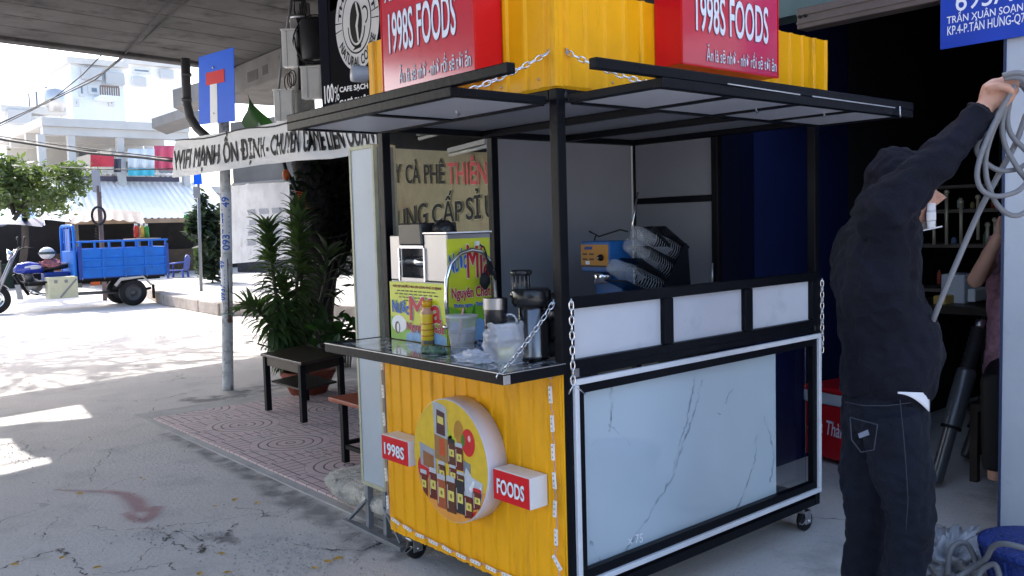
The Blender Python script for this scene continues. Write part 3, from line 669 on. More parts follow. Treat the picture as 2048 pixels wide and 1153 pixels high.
# --- awnings
AW = M('awning_board', (.52,.52,.55), .4, var=.06, vs_=3)
def awning(o, along, outw, L_, D_, over_, nbars, t_=.031):
    """frame of square tubes with boards, hinged at o; along = hinge direction, outw = outwards"""
    o, along, outw = V(o), V(along), V(outw); a = MB(); zt = V((0,0,.0158))
    a.bar(o+outw*D_-along*over_+zt, o+outw*D_+along*L_+zt, t_, t_); a.bar(o+outw*D_+along*.0-zt, o+outw*D_+along*L_-zt, t_, t_)
    for k in range(nbars):
        t = k/(nbars-1); p = o+along*(.021+t*(L_-.042)); a.bar(p+outw*.03-zt*.9, p+outw*(D_-.017)-zt*.9, t_, t_*.9)
    a.bar(o+along*.042+outw*.02-zt*.9, o+along*(L_-.042)+outw*.02-zt*.9, t_, t_*.9)
    fo = a.build('awning_frame', BLACK, cart, bevel=.003)
    for k in range(nbars-1):
        t0, t1 = k/(nbars-1), (k+1)/(nbars-1); p, q = o+along*(.021+t0*(L_-.042)+.022), o+along*(.021+t1*(L_-.042)-.022)
        b = MB(); A, B, C_, D2 = p+outw*.038, q+outw*.038, q+outw*(D_-.018), p+outw*(D_-.018); b.prism([v+V((0,0,-.022)) for v in (A,B,C_,D2)], (0,0,.006)); b.build('awning_panel', AW, fo)
    return fo
aw1 = awning((-.012,.0,1.925), (0,1,0), (-1,0,-.0), 1.10, .42, .27, 3)
aw2 = awning((-.005,-.022,1.925), (1,0,0), (0,-1,0), 1.615, .425, .28, 5)
SCR = M('bare_steel', (.6,.6,.62), .4, .9)
for (p, q) in (((640,215),(735,196)),((893,165),(930,160))): 
    a, b = onz(*p,1.957), onz(*q,1.957); m = MB(); m.bar(a+V((.02,0,0)), b+V((.02,0,0)), .012, .003); m.build('scraped_edge', SCR, aw1)
for (p, q) in (((1455,168),(1600,190)),((1625,193),(1790,216))):
    a, b = ony(*p,-.4645), ony(*q,-.4645); m = MB(); m.bar(a, b, .002, .004); m.build('scraped_edge', SCR, aw2)
# --- counter flap
FLZ = 1.012
def flap_mat():
    m = M('dark_marble', (.02,.02,.022), .08, coat=.5); t = m.node_tree; n = t.nodes; L = t.links; b = n['Principled BSDF']
    tc = n.new('ShaderNodeTexCoord'); nz = n.new('ShaderNodeTexNoise'); nz.inputs['Scale'].default_value = 11; nz.inputs['Detail'].default_value = 9; nz.inputs['Roughness'].default_value = .7; nz.inputs['Distortion'].default_value = 1.4
    L.new(tc.outputs['Object'], nz.inputs['Vector']); r = n.new('ShaderNodeValToRGB'); e = r.color_ramp.elements
    e[0].position = .47; e[0].color = (.012,.012,.014,1); e[1].position = .6; e[1].color = (.75,.76,.78,1); L.new(nz.outputs[0], r.inputs[0]); L.new(r.outputs[0], b.inputs['Base Color']); return m
fl = cp_('counter_flap', flap_mat(), -.262, .0, .0, 1.15, FLZ-.012, FLZ, bevel=.001)
cp_('flap_trim', BLACK, -.286,-.2625,-.022,1.165,FLZ-.036,FLZ+.002, par=fl); cp_('flap_trim', BLACK, -.262,-.008,-.022,-.0015,FLZ-.036,FLZ+.002, par=fl); cp_('flap_trim', BLACK, -.262,-.008,1.1505,1.165,FLZ-.036,FLZ+.002, par=fl)
cp_('trim_edge', SCR, -.2875,-.2845,-.0235,1.165,FLZ+.0005,FLZ+.003, par=fl, bevel=0); cp_('trim_edge', SCR, -.284,-.008,-.0235,-.0205,FLZ+.0005,FLZ+.003, par=fl, bevel=0)
cp_('corner_plate', ZINC, -.2885,-.26,-.024,-.0225,FLZ-.034,FLZ-.004, par=fl, bevel=0)
# --- name boxes and round picture on the yellow end
def plaque(y0, y1, z0, z1, s):
    b = cp_('name_box', WHITE, -.095,-.010,y0,y1,z0,z1, bevel=.004); fce = cp_('name_face', RED, -.0985,-.0955,y0+.002,y1-.002,z0+.002,z1-.002, par=b, bevel=.001)
    w, hh = y1-y0, z1-z0
    put_text(s, lambda u, v, l: V((-.0995-l, y1-w*(.13+.74*u), z0+hh*(.25+.46*v))), LETW, b, .035, rim=M('letter_side', (.35,.30,.32), .5), rimw=.012)
plaque(.842,1.045,.500,.607,'1998S'); plaque(.082,.283,.492,.607,'FOODS')
dc = V((-.105,.545,.585)); DR = .243
dk_ = MB(); dk_.lathe((-.010,.545,.585), ((DR-.012,0),(DR,.002),(DR,.088),(DR-.003,.093)), 72, (-1,0,0)); disc = dk_.build('round_sign', M('pale_pink_plastic', (.72,.66,.72), .4), cart)
def dpt_(a, b, l): return V((-.1035-l, .545-a*DR, .585+b*DR))
PR = {}
def pm(n, c): return M('print_'+n, c, .25, var=.12, vs_=30)
pr = MB(); mats_ = []
def ink(n, c):
    m = pm(n, c)
    if m not in mats_: mats_.append(m)
    pr.mi = mats_.index(m)
def shp(pts, l): pr.poly([dpt_(a, b, l) for a, b in pts][::1])
def ell(cx, cy, rx, ry, l, n=20): shp([(cx+rx*math.cos(2*math.pi*k/n), cy+ry*math.sin(2*math.pi*k/n)) for k in range(n)], l)
ink('yellow', (.72,.48,.03)); ell(0,0,.985,.985,.0,64)
ink('orange', (.78,.32,.05)); shp([(math.cos(a)*.98, math.sin(a)*.98) for a in [R(200+k*7) for k in range(21)]], .0002)
ink('blur', (.45,.22,.03)); ell(.28,.5,.13,.2,.0004)
ink('lime', (.50,.55,.03)); ell(-.02,.38,.12,.14,.0006); ell(.1,.3,.14,.13,.0006)
ink('tomato', (.62,.02,.02)); ell(.52,.38,.17,.22,.0008); ell(-.72,-.25,.17,.2,.0008); shp([(.5,-.85),(.62,-.76),(.7,-.66),(.6,-.7)], .0008)
ink('shine', (.8,.45,.45)); ell(.55,.45,.035,.05,.001)
ink('green', (.07,.2,.02)); ell(.39,.4,.05,.1,.001)
def jar(x, y, w, hh, cap, body, l):
    ink(body[0], body[1]); shp([(x-w/2,y),(x+w/2,y),(x+w/2,y+hh*.78),(x+w*.4,y+hh*.86),(x-w*.4,y+hh*.86),(x-w/2,y+hh*.78)], l)
    ink(cap[0], cap[1]); shp([(x-w*.46,y+hh*.84),(x+w*.46,y+hh*.84),(x+w*.46,y+hh*.98),(x+w*.3,y+hh),(x-w*.3,y+hh),(x-w*.46,y+hh*.98)], l+.0002)
    ink('tag', (.72,.60,.14)); shp([(x-w*.3,y+hh*.32),(x+w*.34,y+hh*.32),(x+w*.34,y+hh*.6),(x-w*.3,y+hh*.6)], l+.0004)
    ink('tagmark', (.25,.2,.03)); ell(x+w*.02,y+hh*.46,w*.13,hh*.07,l+.0006,8)
    ink('glint', (.6,.5,.45)); shp([(x-w*.42,y+hh*.1),(x-w*.34,y+hh*.1),(x-w*.34,y+hh*.75),(x-w*.42,y+hh*.75)], l+.0004)
SIL, DKR, BRN, DGR, ORG_ = ('silver', (.5,.52,.56)), ('darkred', (.14,.02,.012)), ('brown', (.11,.035,.015)), ('darkgrey', (.035,.03,.03)), ('spice', (.38,.09,.03))
ink('pouch', (.42,.44,.48)); shp([(-.38,.38),(-.02,.34),(-.02,.82),(-.08,.88),(-.36,.95),(-.4,.9)], .001)
ink('pouchdark', (.08,.03,.03)); shp([(-.32,.4),(-.08,.38),(-.08,.76),(-.3,.8)], .0012)
ink('tag', (.72,.60,.14)); shp([(-.28,.58),(-.12,.56),(-.12,.68),(-.28,.7)], .0014)
ink('kraft', (.33,.17,.06)); shp([(-.38,-.02),(0,-.06),(0,.34),(-.38,.38)], .0013)
ink('redprint', (.55,.08,.02)); shp([(-.25,.06),(-.1,.05),(-.1,.32),(-.25,.33)], .0015)
ink('pack', (.34,.35,.38)); shp([(-.8,-.2),(-.35,-.28),(-.35,.1),(-.82,.18)], .001); ink('packdark', (.3,.12,.04)); shp([(-.72,-.2),(-.42,-.24),(-.42,.0),(-.72,.05)], .0012)
ink('greypack', (.2,.22,.25)); shp([(.38,-.12),(.56,-.14),(.56,.05),(.38,.08)], .001)
ink('clear', (.55,.58,.62)); shp([(.36,-.5),(.82,-.5),(.86,-.2),(.6,-.15),(.45,-.02),(.38,-.2)], .0012); ink('clearshine', (.8,.82,.85)); shp([(.5,-.35),(.62,-.2),(.66,-.22),(.56,-.4)], .0014); shp([(.7,-.4),(.8,-.26),(.83,-.3),(.75,-.44)], .0014)
jar(.08,-.05,.2,.42,DGR,BRN,.0016); jar(.28,-.1,.2,.44,SIL,DKR,.0022); jar(-.2,-.42,.2,.38,SIL,BRN,.0016); jar(.1,-.35,.2,.3,SIL,DKR,.0018); jar(.3,-.42,.2,.3,SIL,BRN,.0018)
jar(-.72,-.72,.2,.44,SIL,DKR,.0026); jar(-.45,-.72,.22,.52,SIL,DKR,.0028); jar(-.22,-.82,.24,.56,SIL,ORG_,.0036); jar(.04,-.84,.24,.6,SIL,BRN,.0034); jar(.28,-.8,.22,.54,DGR,DGR,.0032); jar(.5,-.84,.22,.44,SIL,DKR,.0036); jar(.72,-.66,.22,.36,('tomato',(.62,.02,.02)),DKR,.003)
# keep the print on the disc
for i, v in enumerate(pr.v):
    a, b = (.545-v.y)/DR, (v.z-.585)/DR; q = math.hypot(a, b)
    if q > .985: a, b = a*.985/q, b*.985/q; pr.v[i] = V((v.x, .545-a*DR, .585+b*DR))
pr.build('printed_picture', mats_, disc)
# --- roof signs
def roof_sign(org, right, nrm, w, z0, z1, txt_c, rgt_side):
    """box sign standing off the roof; org = lower corner at viewer's left on the front face"""
    org, right, nrm = V(org), V(right), V(nrm); b = MB()
    b.hexa(org, org+right*w, org+right*w+V((0,0,z1-z0)), org+V((0,0,z1-z0)), -nrm*.125); s = b.build('roof_sign', RED, cart, bevel=.003)
    f = MB(); e = .004; f.hexa(org+nrm*.003+right*e+V((0,0,e)), org+nrm*.003+right*(w-e)+V((0,0,e)), org+nrm*.003+right*(w-e)+V((0,0,z1-z0-e)), org+nrm*.003+right*e+V((0,0,z1-z0-e)), -nrm*.0029); f.build('sign_face', GLARE_RED, s)
    up = V((0,0,1)); L2 = M('letter_rim', (.05,.05,.12), .5)
    def line(t, u0, u1, v0, v1, bold, mat=LETW, rw=.02): put_text(t, lambda u, v, l: org+right*(w*(u0+(u1-u0)*u))+up*(v0+(v1-v0)*v)+nrm*(.0045+l), mat, s, bold, rim=L2, rimw=rw)
    line('1998S FOODS', *txt_c['a']); line('Ăn là sẽ nhớ - nhớ rồi sẽ tới ăn', *txt_c['b'], LETW, .02); line('ĂN VẶT & ĐỒ KHÔ', *txt_c['c'], LETW, .02)
    fr_ = MB()
    for p, q in (((0,0),(1,0)),((1,0),(1,1)),((1,1),(0,1)),((0,1),(0,0))):
        fr_.bar(org+right*w*p[0]+up*(z1-z0)*p[1]+nrm*.003, org+right*w*q[0]+up*(z1-z0)*q[1]+nrm*.003, .005, .005)
    fr_.build('sign_edging', RED, s)
    return s
roof_sign((-.135,.86,2.028), (0,-1,0), (-1,0,0), .595, 2.028, 2.60, {'a':(.095,.83,.155,.305,.02), 'b':(.20,.965,.03,.10,.0), 'c':(.06,.94,.345,.42,.02)}, 0)
roof_sign((.50,-.135,2.062), (1,0,0), (0,-1,0), .615, 2.062, 2.62, {'a':(.13,.88,.128,.267,.02), 'b':(.23,.975,.022,.085,.0), 'c':(.06,.96,.300,.37,.02)}, 1)
# --- LED strings on the end panel
def led(path, n, first=0.5):
    pts = [V(p) for p in path]; seg = [(b-a).length for a, b in zip(pts, pts[1:])]; tot = sum(seg)
    def at(s):
        for a, b, l in zip(pts, pts[1:], seg):
            if s <= l: return a.lerp(b, s/l), (b-a).normalized()
            s -= l
        return pts[-1], (pts[-1]-pts[-2]).normalized()
    w = MB(); k = 40; wob = [at(tot*i/k)[0]+V((-.004-.003*random.random(), random.uniform(-.004,.004), random.uniform(-.004,.004))) for i in range(k+1)]
    w.tube(wob, .0012, 5); w.tube([p+V((-.001,.003,.003)) for p in wob], .0012, 5); st = w.build('light_string', M('wire_pink', (.6,.35,.35), .5), cart)
    for i in range(n):
        p, d = at(tot*(i+first)/n); m = inst(LED, 'light_module', st, frame(p+V((-.008,random.uniform(-.002,.002),0)), d, V((-1,0,0)).cross(d), V((-1,0,0))) @ Matrix.Rotation(R(random.uniform(-6,6)),4,'Z'))
lb = MB(); lb.box(-.029,.029,-.0065,.0065,0,.006); lb.mi = 1
for k in (-1,0,1): lb.lathe((k*.018,0,.0061), ((.0035,0),(.0035,.001)), 8)
LED = lb.mesh('light_module', [M('led_white', (.82,.82,.84), .4), M('led_chip', (.45,.43,.25), .4)])
led([(-.012,.27,.972),(-.012,.05,.972),(-.012,.045,.95)], 3, .3); led([(-.012,.042,.94),(-.012,.034,.6),(-.012,.03,.35),(-.012,.045,.32),(-.012,.022,.29),(-.012,.02,.14)], 8, .4)
led([(-.012,CW-.008,.96),(-.012,CW-.004,.5),(-.012,CW-.012,.25),(-.012,CW-.02,.205)], 6); led([(-.012,CW-.03,.2),(-.012,.9,.178),(-.012,.6,.168),(-.012,.3,.172),(-.012,.06,.165)], 11, .4)
# --- chains
lk = MB(); 
def link_path(a=.0155, b=.0075, n=14):
    P = []
    for k in range(n):
        t = 2*math.pi*k/n; P.append((max(-1,min(1,math.cos(t)*1.25))*a*.8+.2*a*math.cos(t), math.sin(t)*b, 0))
    return P
lk.tube(link_path(), .0026, 6, closed=True); LNK = lk.mesh('link', CHROME)
def chain(p, q, sag=0.0, end=0):
    p, q = V(p), V(q); L_ = (q-p).length; n = max(3, int(L_/.0255)); hk = MB(); hk.tube([p+V((0,0,.012)), p, p+(q-p).normalized()*.012], .004, 6); c = hk.build('chain', ZINC, cart)
    pts = [p.lerp(q, k/n)-V((0,0,sag*4*(k/n)*(1-k/n))) for k in range(n+1)]
    for k in range(n):
        d = (pts[k+1]-pts[k]).normalized(); s = d.orthogonal() if abs(d.z) < .95 else V((1,0,0)); s = (s-d*s.dot(d)).normalized()
        s = Matrix.Rotation(R(90*(k%2)+random.uniform(25,45)), 3, d) @ s
        inst(LNK, 'link', c, frame((pts[k]+pts[k+1])/2, d, s) @ Matrix.Scale(((pts[k+1]-pts[k]).length/.0255)*1.0,4))
chain(onx(1097,106,-.018), onz(912,190,1.92), .01); chain(ony(1133,104,-.018), onz(1300,168,1.93), .01)
chain(onx(1107,606,.0), V((-.292,.005,FLZ-.01)), .012)
chain(onx(1140,604,-.004)+V((-.002,-.008,0)), onx(1143,768,-.004)+V((0,-.008,0))); chain(ony(1644,562,-.006), ony(1644,705,-.006)); 
c_ = onx(1143,768,-.004)+V((0,-.01,0)); hk = MB(); hk.tube([c_, c_+V((-.012,.012,-.035))], .0025, 6); hk.tube([c_, c_+V((.045,-.01,-.04))], .0025, 6); hk.build('chain_hook', CHROME, cart)
for (x, y, z) in ((912,236,1.9),(1513,232,1.9),(1648,240,1.9),(1800,240,1.9)):
    p = onz(x, y-12, z); m = MB(); m.tube([p+V((0,0,.03)), p, p+V((.01,.004,-.012)), p+V((.02,.006,-.004))], .0035, 6); m.build('awning_hook', ZINC, cart)
# sleeve on top of the post and hinges
for (y, z) in ((.03,.985),(1.1,.985)):
    m = MB(); m.tube([(-.006,y-.03,z),(-.006,y+.03,z)], .007, 8); m.build('hinge', BLACK, cart)
m = MB(); m.box(.045,.075,-.004,.0,.955,.985); m.build('hinge_plate', ZINC, cart)

# screws and small dents of the sheets, weld beads on the frame
sc_ = MB(); sc_.lathe((0,0,0), ((.0048,0),(.0048,.0016),(.003,.003)), 8); SCM = sc_.mesh('screw', ZINC)
for z in (.955,.55,.165):
    for k in range(7): inst(SCM, 'screw', cart, frame((-.0052, CW-.05-k*.1745+random.uniform(-.008,.008), z+random.uniform(-.006,.006)), (0,0,1), (0,1,0), (-1,0,0)))
for k in range(8): inst(SCM, 'screw', cart, frame((.05+k*.22, -.0072, RZ0+.03), (1,0,0), (0,0,1), (0,-1,0))); 
for k in range(6): inst(SCM, 'screw', cart, frame((-.0072, .08+k*.2, RZ0+.03), (0,0,1), (0,1,0), (-1,0,0)))
for x, y, z in ((.044,.002,.975),(.044,.002,ZT-.02),(.044,.002,ZB+.02),(CL-.042,.002,.975),(CL-.042,.002,ZT-.02)):
    m = MB(); m.grid(lump((x,y,z-.012), .006,.004,.022, 3, .5), 10, 8); m.build('weld_bead', M('weld_grey', (.05,.05,.055), .4, .6), cart)
m = MB(); m.tube([V((.09+1.24*t,.0335,.2062+.0015*math.sin(t*40))) for t in [k/60 for k in range(61)]], .0035, 6); m.build('sealant_bead', M('sealant', (.62,.64,.66), .4), cart)
# ================================================================== THINGS ON THE CART
CLEAR = M('clear_plastic', (.80,.82,.85), .12, alpha=.17, spec=.8)
def bag_mat():
    m = M('bag_film', (.85,.87,.96), .2, alpha=.37, spec=.9); m.node_tree.nodes['Principled BSDF'].inputs['Subsurface Weight'].default_value = 0; return m
BAG = bag_mat()
STRAW = M('pink_straw', (.75,.35,.36), .4)
LIME = M('poster_yellow', (.62,.66,.03), .3, var=.06); LGRN = M('poster_green', (.22,.48,.03), .35, var=.2, vs_=8); PBLUE = M('poster_blue', (.25,.45,.70), .4, var=.3, vs_=25)
PWH = M('poster_white', (.8,.82,.85), .35)
# --- sugar-cane press
px0, py0, py1, pz = .0, .655, 1.072, 1.0135
press = thing('sugarcane_press', 'stainless steel sugarcane press with yellow posters on the cart counter', 'juice press', (.1,.86,pz))
PZ1 = onx(890,468,-.003).z
def X0(x, y): return onx(x, y, px0-.003)
m = MB(); m.box(px0,px0+.225,py0,py1,pz,1.27); m.build('lower_body', STEEL, press, bevel=.004)
yl, yr = X0(800,480).y, X0(846,480).y; zn = X0(820,562).z
m = MB(); m.box(px0,px0+.225,yl,py1,1.2705,PZ1-.004); m.build('left_cheek', STEEL, press, bevel=.004)
m = MB(); m.box(px0,px0+.225,py0,yr,1.2705,PZ1); m.build('right_cheek', STEEL, press, bevel=.004)
m = MB(); m.box(px0+.05,px0+.225,yr+.0005,yl-.0005,1.2705,PZ1-.06); m.build('throat', M('throat_dark', (.05,.05,.055), .25, .6), press)
m = MB(); m.bar((px0-.002,yr+.001,zn+.235*.0+X0(820,495).z-zn),(px0-.002,yl-.001,X0(820,495).z), .008,.008) if False else m.box(px0-.006,px0+.04,yr+.001,yl-.001,X0(820,497).z,X0(820,492).z); m.build('feed_bar', CHROME, press)
m = MB(); m.box(px0-.004,px0+.05,yr+.001,yl-.001,X0(820,563).z,X0(820,556).z); m.build('feed_plate', STEEL, press)
for yy in (yl+.004, yr-.012):
    m = MB(); m.box(px0-.008,px0-.0005,yy,yy+.008,X0(820,562).z,X0(820,497).z); m.build('guide_strip', CHROME, press)
m = MB(); m.tube([(px0+.04,yr+.003,X0(820,525).z),(px0+.04,yl-.003,X0(820,525).z)], .024, 16); m.build('roller', CHROME, press)
m = MB(); zz0, zz1 = X0(820,491).z, X0(820,447).z
m.prism([(px0-.01,yr+.0,zz0),(px0-.01,yl+.002,zz0),(px0-.01,yl+.004,zz1),(px0-.01,yr+.01,zz1)][::-1], (.19,0,0)); m.build('feed_hood', M('smoked_plastic', (.02,.02,.022), .25), press, bevel=.006)
m = MB(); m.smooth = True; c_ = V((px0+.08,yr-.03,PZ1)); m.rings([(c_+V((0,0,-.005)),V((.05,0,0)),V((0,.06,0))),(c_+V((0,0,.03)),V((.05,0,0)),V((0,.055,0))),(c_+V((0,0,.055)),V((.02,0,0)),V((0,.03,0)))], 12); m.build('folded_sheet', M('black_film', (.02,.02,.022), .2, bump=.6, bs=30), press)
m = MB(); m.box(px0-.004,px0+.23,py0-.004,py1+.004,PZ1-.003,PZ1+.004) if False else m.box(px0-.004,px0+.23,py0-.004,yr+.001,PZ1+.0005,PZ1+.006); m.build('top_lip', CHROME, press)
# front poster
a0, a1 = V((px0-.012,py1-.006,pz+.002)), V((px0-.012,py0+.002,pz+.002)); ztop = X0(837,566).z; PH = ztop-pz-.004; PWd = py1-py0-.008
def fp(u, v, l): return V((px0-.0135-l, py1-.006-PWd*u, pz+.003+PH*v))
m = MB(); m.box(px0-.013,px0-.0005,py0+.002,py1-.006,pz+.002,ztop); po = m.build('front_poster', LIME, press)
def patch(fn, mat, pts, l, par, name='printed_patch'):
    q = MB(); q.poly([fn(u, v, l) for u, v in pts]); return q.build(name, mat, par)
def blob(cx, cy, rx, ry, n=18): return [(cx+rx*math.cos(2*math.pi*k/n), cy+ry*math.sin(2*math.pi*k/n)) for k in range(n)]
patch(fp, LGRN, [(0,0),(1,0),(1,.3),(.75,.34),(.45,.26),(.2,.34),(0,.4)], .0004, po); patch(fp, PBLUE, [(.28,0),(1,0),(1,.12),(.85,.2),(.7,.1),(.5,.2),(.3,.12)], .0008, po)
patch(fp, PWH, blob(.16,.27,.14,.15), .0008, po); patch(fp, M('cane_brown', (.14,.09,.05), .5), blob(.13,.2,.05,.11), .0012, po); patch(fp, PWH, blob(.14,.2,.025,.08), .0016, po)
def tx(fn, s, u0, u1, v0, v1, mat, par, bold=.02, l0=.0018, slant=0.0, rim=None, rw=.03): put_text(s, lambda u, v, l: fn(u0+(u1-u0)*u, v0+(v1-v0)*v+slant*u, l0+l), mat, par, bold, rim=rim, rimw=rw)
tx(fp, 'MÁY ÉP NƯỚC MÍA SÀI GÒN PHÚ THỊNH', .07,.93,.9,.965,M('maroon',(.3,.02,.04),.5),po,.03)
for k, (u0, u1) in enumerate(((.15,.85),(.1,.9),(.18,.8),(.26,.7))):
    for q in range(9): patch(fp, M('ink_grey',(.10,.10,.05),.6), [(u0+(u1-u0)*(q/9),.845-k*.055),(u0+(u1-u0)*((q+random.uniform(.55,.85))/9),.845-k*.055),(u0+(u1-u0)*((q+.7)/9),.865-k*.055),(u0+(u1-u0)*(q/9),.865-k*.055)], .0018, po, 'small_print')
tx(fp, 'Nước', .05,.35,.47,.70,LETB,po,.03,slant=-.02,rim=PWH); tx(fp, 'Mía', .38,.92,.36,.76,LETR,po,.03,rim=PWH); tx(fp, 'Nguyên Chất', .32,.98,.15,.36,LETR,po,.02,rim=PWH,l0=.004)
# side poster
ys = py0-.0015; zs1 = ony(935,477,ys).z; xs0, xs1 = ony(897,600,ys).x, ony(982,600,ys).x
def sp_(u, v, l): return V((xs0+(xs1-xs0)*u, ys-.0012-l, pz+.01+(zs1-pz-.01)*v))
m = MB(); m.box(xs0,xs1,ys-.001,ys,pz+.01,zs1); sp = m.build('side_poster', LIME, press)
patch(sp_, LGRN, [(0,0),(1,0),(1,.38),(.6,.36),(.3,.3),(0,.36)], .0004, sp); patch(sp_, PBLUE, [(0,0),(1,0),(1,.14),(.7,.22),(.4,.16),(.1,.22),(0,.18)], .0008, sp); patch(sp_, M('cane_leaf',(.05,.25,.02),.5), [(.2,.12),(.35,.34),(.45,.2),(.6,.36),(.62,.14)], .001, sp)
tx(sp_, 'Nước', .03,.42,.66,.86,LETB,sp,.03,slant=.06,rim=PWH); tx(sp_, 'Mía', .44,.98,.62,.93,LETR,sp,.03,rim=PWH); tx(sp_, 'Nguyên Chất', .06,.97,.40,.56,LETR,sp,.025,rim=PWH); tx(sp_, 'Thơm ngon - Tinh khiết', .1,1.0,.33,.385,LETB,sp,.03,rim=PWH)
# handles
yh = .612
hp = [ony(x, y, yh) for x, y in ((897,655),(892,600),(893,560),(902,528),(920,508),(942,500),(962,503),(978,520),(988,548),(992,600),(993,660))]
m = MB(); m.tube(hp, .0085, 10); m.tube([hp[0], hp[0]+V((0,.04,0))], .0085, 8); m.tube([hp[-1], hp[-1]+V((0,.04,0))], .0085, 8); m.build('side_handle', CHROME, press)
m = MB(); m.tube([X0(x, y)+V((.05,.0,0)) for x, y in ((781,603),(777,580),(777,545),(783,520))], .0085, 10); m.build('far_handle', CHROME, press)
# mains lead hanging on the handle
m = MB(); m.tube([ony(x, y, yh-.012) for x, y in ((960,490),(968,495),(973,510),(975,530),(972,550))], .0035, 6); ld = m.build('power_lead', RUBBER, press)
m = MB(); m.smooth = True; c_ = ony(970,562,yh-.012); m.rings([(c_+V((0,0,.032)),V((.012,0,0)),V((0,.01,0))),(c_+V((0,0,.01)),V((.024,0,0)),V((0,.016,0))),(c_+V((0,0,-.01)),V((.026,0,0)),V((0,.017,0))),(c_+V((0,0,-.036)),V((.006,0,0)),V((0,.006,0)))], 12); m.build('lead_bundle', RUBBER, ld)
for k in range(5):
    m = MB(); cc = ony(980+k*2,535+k*3,yh-.01); m.tube([cc+V((.012*math.cos(t*.9+k), .004*math.sin(t), .03*math.sin(t*.9+k*.4))) for t in range(8)], .003, 5, closed=True); m.build('lead_loop', RUBBER, ld)
m = MB(); c_ = ony(952,487,py0-.006); m.box(c_.x-.009,c_.x+.009,py0-.02,py0-.0035,c_.z-.01,c_.z+.01); m.build('switch', WHITE, press, bevel=.003)

# --- juicer
jc = onz(1072,724,FLZ+.001); jc = V((jc.x+.03, jc.y+.05, FLZ+.001)); jd = (jc-CAM_POS).dot(CF)
def jz(y): return jc.z+(724-y)*jd/FPX
s_ = jd/FPX
jr = thing('juicer', 'black and stainless centrifugal juicer standing by the cart corner post', 'juicer', jc)
dxr = CR*s_
def J(x, y): p = jc+dxr*(x-1072); return V((p.x, p.y, jz(y)))
m = MB(); m.lathe((0,0,0), ((31*s_,0),(31*s_,.015),(30*s_,.02),(30*s_,105*s_),(29*s_,106*s_)), 28); m.v = [v+J(1075,722) for v in m.v]; m.build('motor_housing', M('dark_steel', (.14,.14,.15), .22, 1.0, var=.1), jr)
m = MB(); m.box(-.012,.012,-31.5*s_,-29*s_,.01,95*s_); m.v = [v+J(1075,722) for v in m.v]; m.build('front_band', BLACKM, jr)
m = MB(); m.lathe((0,0,0), ((36*s_,0),(40*s_,8*s_),(40*s_,30*s_),(36*s_,36*s_)), 28); m.v = [v+J(1072,617) for v in m.v]; m.build('bowl', M('black_gloss', (.012,.012,.013), .2), jr)
m = MB(); m.lathe((0,0,0), ((24*s_,0),(24*s_,8*s_),(19*s_,12*s_),(19*s_,44*s_),(22*s_,46*s_),(22*s_,52*s_),(17*s_,54*s_)), 28); m.v = [v+J(1053,598) for v in m.v]; ch_ = m.build('feed_chute', M('black_gloss'), jr)
for k in range(9):
    a = k*.45-2.4+R(230); m = MB(); c_ = J(1053,585)+V((math.cos(a),math.sin(a),0))*19.3*s_; m.tube([c_, c_+V((0,0,30*s_))], .002, 5); m.build('grip_rib', M('rib_grey', (.12,.12,.13), .3), ch_)
m = MB(); c_ = J(1000,624); m.rings([(c_+V((0,0,-95*s_)), CR*22*s_, CF*26*s_),(c_, CR*24*s_, CF*30*s_),(c_+V((0,0,26*s_)), CR*23*s_, CF*29*s_)], 20); m.build('pulp_bin', M('black_gloss'), jr)
m = MB(); m.rings([(c_+V((0,0,2*s_)), CR*24.8*s_, CF*30.8*s_),(c_+V((0,0,24*s_)), CR*24.8*s_, CF*30.8*s_)], 20, cap=False); m.build('chrome_band', STEEL, jr)
m = MB(); m.lathe((0,0,0), ((24*s_,0),(24*s_,92*s_),(20*s_,94*s_)), 20); m.v = [v+J(1100,720)+CF*.06 for v in m.v]; m.build('juice_jug', M('dark_steel'), jr)
m = MB(); m.lathe((0,0,0), ((26*s_,0),(26*s_,30*s_)), 20); m.v = [v+J(1098,622)+CF*.06 for v in m.v]; m.build('jug_top', M('black_gloss'), jr)

# --- bottle
bc = onz(856,690,FLZ+.001); 
bt = thing('sauce_bottle', 'small yellow squeeze bottle with orange cap in front of the poster', 'bottle', bc); k_ = (bc-CAM_POS).dot(CF)/FPX
BY = M('bottle_yellow', (.75,.50,.02), .3, var=.1, vs_=20)
m = MB(); m.lathe(bc, ((12.5*k_,0),(13.5*k_,2*k_),(13.5*k_,30*k_),(12*k_,38*k_),(13*k_,55*k_),(13*k_,62*k_),(9*k_,70*k_),(9*k_,76*k_)), 20); m.build('body', BY, bt)
m = MB(); m.lathe(bc, ((9.5*k_,76.2*k_),(9.5*k_,87*k_),(8*k_,88*k_)), 20); m.build('cap', M('cap_orange', (.72,.36,.01), .35), bt)
m = MB(); m.lathe(bc, ((13.2*k_,62.5*k_),(9.3*k_,70*k_),(9.3*k_,75*k_)), 20, cap=False); m.build('neck_band', M('neck_red', (.6,.3,.2), .4), bt)
m = MB(); m.lathe(bc, ((13.7*k_,2*k_),(13.7*k_,10*k_)), 16, cap=False); m.build('label_band', M('label_dark', (.12,.12,.10), .4, var=.6, vs_=60), bt)
for q in range(3):
    m = MB(); m.lathe(bc, ((13.8*k_,(18+q*12)*k_),(13.8*k_,(20+q*12)*k_)), 16, cap=False); m.build('label_line', M('label_red', (.5,.1,.02), .4), bt)

# --- green net bag
gc = onz(868,706,FLZ+.001); m = MB()
m.grid(lump(gc, .035, .07, .02, 2.0, .3), 36, 20)
one(m, 'folded_cloth', M('green_net', (.13,.22,.15), .7, var=.5, vs_=45, bump=.8, bs=90), gc, 'crumpled grey green net cloth lying beside the yellow bottle', 'cloth')

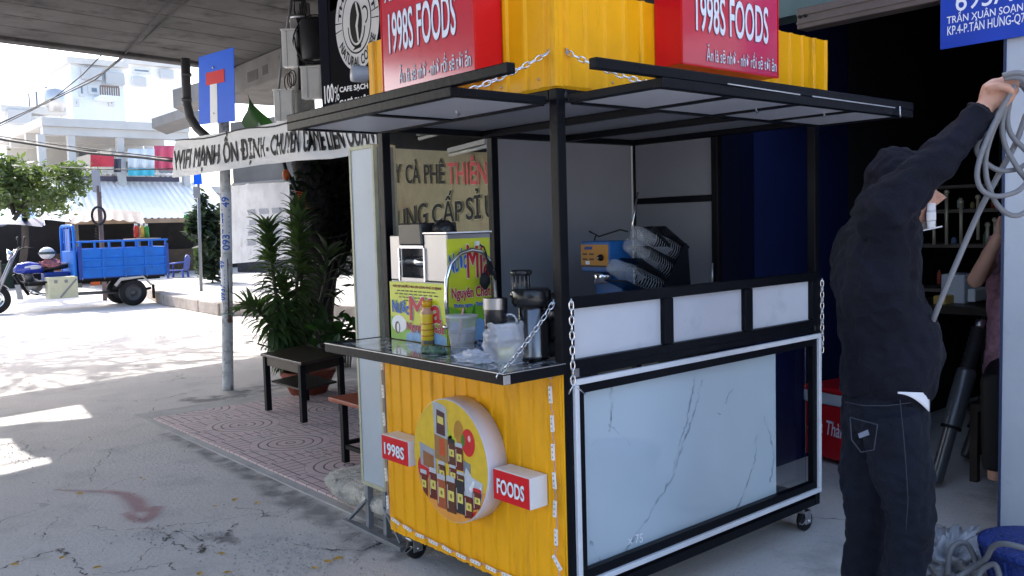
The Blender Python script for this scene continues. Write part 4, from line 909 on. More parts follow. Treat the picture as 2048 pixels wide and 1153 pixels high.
# --- clear cup with straw
def cup(name, x, y, top, rt, rb, label, liquid=None, bagged=False):
    c = onz(x, y, FLZ+.001); k = (c-CAM_POS).dot(CF)/FPX; H = (y-top)*k; t = thing(name, label, 'cup', c)
    m = MB(); m.lathe(c, ((rb*k,.001),(rt*k,H),(rt*k*1.05,H+.003),(rt*k*1.05,H+.008)), 28, cap=False); m.build('cup_wall', CLEAR, t, solid=.0009)
    m = MB(); m.lathe(c, ((rb*k,.001),(rb*k*.98,.003)), 24); m.build('cup_base', CLEAR, t)
    m = MB(); m.lathe(c, ((rt*k*1.07,H+.004),(rt*k*1.07,H+.011),(rt*k*.6,H+.012)), 28); m.build('lid', M('lid_film', (.75,.76,.78), .3, alpha=.5), t)
    if liquid: 
        m = MB(); m.lathe(c, ((rb*k*.96,.003),((rb+(rt-rb)*.42)*k*.96,H*.42)), 24); m.build('drink', liquid, t)
    return t, c, k, H
t1, c1, k1, H1 = cup('plastic_cup', 925, 706, 636, 31, 22, 'clear plastic cup with pink striped straw left of the bagged drink')
m = MB(); m.tube([onp(x, y, c1, CF) for x, y in ((917,690),(922,640),(927,617))], .0035, 8); m.build('straw', STRAW, t1)
m = MB(); m.lathe(c1, ((23*k1,H1*.2),(27.5*k1,H1*.62)), 24, cap=False); m.build('printed_logo', M('cup_print', (.35,.34,.33), .5, alpha=.35, var=.6, vs_=50), t1)
t2, c2, k2, H2 = cup('bagged_cup', 1010, 722, 652, 27, 21, 'takeaway cup of yellow juice tied inside a thin clear bag', M('yellow_juice', (.80,.72,.12), .2))
m = MB(); m.tube([onp(x, y, c2, CF) for x, y in ((1008,700),(1006,650),(1004,603))], .0035, 8); m.build('straw', STRAW, t2)
def bagf(c, k, H, r0):
    def f(u, v):
        a = u*2*math.pi; z = v*H*1.12; rr = r0*k*(1.0+.22*math.sin(min(v,1)*math.pi*.9)); d = V((math.cos(a), math.sin(a), 0))
        n_ = mnoise.noise(V((math.cos(a)*2.2, math.sin(a)*2.2, v*4)))*.16+mnoise.noise(V((math.cos(a)*6, math.sin(a)*6, v*9)))*.09+abs(mnoise.noise(V((a*1.5, v*3, 7))))*.08
        return c+d*rr*(1+n_)+V((0,0,z+(.02*mnoise.noise(V((a*2,1,1))) if v > .9 else 0)))
    return f
m = MB(); m.grid(bagf(c2, k2, H2, 34), 64, 28); bg_ = m.build('carrier_bag', BAG, t2)
for sgn in (-1,1):
    m = MB(); c_ = c2+V((0,0,H2*1.1))+CR*sgn*.022*1.0; m.tube([c_+CR*.024*math.cos(t)+V((0,0,.03*math.sin(t)))+CF*.006*math.cos(2*t) for t in [math.pi*q/8 for q in range(9)]], [.006,.005,.004,.004,.004,.004,.004,.005,.006], 6); m.build('bag_handle', BAG, t2)
cb = onz(950,722,FLZ+.001); m = MB(); m.grid(lump(cb, .055, .085, .03, 2.2, .38), 60, 36)
one(m, 'plastic_bag', BAG, cb, 'empty crumpled clear plastic bag between the two cups', 'bag')
cb = onz(972,700,FLZ+.001); m = MB(); m.grid(lump(cb, .03, .035, .03, 3.5, .6), 30, 20)
one(m, 'label_wrap', M('blue_wrap', (.06,.14,.30), .4, var=.7, vs_=60), cb, 'small crumpled blue printed wrapper behind the bagged drink', 'wrapper')

# --- cup sealing machine (blue, orange panel)
SB = M('machine_blue', (.01,.11,.35), .35, var=.1); 
ys_ = .56
def S(x, y, Y=None): return ony(x, y, Y if Y is not None else ys_)
xl, xr = S(1219,500).x, S(1262,500).x; zt_, zb__ = S(1219,483).z, 1.007
xw = .0
sm = thing('cup_sealer', 'blue cup sealing machine with orange control panel inside the cart', 'sealing machine', (xl,.66,1.007))
yb = ys_; 
def fy(x): return onx(x, 500, xl).y
yL, yR = fy(1162), fy(1218)
m = MB(); m.box(xl,xl+.16,yR,yL,S(1219,545).z,zt_); m.build('head', SB, sm, bevel=.006)
m = MB(); m.box(xl+.09,xl+.17,yR+.005,yL-.005,1.007,S(1219,545).z-.0005); m.build('column', SB, sm, bevel=.005)
m = MB(); m.box(xl-.02,xl+.17,yR,yL,1.007,1.03); m.build('base', SB, sm, bevel=.005)
za, zc = onx(1190,490,xl).z, onx(1190,531,xl).z
m = MB(); m.box(xl-.004,xl-.0005,yR+.004,yL-.004,zc,za); pn = m.build('control_panel', M('panel_orange', (.52,.22,.02), .4, var=.1), sm)
def pf(u, v, l): return V((xl-.0045-l, yL-.004-(yL-yR-.008)*u, zc+(za-zc)*v))
patch(pf, M('panel_dark', (.05,.03,.02), .5), [(0,-.09),(1,-.09),(1,.0),(0,.0)], .0006, pn)
for (u, v) in ((.15,.5),(.4,.5),(.15,.25),(.4,.25)): patch(pf, M('panel_dark'), [(u-.09,v),(u+.09,v),(u+.09,v+.08),(u-.09,v+.08)], .0006, pn, 'printed_caption')
patch(pf, M('logo_blue', (.02,.05,.25), .5), [(.12,.76),(.42,.76),(.45,.92),(.15,.92)], .0006, pn, 'maker_logo')
patch(pf, PWH, [(.17,.03),(.33,.03),(.33,.2),(.17,.2)], .0006, pn, 'display')
m = MB(); m.lathe(pf(.75,.38,0), ((.016,0),(.015,.008),(.009,.012),(.009,.02),(.006,.021)), 18, (-1,0,0)); m.build('knob', BLACKM, sm)
m = MB(); m.lathe(pf(.75,.38,.021), ((.005,0),(.004,.002)), 12, (-1,0,0)); m.build('knob_cap', CHROME, sm)
m = MB(); m.lathe((xl+.05,(yL+yR)/2,S(1219,545).z-.055), ((.045,0),(.045,.05),(.038,.054)), 20); m.build('seal_head', CHROME, sm)
m = MB(); m.box(xl-.03,xl+.08,yR+.012,yL-.012,1.062,1.078); m.build('cup_tray', STEEL, sm, bevel=.003)
m = MB(); m.tube([(xl+.06,yL-.03,zt_),(xl+.05,yL-.05,zt_+.03),(xl+.05,yL-.01,zt_+.045),(xl+.08,yL-.04,zt_+.02),(xl+.1,yR+.02,zt_+.05),(xl+.13,yR,zt_+.04)], .004, 6); m.build('mains_lead', RUBBER, sm)

# --- cup dispenser with stacks of lids
cr_ = thing('cup_dispenser', 'black tiered cup dispenser with slanted stacks of clear cups', 'cup dispenser', ony(1330,590,.5))
yd0, yd1 = .44, .56
side = [ony(x, y, yd1) for x, y in ((1262,600),(1255,560),(1232,556),(1235,540),(1290,560),(1300,548),(1268,500),(1290,497),(1330,530),(1340,520),(1305,478),(1328,482),(1365,506),(1372,490),(1385,600))]
m = MB(); m.prism([ony(x, y, yd1+.02) for x, y in ((1265,605),(1262,572),(1310,545),(1318,525),(1356,488),(1372,487),(1382,605))], (0,-.006,0)); m.build('side_plate', M('black_acrylic', (.01,.011,.016), .25), cr_)
m = MB(); m.prism([ony(x, y, yd0) for x, y in ((1300,606),(1335,560),(1352,520),(1366,490),(1374,492),(1382,606))], (0,-.006,0)); m.build('side_plate', M('black_acrylic'), cr_)
ym = (yd0+yd1)/2
for k, (p, q) in enumerate((((1322,580),(1230,535)),((1338,545),(1262,492)),((1352,508),(1275,468)))):
    a, b = ony(*p, ym), ony(*q, ym); d = (b-a).normalized(); up = V((0,1,0)).cross(d); up = up if up.z > 0 else -up
    m = MB(); m.bar(a-up*.055, b-up*.055-d*.02, .13, .006, up=up); m.build('chute', M('black_acrylic'), cr_)
    L_ = (b-a).length; n_ = 14
    for j in range(n_):
        c = a+d*(L_*(j*.055)); m = MB(); m.lathe(c, ((.046,0),(.047,.002),(.046,.004)), 20, d, cap=False); one(m, 'plastic_cup', M('cup_rim_plastic', (.5,.52,.58), .2, alpha=.4), c, 'clear plastic cup nested in a slanted stack of the black dispenser', 'cup', 'cups in the dispenser', solid=.0006)
    m = MB(); m.lathe(a+d*L_*.7, ((.046,0),(.036,L_*.30),(.034,L_*.36),(.0,L_*.37)), 20, d, cap=False); one(m, 'plastic_cup', CLEAR, a+d*L_*.7, 'clear plastic cup nested in a slanted stack of the black dispenser', 'cup', 'cups in the dispenser', solid=.0006)
for (p, q) in (((1360,496),(1312,455)),((1322,492),(1288,456))):
    a, b = ony(*p, ym), ony(*q, ym); m = MB(); m.bar(a, b, .11, .012); m.build('top_guide', M('black_acrylic'), cr_)
m = MB(); m.tube([ony(1259,487,.62), ony(1268,430,.62), ony(1276,385,.62)], .0045, 8)
one(m, 'metal_rod', CHROME, ony(1259,487,.62), 'thin shiny metal rod leaning up behind the cup dispenser', 'rod')
# ================================================================== LEFT OF THE CART
# --- tall narrow light-box sign on an angle-iron stand
lb_ = thing('light_box_sign', 'tall narrow weathered light box sign on grey angle iron feet', 'sign', (.14,1.455,0))
CREAM = M('aged_cream_paint', (.45,.44,.30), .5, var=.2, vs_=12, dirt=((.25,.16,.08), 14, .62, .7)); PANEL = M('faded_panel', (.44,.50,.56), .4, var=.08, vs_=4, dirt=((.30,.33,.36), 7, .6, .7))
x0_, x1_ = .1, .225
m = MB(); m.box(x0_+.004,x1_-.004,1.352,1.560,.245,1.872); m.build('sign_panel', PANEL, lb_)
for y in (1.343, 1.549): 
    m = MB(); m.box(x0_,x1_,y,y+.018,.24,1.882); m.build('side_trim', CREAM, lb_, bevel=.002)
for z in (.236, 1.866):
    m = MB(); m.box(x0_-.001,x1_+.001,1.3615,1.5485,z,z+.02); m.build('end_trim', CREAM, lb_, bevel=.002)
m = MB(); m.box(x0_+.02,x1_-.02,1.334,1.342,.25,1.87); m.build('side_panel', M('dull_panel', (.22,.21,.18), .6, var=.4, vs_=5), lb_)
AI = M('grey_angle_iron', (.24,.25,.27), .55, .4, var=.2, vs_=10)
for y in (1.375, 1.535):
    m = MB(); m.bar((x0_+.02,y,.015),(x0_+.02,y,.30), .028,.03); m.build('leg', AI, lb_, bevel=.002)
m = MB(); m.bar((x0_-.02,1.18,.012),(x0_-.01,1.735,.012), .035,.022); m.build('base_bar', AI, lb_, bevel=.002)
for ya, yb in ((1.375,1.215),(1.535,1.69)):
    m = MB(); m.bar((x0_+.01,ya,.16),(x0_-.005,yb,.03), .025,.012); m.build('brace', AI, lb_, bevel=.002)
m = MB(); m.bar((x0_+.12,1.3,.012),(x0_+.12,1.6,.012), .035,.022); m.build('base_bar', AI, lb_)

# --- dead-end road sign on its pole
dp0 = onz(456,780); 
sgn = thing('dead_end_sign', 'blue dead end road sign with red and white T on a pole', 'road sign', dp0)
SA, SB_, SC_, SD = onx(397,115,1.12), onx(467,95,1.22), onx(470,243,1.22), onx(398,250,1.12)
sz = (SA+SC_)/2; rgt = ((SB_-SA)+(SC_-SD)).normalized(); nrm_ = V((rgt.y,-rgt.x,0)).normalized(); nrm_ = nrm_ if nrm_.dot(CAM_POS-sz) > 0 else -nrm_
def sp2(u, v, l=0): return SD.lerp(SC_, u).lerp(SA.lerp(SB_, u), v)+nrm_*l
SBL = M('sign_blue', (.004,.12,.78), .4, var=.06, spec=.2, dirt=((.03,.14,.6), 8, .62, .5))
m = MB(); m.hexa(sp2(0,0), sp2(1,0), sp2(1,1), sp2(0,1), -nrm_*.004); m.build('plate', SBL, sgn)
m = MB(); m.hexa(sp2(.33,.0,.002), sp2(.53,.0,.002), sp2(.53,.58,.002), sp2(.33,.58,.002), -nrm_*.0018); m.build('white_stem', WHITE, sgn)
m = MB(); m.hexa(sp2(.22,.56,.003), sp2(.74,.56,.003), sp2(.74,.74,.003), sp2(.22,.74,.003), -nrm_*.0028); m.build('red_bar', M('sign_red', (.66,.008,.02), .4, spec=.2), sgn)
for v in (.14,.8):
    m = MB(); m.lathe(sp2(.43,v,.002), ((.011,0),(.01,.005)), 10, nrm_); m.build('bolt', ZINC, sgn)
pt_ = [onz(456,780), onp(455,700,dp0,CF), onp(454,560,dp0,CF), onp(452,440,dp0,CF), onp(450,350,dp0,CF), onp(447,240,dp0,CF)]
def polemat():
    m = M('flaked_white_pole', (.62,.62,.62), .6, var=.15, vs_=9, dirt=((.10,.085,.08), 13, .50, .9)); return m
m = MB(); m.tube([p.lerp(q, k/6) for p, q in zip(pt_, pt_[1:]) for k in range(6)]+[pt_[-1]], .052, 14); m.build('pole', polemat(), sgn)
STK = M('white_sticker', (.72,.72,.74), .5, var=.1, vs_=12); RUST = M('red_rust', (.16,.05,.04), .8, var=.5, vs_=14)
def wrap(y0, y1, a0, a1, r, mat, name):
    p, q = onp(454,y0,dp0,CF), onp(452,y1,dp0,CF); b = MB()
    b.grid(lambda u, v: p.lerp(q, v)+(-CF*V((1,1,0))).normalized()*r*math.cos(R(a0+(a1-a0)*u))+CR*r*math.sin(R(a0+(a1-a0)*u)), 8, 4); return b.build(name, mat, sgn)
wrap(505,385,-75,80,.0545,STK,'sticker'); wrap(570,515,-80,25,.0545,STK,'sticker'); wrap(645,518,28,88,.0545,RUST,'rust_patch')
def vtext(s, y0, y1, a0, a1):
    p, q = onp(454,y0,dp0,CF), onp(452,y1,dp0,CF); fw = (-CF*V((1,1,0))).normalized()
    put_text(s, lambda u, v, l: p.lerp(q, u)+(fw*math.cos(R(a1+(a0-a1)*v))+CR*math.sin(R(a1+(a0-a1)*v)))*(.0555+l), LETB, sgn, .03)
vtext('0937177149', 500, 395, -28, 45); vtext('0937177149', 600, 522, -70, 0); vtext('0937177149', 445, 388, -80, -35)
m = MB(); c_ = onp(455,628,dp0,CF); m.tube([c_+V((.056*math.cos(a),.056*math.sin(a),.006*math.sin(a*2))) for a in [k*.52 for k in range(12)]], .006, 6, closed=True); m.build('string_tie', M('green_string', (.2,.35,.28), .7), sgn)

# --- white banner
BW = M('banner_cloth', (.66,.66,.67), .6, var=.06, vs_=2, dirt=((.42,.42,.43), 3, .6, .5))
BX = 1.12
bt_ = [onx(x, y, BX) for x, y in ((349,281),(430,268),(520,253),(590,238),(660,226),(752,212))]; bb_ = [onx(x, y, BX) for x, y in ((345,356),(430,345),(520,330),(590,322),(665,318),(752,304))]
def lerpl(P, u):
    f = u*(len(P)-1); k = min(int(f), len(P)-2); return P[k].lerp(P[k+1], f-k)
def banf(u, v): 
    p = lerpl(bb_, u).lerp(lerpl(bt_, u), v); return p+V((.02*mnoise.noise(V((u*7,v*1.5,0)))+.03*mnoise.noise(V((u*3+v*2,v,4)))+.006*mnoise.noise(V((u*16+v*6,v*2,9))),0,0))
bn = thing('wifi_banner', 'long white cloth banner with black capital letters strung between the poles', 'banner', (BX,5,2))
m = MB(); m.grid(banf, 160, 16); m.build('banner_cloth', BW, bn)
put_text('WIFI MẠNH ỔN ĐỊNH - CHUYÊN GAME LIÊN QUÂN', lambda u, v, l: banf(.005+.985*u, .07+.92*v)+V((-.0035-l,0,0)), LETK, bn, .022)
m = MB(); m.tube([banf(k/20,.99)+V((-.004,0,.004+.03*math.sin(k/20*math.pi*3)**2*(-1))) for k in range(21)], .006, 6); m.build('top_cord', RUBBER, bn)

# --- black coffee billboard
BBX = 2.2
bb = thing('coffee_billboard', 'black billboard with round white coffee logo above the cart roof', 'billboard', onx(700,215,BBX))
yA, yB = onx(640,100,BBX).y, onx(640,100,BBX).y-1.55; zA = onx(660,240,BBX).z-.2
BBM = M('billboard_black', (.006,.006,.010), .8, var=.15, spec=.05)
m = MB(); m.box(BBX,BBX+.09,yB,yA,zA,4.05); m.build('board', BBM, bb, bevel=.004)
m = MB(); m.box(BBX-.004,BBX-.0005,yA-.18,yA-.004,zA+.01,4.04); m.build('edge_strip', M('billboard_blue_black', (.008,.010,.02), .8, spec=.05), bb)
lc = onx(714,42,BBX); lr = (lc-onx(714,142,BBX)).length*1.0
lc = V((BBX, onx(714,42,BBX).y, lc.z)); lw = abs(onx(670,50,BBX).y-onx(758,50,BBX).y)/2; lh = abs(onx(714,142,BBX).z-lc.z)
def lg(a, r, l, e=1.0): return V((BBX-.003-l, lc.y-lw*r*math.cos(a), lc.z+lh*r*math.sin(a)*e))
def disc_(r, l, mat, nm): m = MB(); m.poly([lg(2*math.pi*k/48, r, l) for k in range(48)]); return m.build(nm, mat, bb)
LG = M('logo_white', (.72,.73,.76), .45)
disc_(1.0,.002,LG,'logo_disc'); disc_(.665,.003,LETK,'logo_ring'); disc_(.63,.004,LG,'logo_field')
def arc_text(s, a0, a1, r0, r1, flip):
    put_text(s, lambda u, v, l: lg(R(a0+(a1-a0)*u), (r1-(r1-r0)*v) if flip else (r0+(r1-r0)*v), .005+l), LETK, bb, .03)
arc_text('THIÊN NHẤT', 172, 8, .73, .93, False); arc_text('NATURAL COFFEE', 207, 333, .73, .93, True)
for a in (180,0):
    for da in (-5,6):
        m = MB(); m.poly([lg(R(a+da), .68,.005), lg(R(a+da), .99,.005), lg(R(a+da+1.4), .99,.005), lg(R(a+da+1.4), .68,.005)]); m.build('logo_tick', LETK, bb)
def lshape(pts, l, mat, nm='logo_mark'): m = MB(); m.poly([V((BBX-.003-l, lc.y-lw*a, lc.z+lh*b)) for a, b in pts]); m.build(nm, mat, bb)
lshape([(.28*math.cos(t)-.02, .42*math.sin(t)-.03) for t in [k*.26 for k in range(24)]], .006, LETK); 
lshape([(-.02,.36),(.05,.1),(-.04,-.1),(.04,-.42),(.1,-.42),(.06,-.12),(.14,.1),(.04,.38)], .007, LG)
for (r0, r1, c, a0, a1) in ((.36,.40,(.0,-.08),180,350),(.12,.16,(.38,.06),-80,130)):
    m = MB(); n_ = 16
    for k in range(n_):
        t0, t1 = R(a0+(a1-a0)*k/n_), R(a0+(a1-a0)*(k+1)/n_); m.poly([V((BBX-.009, lc.y-lw*(c[0]+r*math.cos(t)), lc.z+lh*(c[1]+r*1.15*math.sin(t)))) for r, t in ((r0,t0),(r1,t0),(r1,t1),(r0,t1))])
    m.build('logo_cup', LETK, bb)
lshape([(-.22,-.58),(.16,-.56),(.2,-.5),(-.1,-.52)], .006, LETK); lshape([(.02,.44),(.12,.6),(.3,.66),(.16,.5)], .006, LETK)
def btx(s, xa, ya, xb, yb, h, bold=.03):
    a, b = onx(xa, ya, BBX), onx(xb, yb, BBX); put_text(s, lambda u, v, l: V((BBX-.006-l, a.y+(b.y-a.y)*u, a.z+(b.z-a.z)*u+h*v)), LETW, bb, bold)
btx('100', 651, 208, 669, 203, .165); btx('%', 671, 205, 680, 200, .14, .0); btx('CAFE SẠCH NGUYÊN CHẤT', 681, 188, 830, 166, .085); btx('CAFÉ BUÔN MÊ THUỘT', 681, 216, 815, 193, .085)
# round-nosed lamp on the billboard
lp = thing('spot_lamp', 'grey cylinder lamp fixed in front of the black billboard', 'lamp', dep(712,145,6.0))
c_ = dep(703,147,5.9); m = MB(); ax = (CR*.9+CF*.35).normalized(); m.lathe(c_, ((.004,-.002),(.052,0),(.056,.012),(.056,.10),(.05,.11)), 24, ax); m.build('lamp_body', M('lamp_grey', (.42,.44,.50), .4, var=.1), lp)
m = MB(); m.tube([c_+ax*.09, c_+ax*.22+V((0,0,-.02))], .014, 8); m.build('lamp_arm', GREYM, lp)

# --- coffee poster inside the shop
PX = 2.24
pst = thing('wholesale_poster', 'brownish wholesale poster with black and red capitals behind the cart', 'poster', onx(880,470,PX))
pT = [onx(x, y, PX) for x, y in ((765,296),(880,302),(1000,306))]; pB = [onx(x, y, PX) for x, y in ((765,520),(880,520),(1000,520))]
def pof(u, v): p = lerpl(pB, u).lerp(lerpl(pT, u), v); return p+V((.004*mnoise.noise(V((u*5,v*3,1))),0,0))
def poster_mat():
    m = M('poster_tan', (.24,.205,.09), .5, var=.25, vs_=4, dirt=((.20,.085,.03), 3, .53, .75)); return m
m = MB(); m.grid(pof, 20, 8); m.build('sheet', poster_mat(), pst)
def ptx(s, xa, ya, xb, yb, h, mat, bold=.02):
    a, b = onx(xa, ya, PX-.006), onx(xb, yb, PX-.006); put_text(s, lambda u, v, l: a.lerp(b, u)+V((-l,0,h*v)), mat, pst, bold, rim=M('poster_cream',(.42,.39,.24),.5), rimw=.02)
ptx('C', 748,366, 772,366, .16, LETK); ptx('TY', 777,366, 803,366, .16, LETK); ptx('CÀ', 812,367, 840,367, .20, LETK); ptx('PHÊ', 849,367, 889,367, .20, LETK); ptx('THIÊN', 896,368, 974,368, .215, LETR)
ptx('CUNG', 776,470, 854,450, .19, LETK); ptx('CẤP', 865,448, 926,441, .25, LETK); ptx('SỈ', 933,440, 962,437, .235, LETK); ptx('U', 971,436, 990,434, .17, LETK)

# --- street power pole with boxes, cables
pp = V((3.0,7.2,0)); q_ = onp(612,300,pp,CF); pp = V((q_.x,q_.y,0))
pole = thing('utility_pole', 'round concrete utility pole with meter boxes behind the banner', 'utility pole', pp)
m = MB(); m.tube([pp, pp+V((0,0,4.15))], [.15,.12], 20); m.build('shaft', M('pole_concrete', (.36,.35,.34), .85, var=.2, vs_=4, bump=.3, bs=20), pole)
CASE = M('meter_case', (.75,.76,.75), .45, var=.1, dirt=((.4,.4,.38), 5, .62, .6))
def mbox(x0, y0, x1, y1, d, dd=.12):
    a, b = dep(x0, y1, d), dep(x1, y0, d); rr = (CR*V((1,1,0))).normalized(); w = (b-a).dot(rr); hh = b.z-a.z; fw = (CF*V((1,1,0))).normalized()
    m = MB(); m.hexa(a, a+rr*w, a+rr*w+V((0,0,hh)), a+V((0,0,hh)), fw*dd); o = m.build('meter_box', CASE, pole, bevel=.01)
    m = MB(); m.hexa(a+V((0,0,hh+.001))-rr*.008-fw*.008, a+rr*(w+.008)+V((0,0,hh+.001))-fw*.008, a+rr*(w+.008)+V((0,0,hh+.02))-fw*.008, a+V((0,0,hh+.02))-rr*.008-fw*.008, fw*(dd+.02)); m.build('box_lid', CASE, o)
    m = MB(); m.box(0,0,0,0,0,0) if False else m.hexa(a+rr*w*.33-fw*.003, a+rr*(w*.33+.004)-fw*.003, a+rr*(w*.33+.004)+V((0,0,hh))-fw*.003, a+rr*w*.33+V((0,0,hh))-fw*.003, fw*.004); m.build('box_seam', GREYM, o)
    return o
dP = (pp-CAM_POS).dot(CF)
dP -= .24
mbox(565,62,594,134,dP-.22); mbox(549,182,585,243,dP-.22); mbox(603,136,640,198,dP-.26)
def ptube(px, d, r, name, mat=RUBBER, par=None, n=8):
    m = MB(); P = [dep(x, y, d+(random.uniform(-.01,.01))) for x, y in px]; m.tube(P, r, n); return m.build(name, mat, par or pole)
ptube(((583,0),(578,30),(573,62)), dP-.16, .016, 'conduit', GREYM); ptube(((566,90),(562,130),(557,182)), dP-.16, .015, 'conduit', GREYM)
for k in range(7): ptube(((590+k*3,-10),(588+k*4,20),(597+k*2,50),(600+k,90),(597+k*2,130),(598+k,180)), dP-.17, .008, 'service_cable')
def coil(cx, cy, rx, ry, d, n, par, r=.009):
    for k in range(n):
        m = MB(); ox, oy = random.uniform(-5,5), random.uniform(-5,5); s1 = random.uniform(.9,1.08)
        m.tube([dep(cx+ox+rx*s1*math.cos(t), cy+oy+ry*s1*math.sin(t), d+.02*math.sin(t*2+k)) for t in [2*math.pi*j/24 for j in range(24)]], r, 6, closed=True); m.build('cable_loop', RUBBER, par)
coil(630,80,40,46,dP-.24,4,pole); coil(580,160,7,16,dP-.24,3,pole,.006)
m = MB(); m.lathe(dep(622,78,dP-.2), ((.12,-.25),(.13,-.22),(.13,.18),(.10,.22)), 20, (0,0,1)); m.build('splice_can', M('splice_black', (.03,.03,.035), .4), pole)
for y in (40, 118): m = MB(); c_ = V((pp.x,pp.y,dep(612,y,dP).z)); m.tube([c_-V((0,0,.02)), c_+V((0,0,.02))], .152, 20); m.build('strap', ZINC, pole)

# --- white sheet hung behind the dead-end pole
SX = 1.78
st_ = [onx(x, y, SX) for x, y in ((457,372),(515,366),(579,363))]; sb2 = [onx(x, y, SX) for x, y in ((462,528),(520,523),(583,518))]
def shf(u, v): p = lerpl(sb2, u).lerp(lerpl(st_, u), v); return p+V((.03*mnoise.noise(V((u*4,v*3,1)))+.015*mnoise.noise(V((u*10+v*4,v*6,3))),0,0))
m = MB(); m.grid(shf, 30, 24)
SHT = M('dirty_white_sheet', (.80,.81,.86), .7, var=.16, vs_=5, dirt=((.33,.27,.27), 4, .58, .6))
sht = one(m, 'hanging_sheet', SHT, onx(520,525,SX), 'dirty white plastic sheet hanging behind the leafy plant', 'sheet')
m = MB(); m.tube([shf(k/10,1.0) for k in range(11)], .008, 6); m.build('hem_rod', GREYM, sht)
def prt(s, u0, u1, v0, v1): put_text(s, lambda u, v, l: shf(u0+(u1-u0)*u, v0+(v1-v0)*v)+V((-.006-l,0,0)), M('faint_print', (.36,.38,.46), .7), sht, .02)
for k in range(3):
    for j in range(4):
        m = MB(); u0, v0 = .32+k*.2, .6-j*.13; m.grid(lambda u, v: shf(u0+.13*u, v0+.07*v)+V((-.006,0,0)), 3, 2); m.build('faint_print', M('faint_print', (.40,.42,.50), .7), sht)

# --- leafy plants
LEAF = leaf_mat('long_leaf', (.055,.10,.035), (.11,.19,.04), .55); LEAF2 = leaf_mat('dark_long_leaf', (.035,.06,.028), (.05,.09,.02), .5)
lv = MB(); lv.smooth = True
prof = [(0,.004,0),(.12,.055,.02),(.35,.105,.05),(.6,.095,.03),(.85,.045,-.05),(1,.0,-.16)]
rw = [[lv.P((x, -w, z)) for x, w, z in prof], [lv.P((x, 0, z-.018)) for x, w, z in prof], [lv.P((x, w, z)) for x, w, z in prof]]
for a in range(2):
    for k in range(5): lv.F((rw[a][k], rw[a][k+1], rw[a+1][k+1], rw[a+1][k]))
LVM = lv.mesh('leaf', LEAF); LVM2 = lv.mesh('leaf', LEAF2)
def leaf_xf(p, d, s, tw=0.0):
    d = V(d).normalized(); u = V((0,0,1)); y = u.cross(d); y = y.normalized() if y.length > .05 else V((0,1,0))
    return frame(p, d, y) @ Matrix.Rotation(tw, 4, 'X') @ Matrix.Scale(s, 4)
random.seed(11)
def rosette_plant(name, label, stems, me, base, stemmat, group=None, count=None, maxleaf=300):
    t = thing(name, label, 'plant', base, group); n = 0; ex_ = MB(); ex_.smooth = True
    for (path, r, dens, ls, spread) in stems:
        P = [V(p) for p in path]; m = MB(); m.tube(P, [r*1.2]+[r]*(len(P)-1), 7); m.build('stem', stemmat, t)
        seg = [(b-a).length for a, b in zip(P, P[1:])]; tot = sum(seg); k = int(tot*dens)
        for i in range(k):
            s = tot*((i+random.random())/k); q = s; 
            for a, b, l in zip(P, P[1:], seg):
                if q <= l: p = a.lerp(b, q/l); ax = (b-a).normalized(); break
                q -= l
            tt = s/tot; ang = i*2.4+random.uniform(-.4,.4); o1 = ax.orthogonal().normalized(); d = Matrix.Rotation(ang, 3, ax) @ o1
            rise = .15+1.0*max(0, tt-.55)/.45+random.uniform(-.3,.2)-(.45 if tt < .5 else 0)
            dd = d*spread+ax*rise+V((0,0,-.25*(1-tt))); n += 1
            X_ = leaf_xf(p, dd, ls*random.uniform(.75,1.2), random.uniform(-.5,.5))
            if i % 2 == 0 and n <= 2*maxleaf: inst(me, 'leaf', t, X_)
            else:
                b_ = len(ex_.v)
                for vv in me.vertices: ex_.P(X_ @ vv.co)
                for pp_ in me.polygons: ex_.F([b_+q for q in pp_.vertices])
    if ex_.f: ex_.build('foliage', me.materials[0], t, kind='stuff')
    return t
BARK = M('green_stem', (.09,.08,.05), .7, var=.3, vs_=20); TRUNK = M('dark_bark', (.025,.02,.018), .9, var=.4, vs_=14, bump=.8, bs=30)
b0 = V((1.55,5.1,.0)); 
def PD(x, y, d): return dep(x, y, d)
plant = rosette_plant('leafy_shrub', 'tall green shrub with long narrow leaves in the pot by the sign pole', [
  ([PD(575,715,7.9), PD(560,640,7.85), PD(545,540,7.8), PD(535,455,7.7)], .016, 230, .205, .9),
  ([PD(572,715,7.9), PD(548,660,7.8), PD(520,625,7.7), PD(492,610,7.6)], .012, 200, .19, .9),
  ([PD(580,715,8.0), PD(575,640,8.0), PD(568,580,8.0), PD(562,560,8.0)], .013, 210, .2, .9),
  ([PD(570,715,7.85), PD(540,695,7.8), PD(515,688,7.75)], .008, 46, .15, .8),
  ([PD(578,715,8.1), PD(590,620,8.1), PD(598,520,8.1), PD(596,435,8.1)], .016, 180, .2, .9)], LVM, b0, BARK)
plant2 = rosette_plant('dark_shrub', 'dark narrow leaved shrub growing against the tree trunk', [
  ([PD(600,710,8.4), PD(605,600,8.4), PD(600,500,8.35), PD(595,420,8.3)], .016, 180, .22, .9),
  ([PD(610,700,8.5), PD(640,600,8.5), PD(650,560,8.5), PD(655,500,8.5)], .012, 60, .27, .8)], LVM2, V((1.9,5.6,0)), BARK)
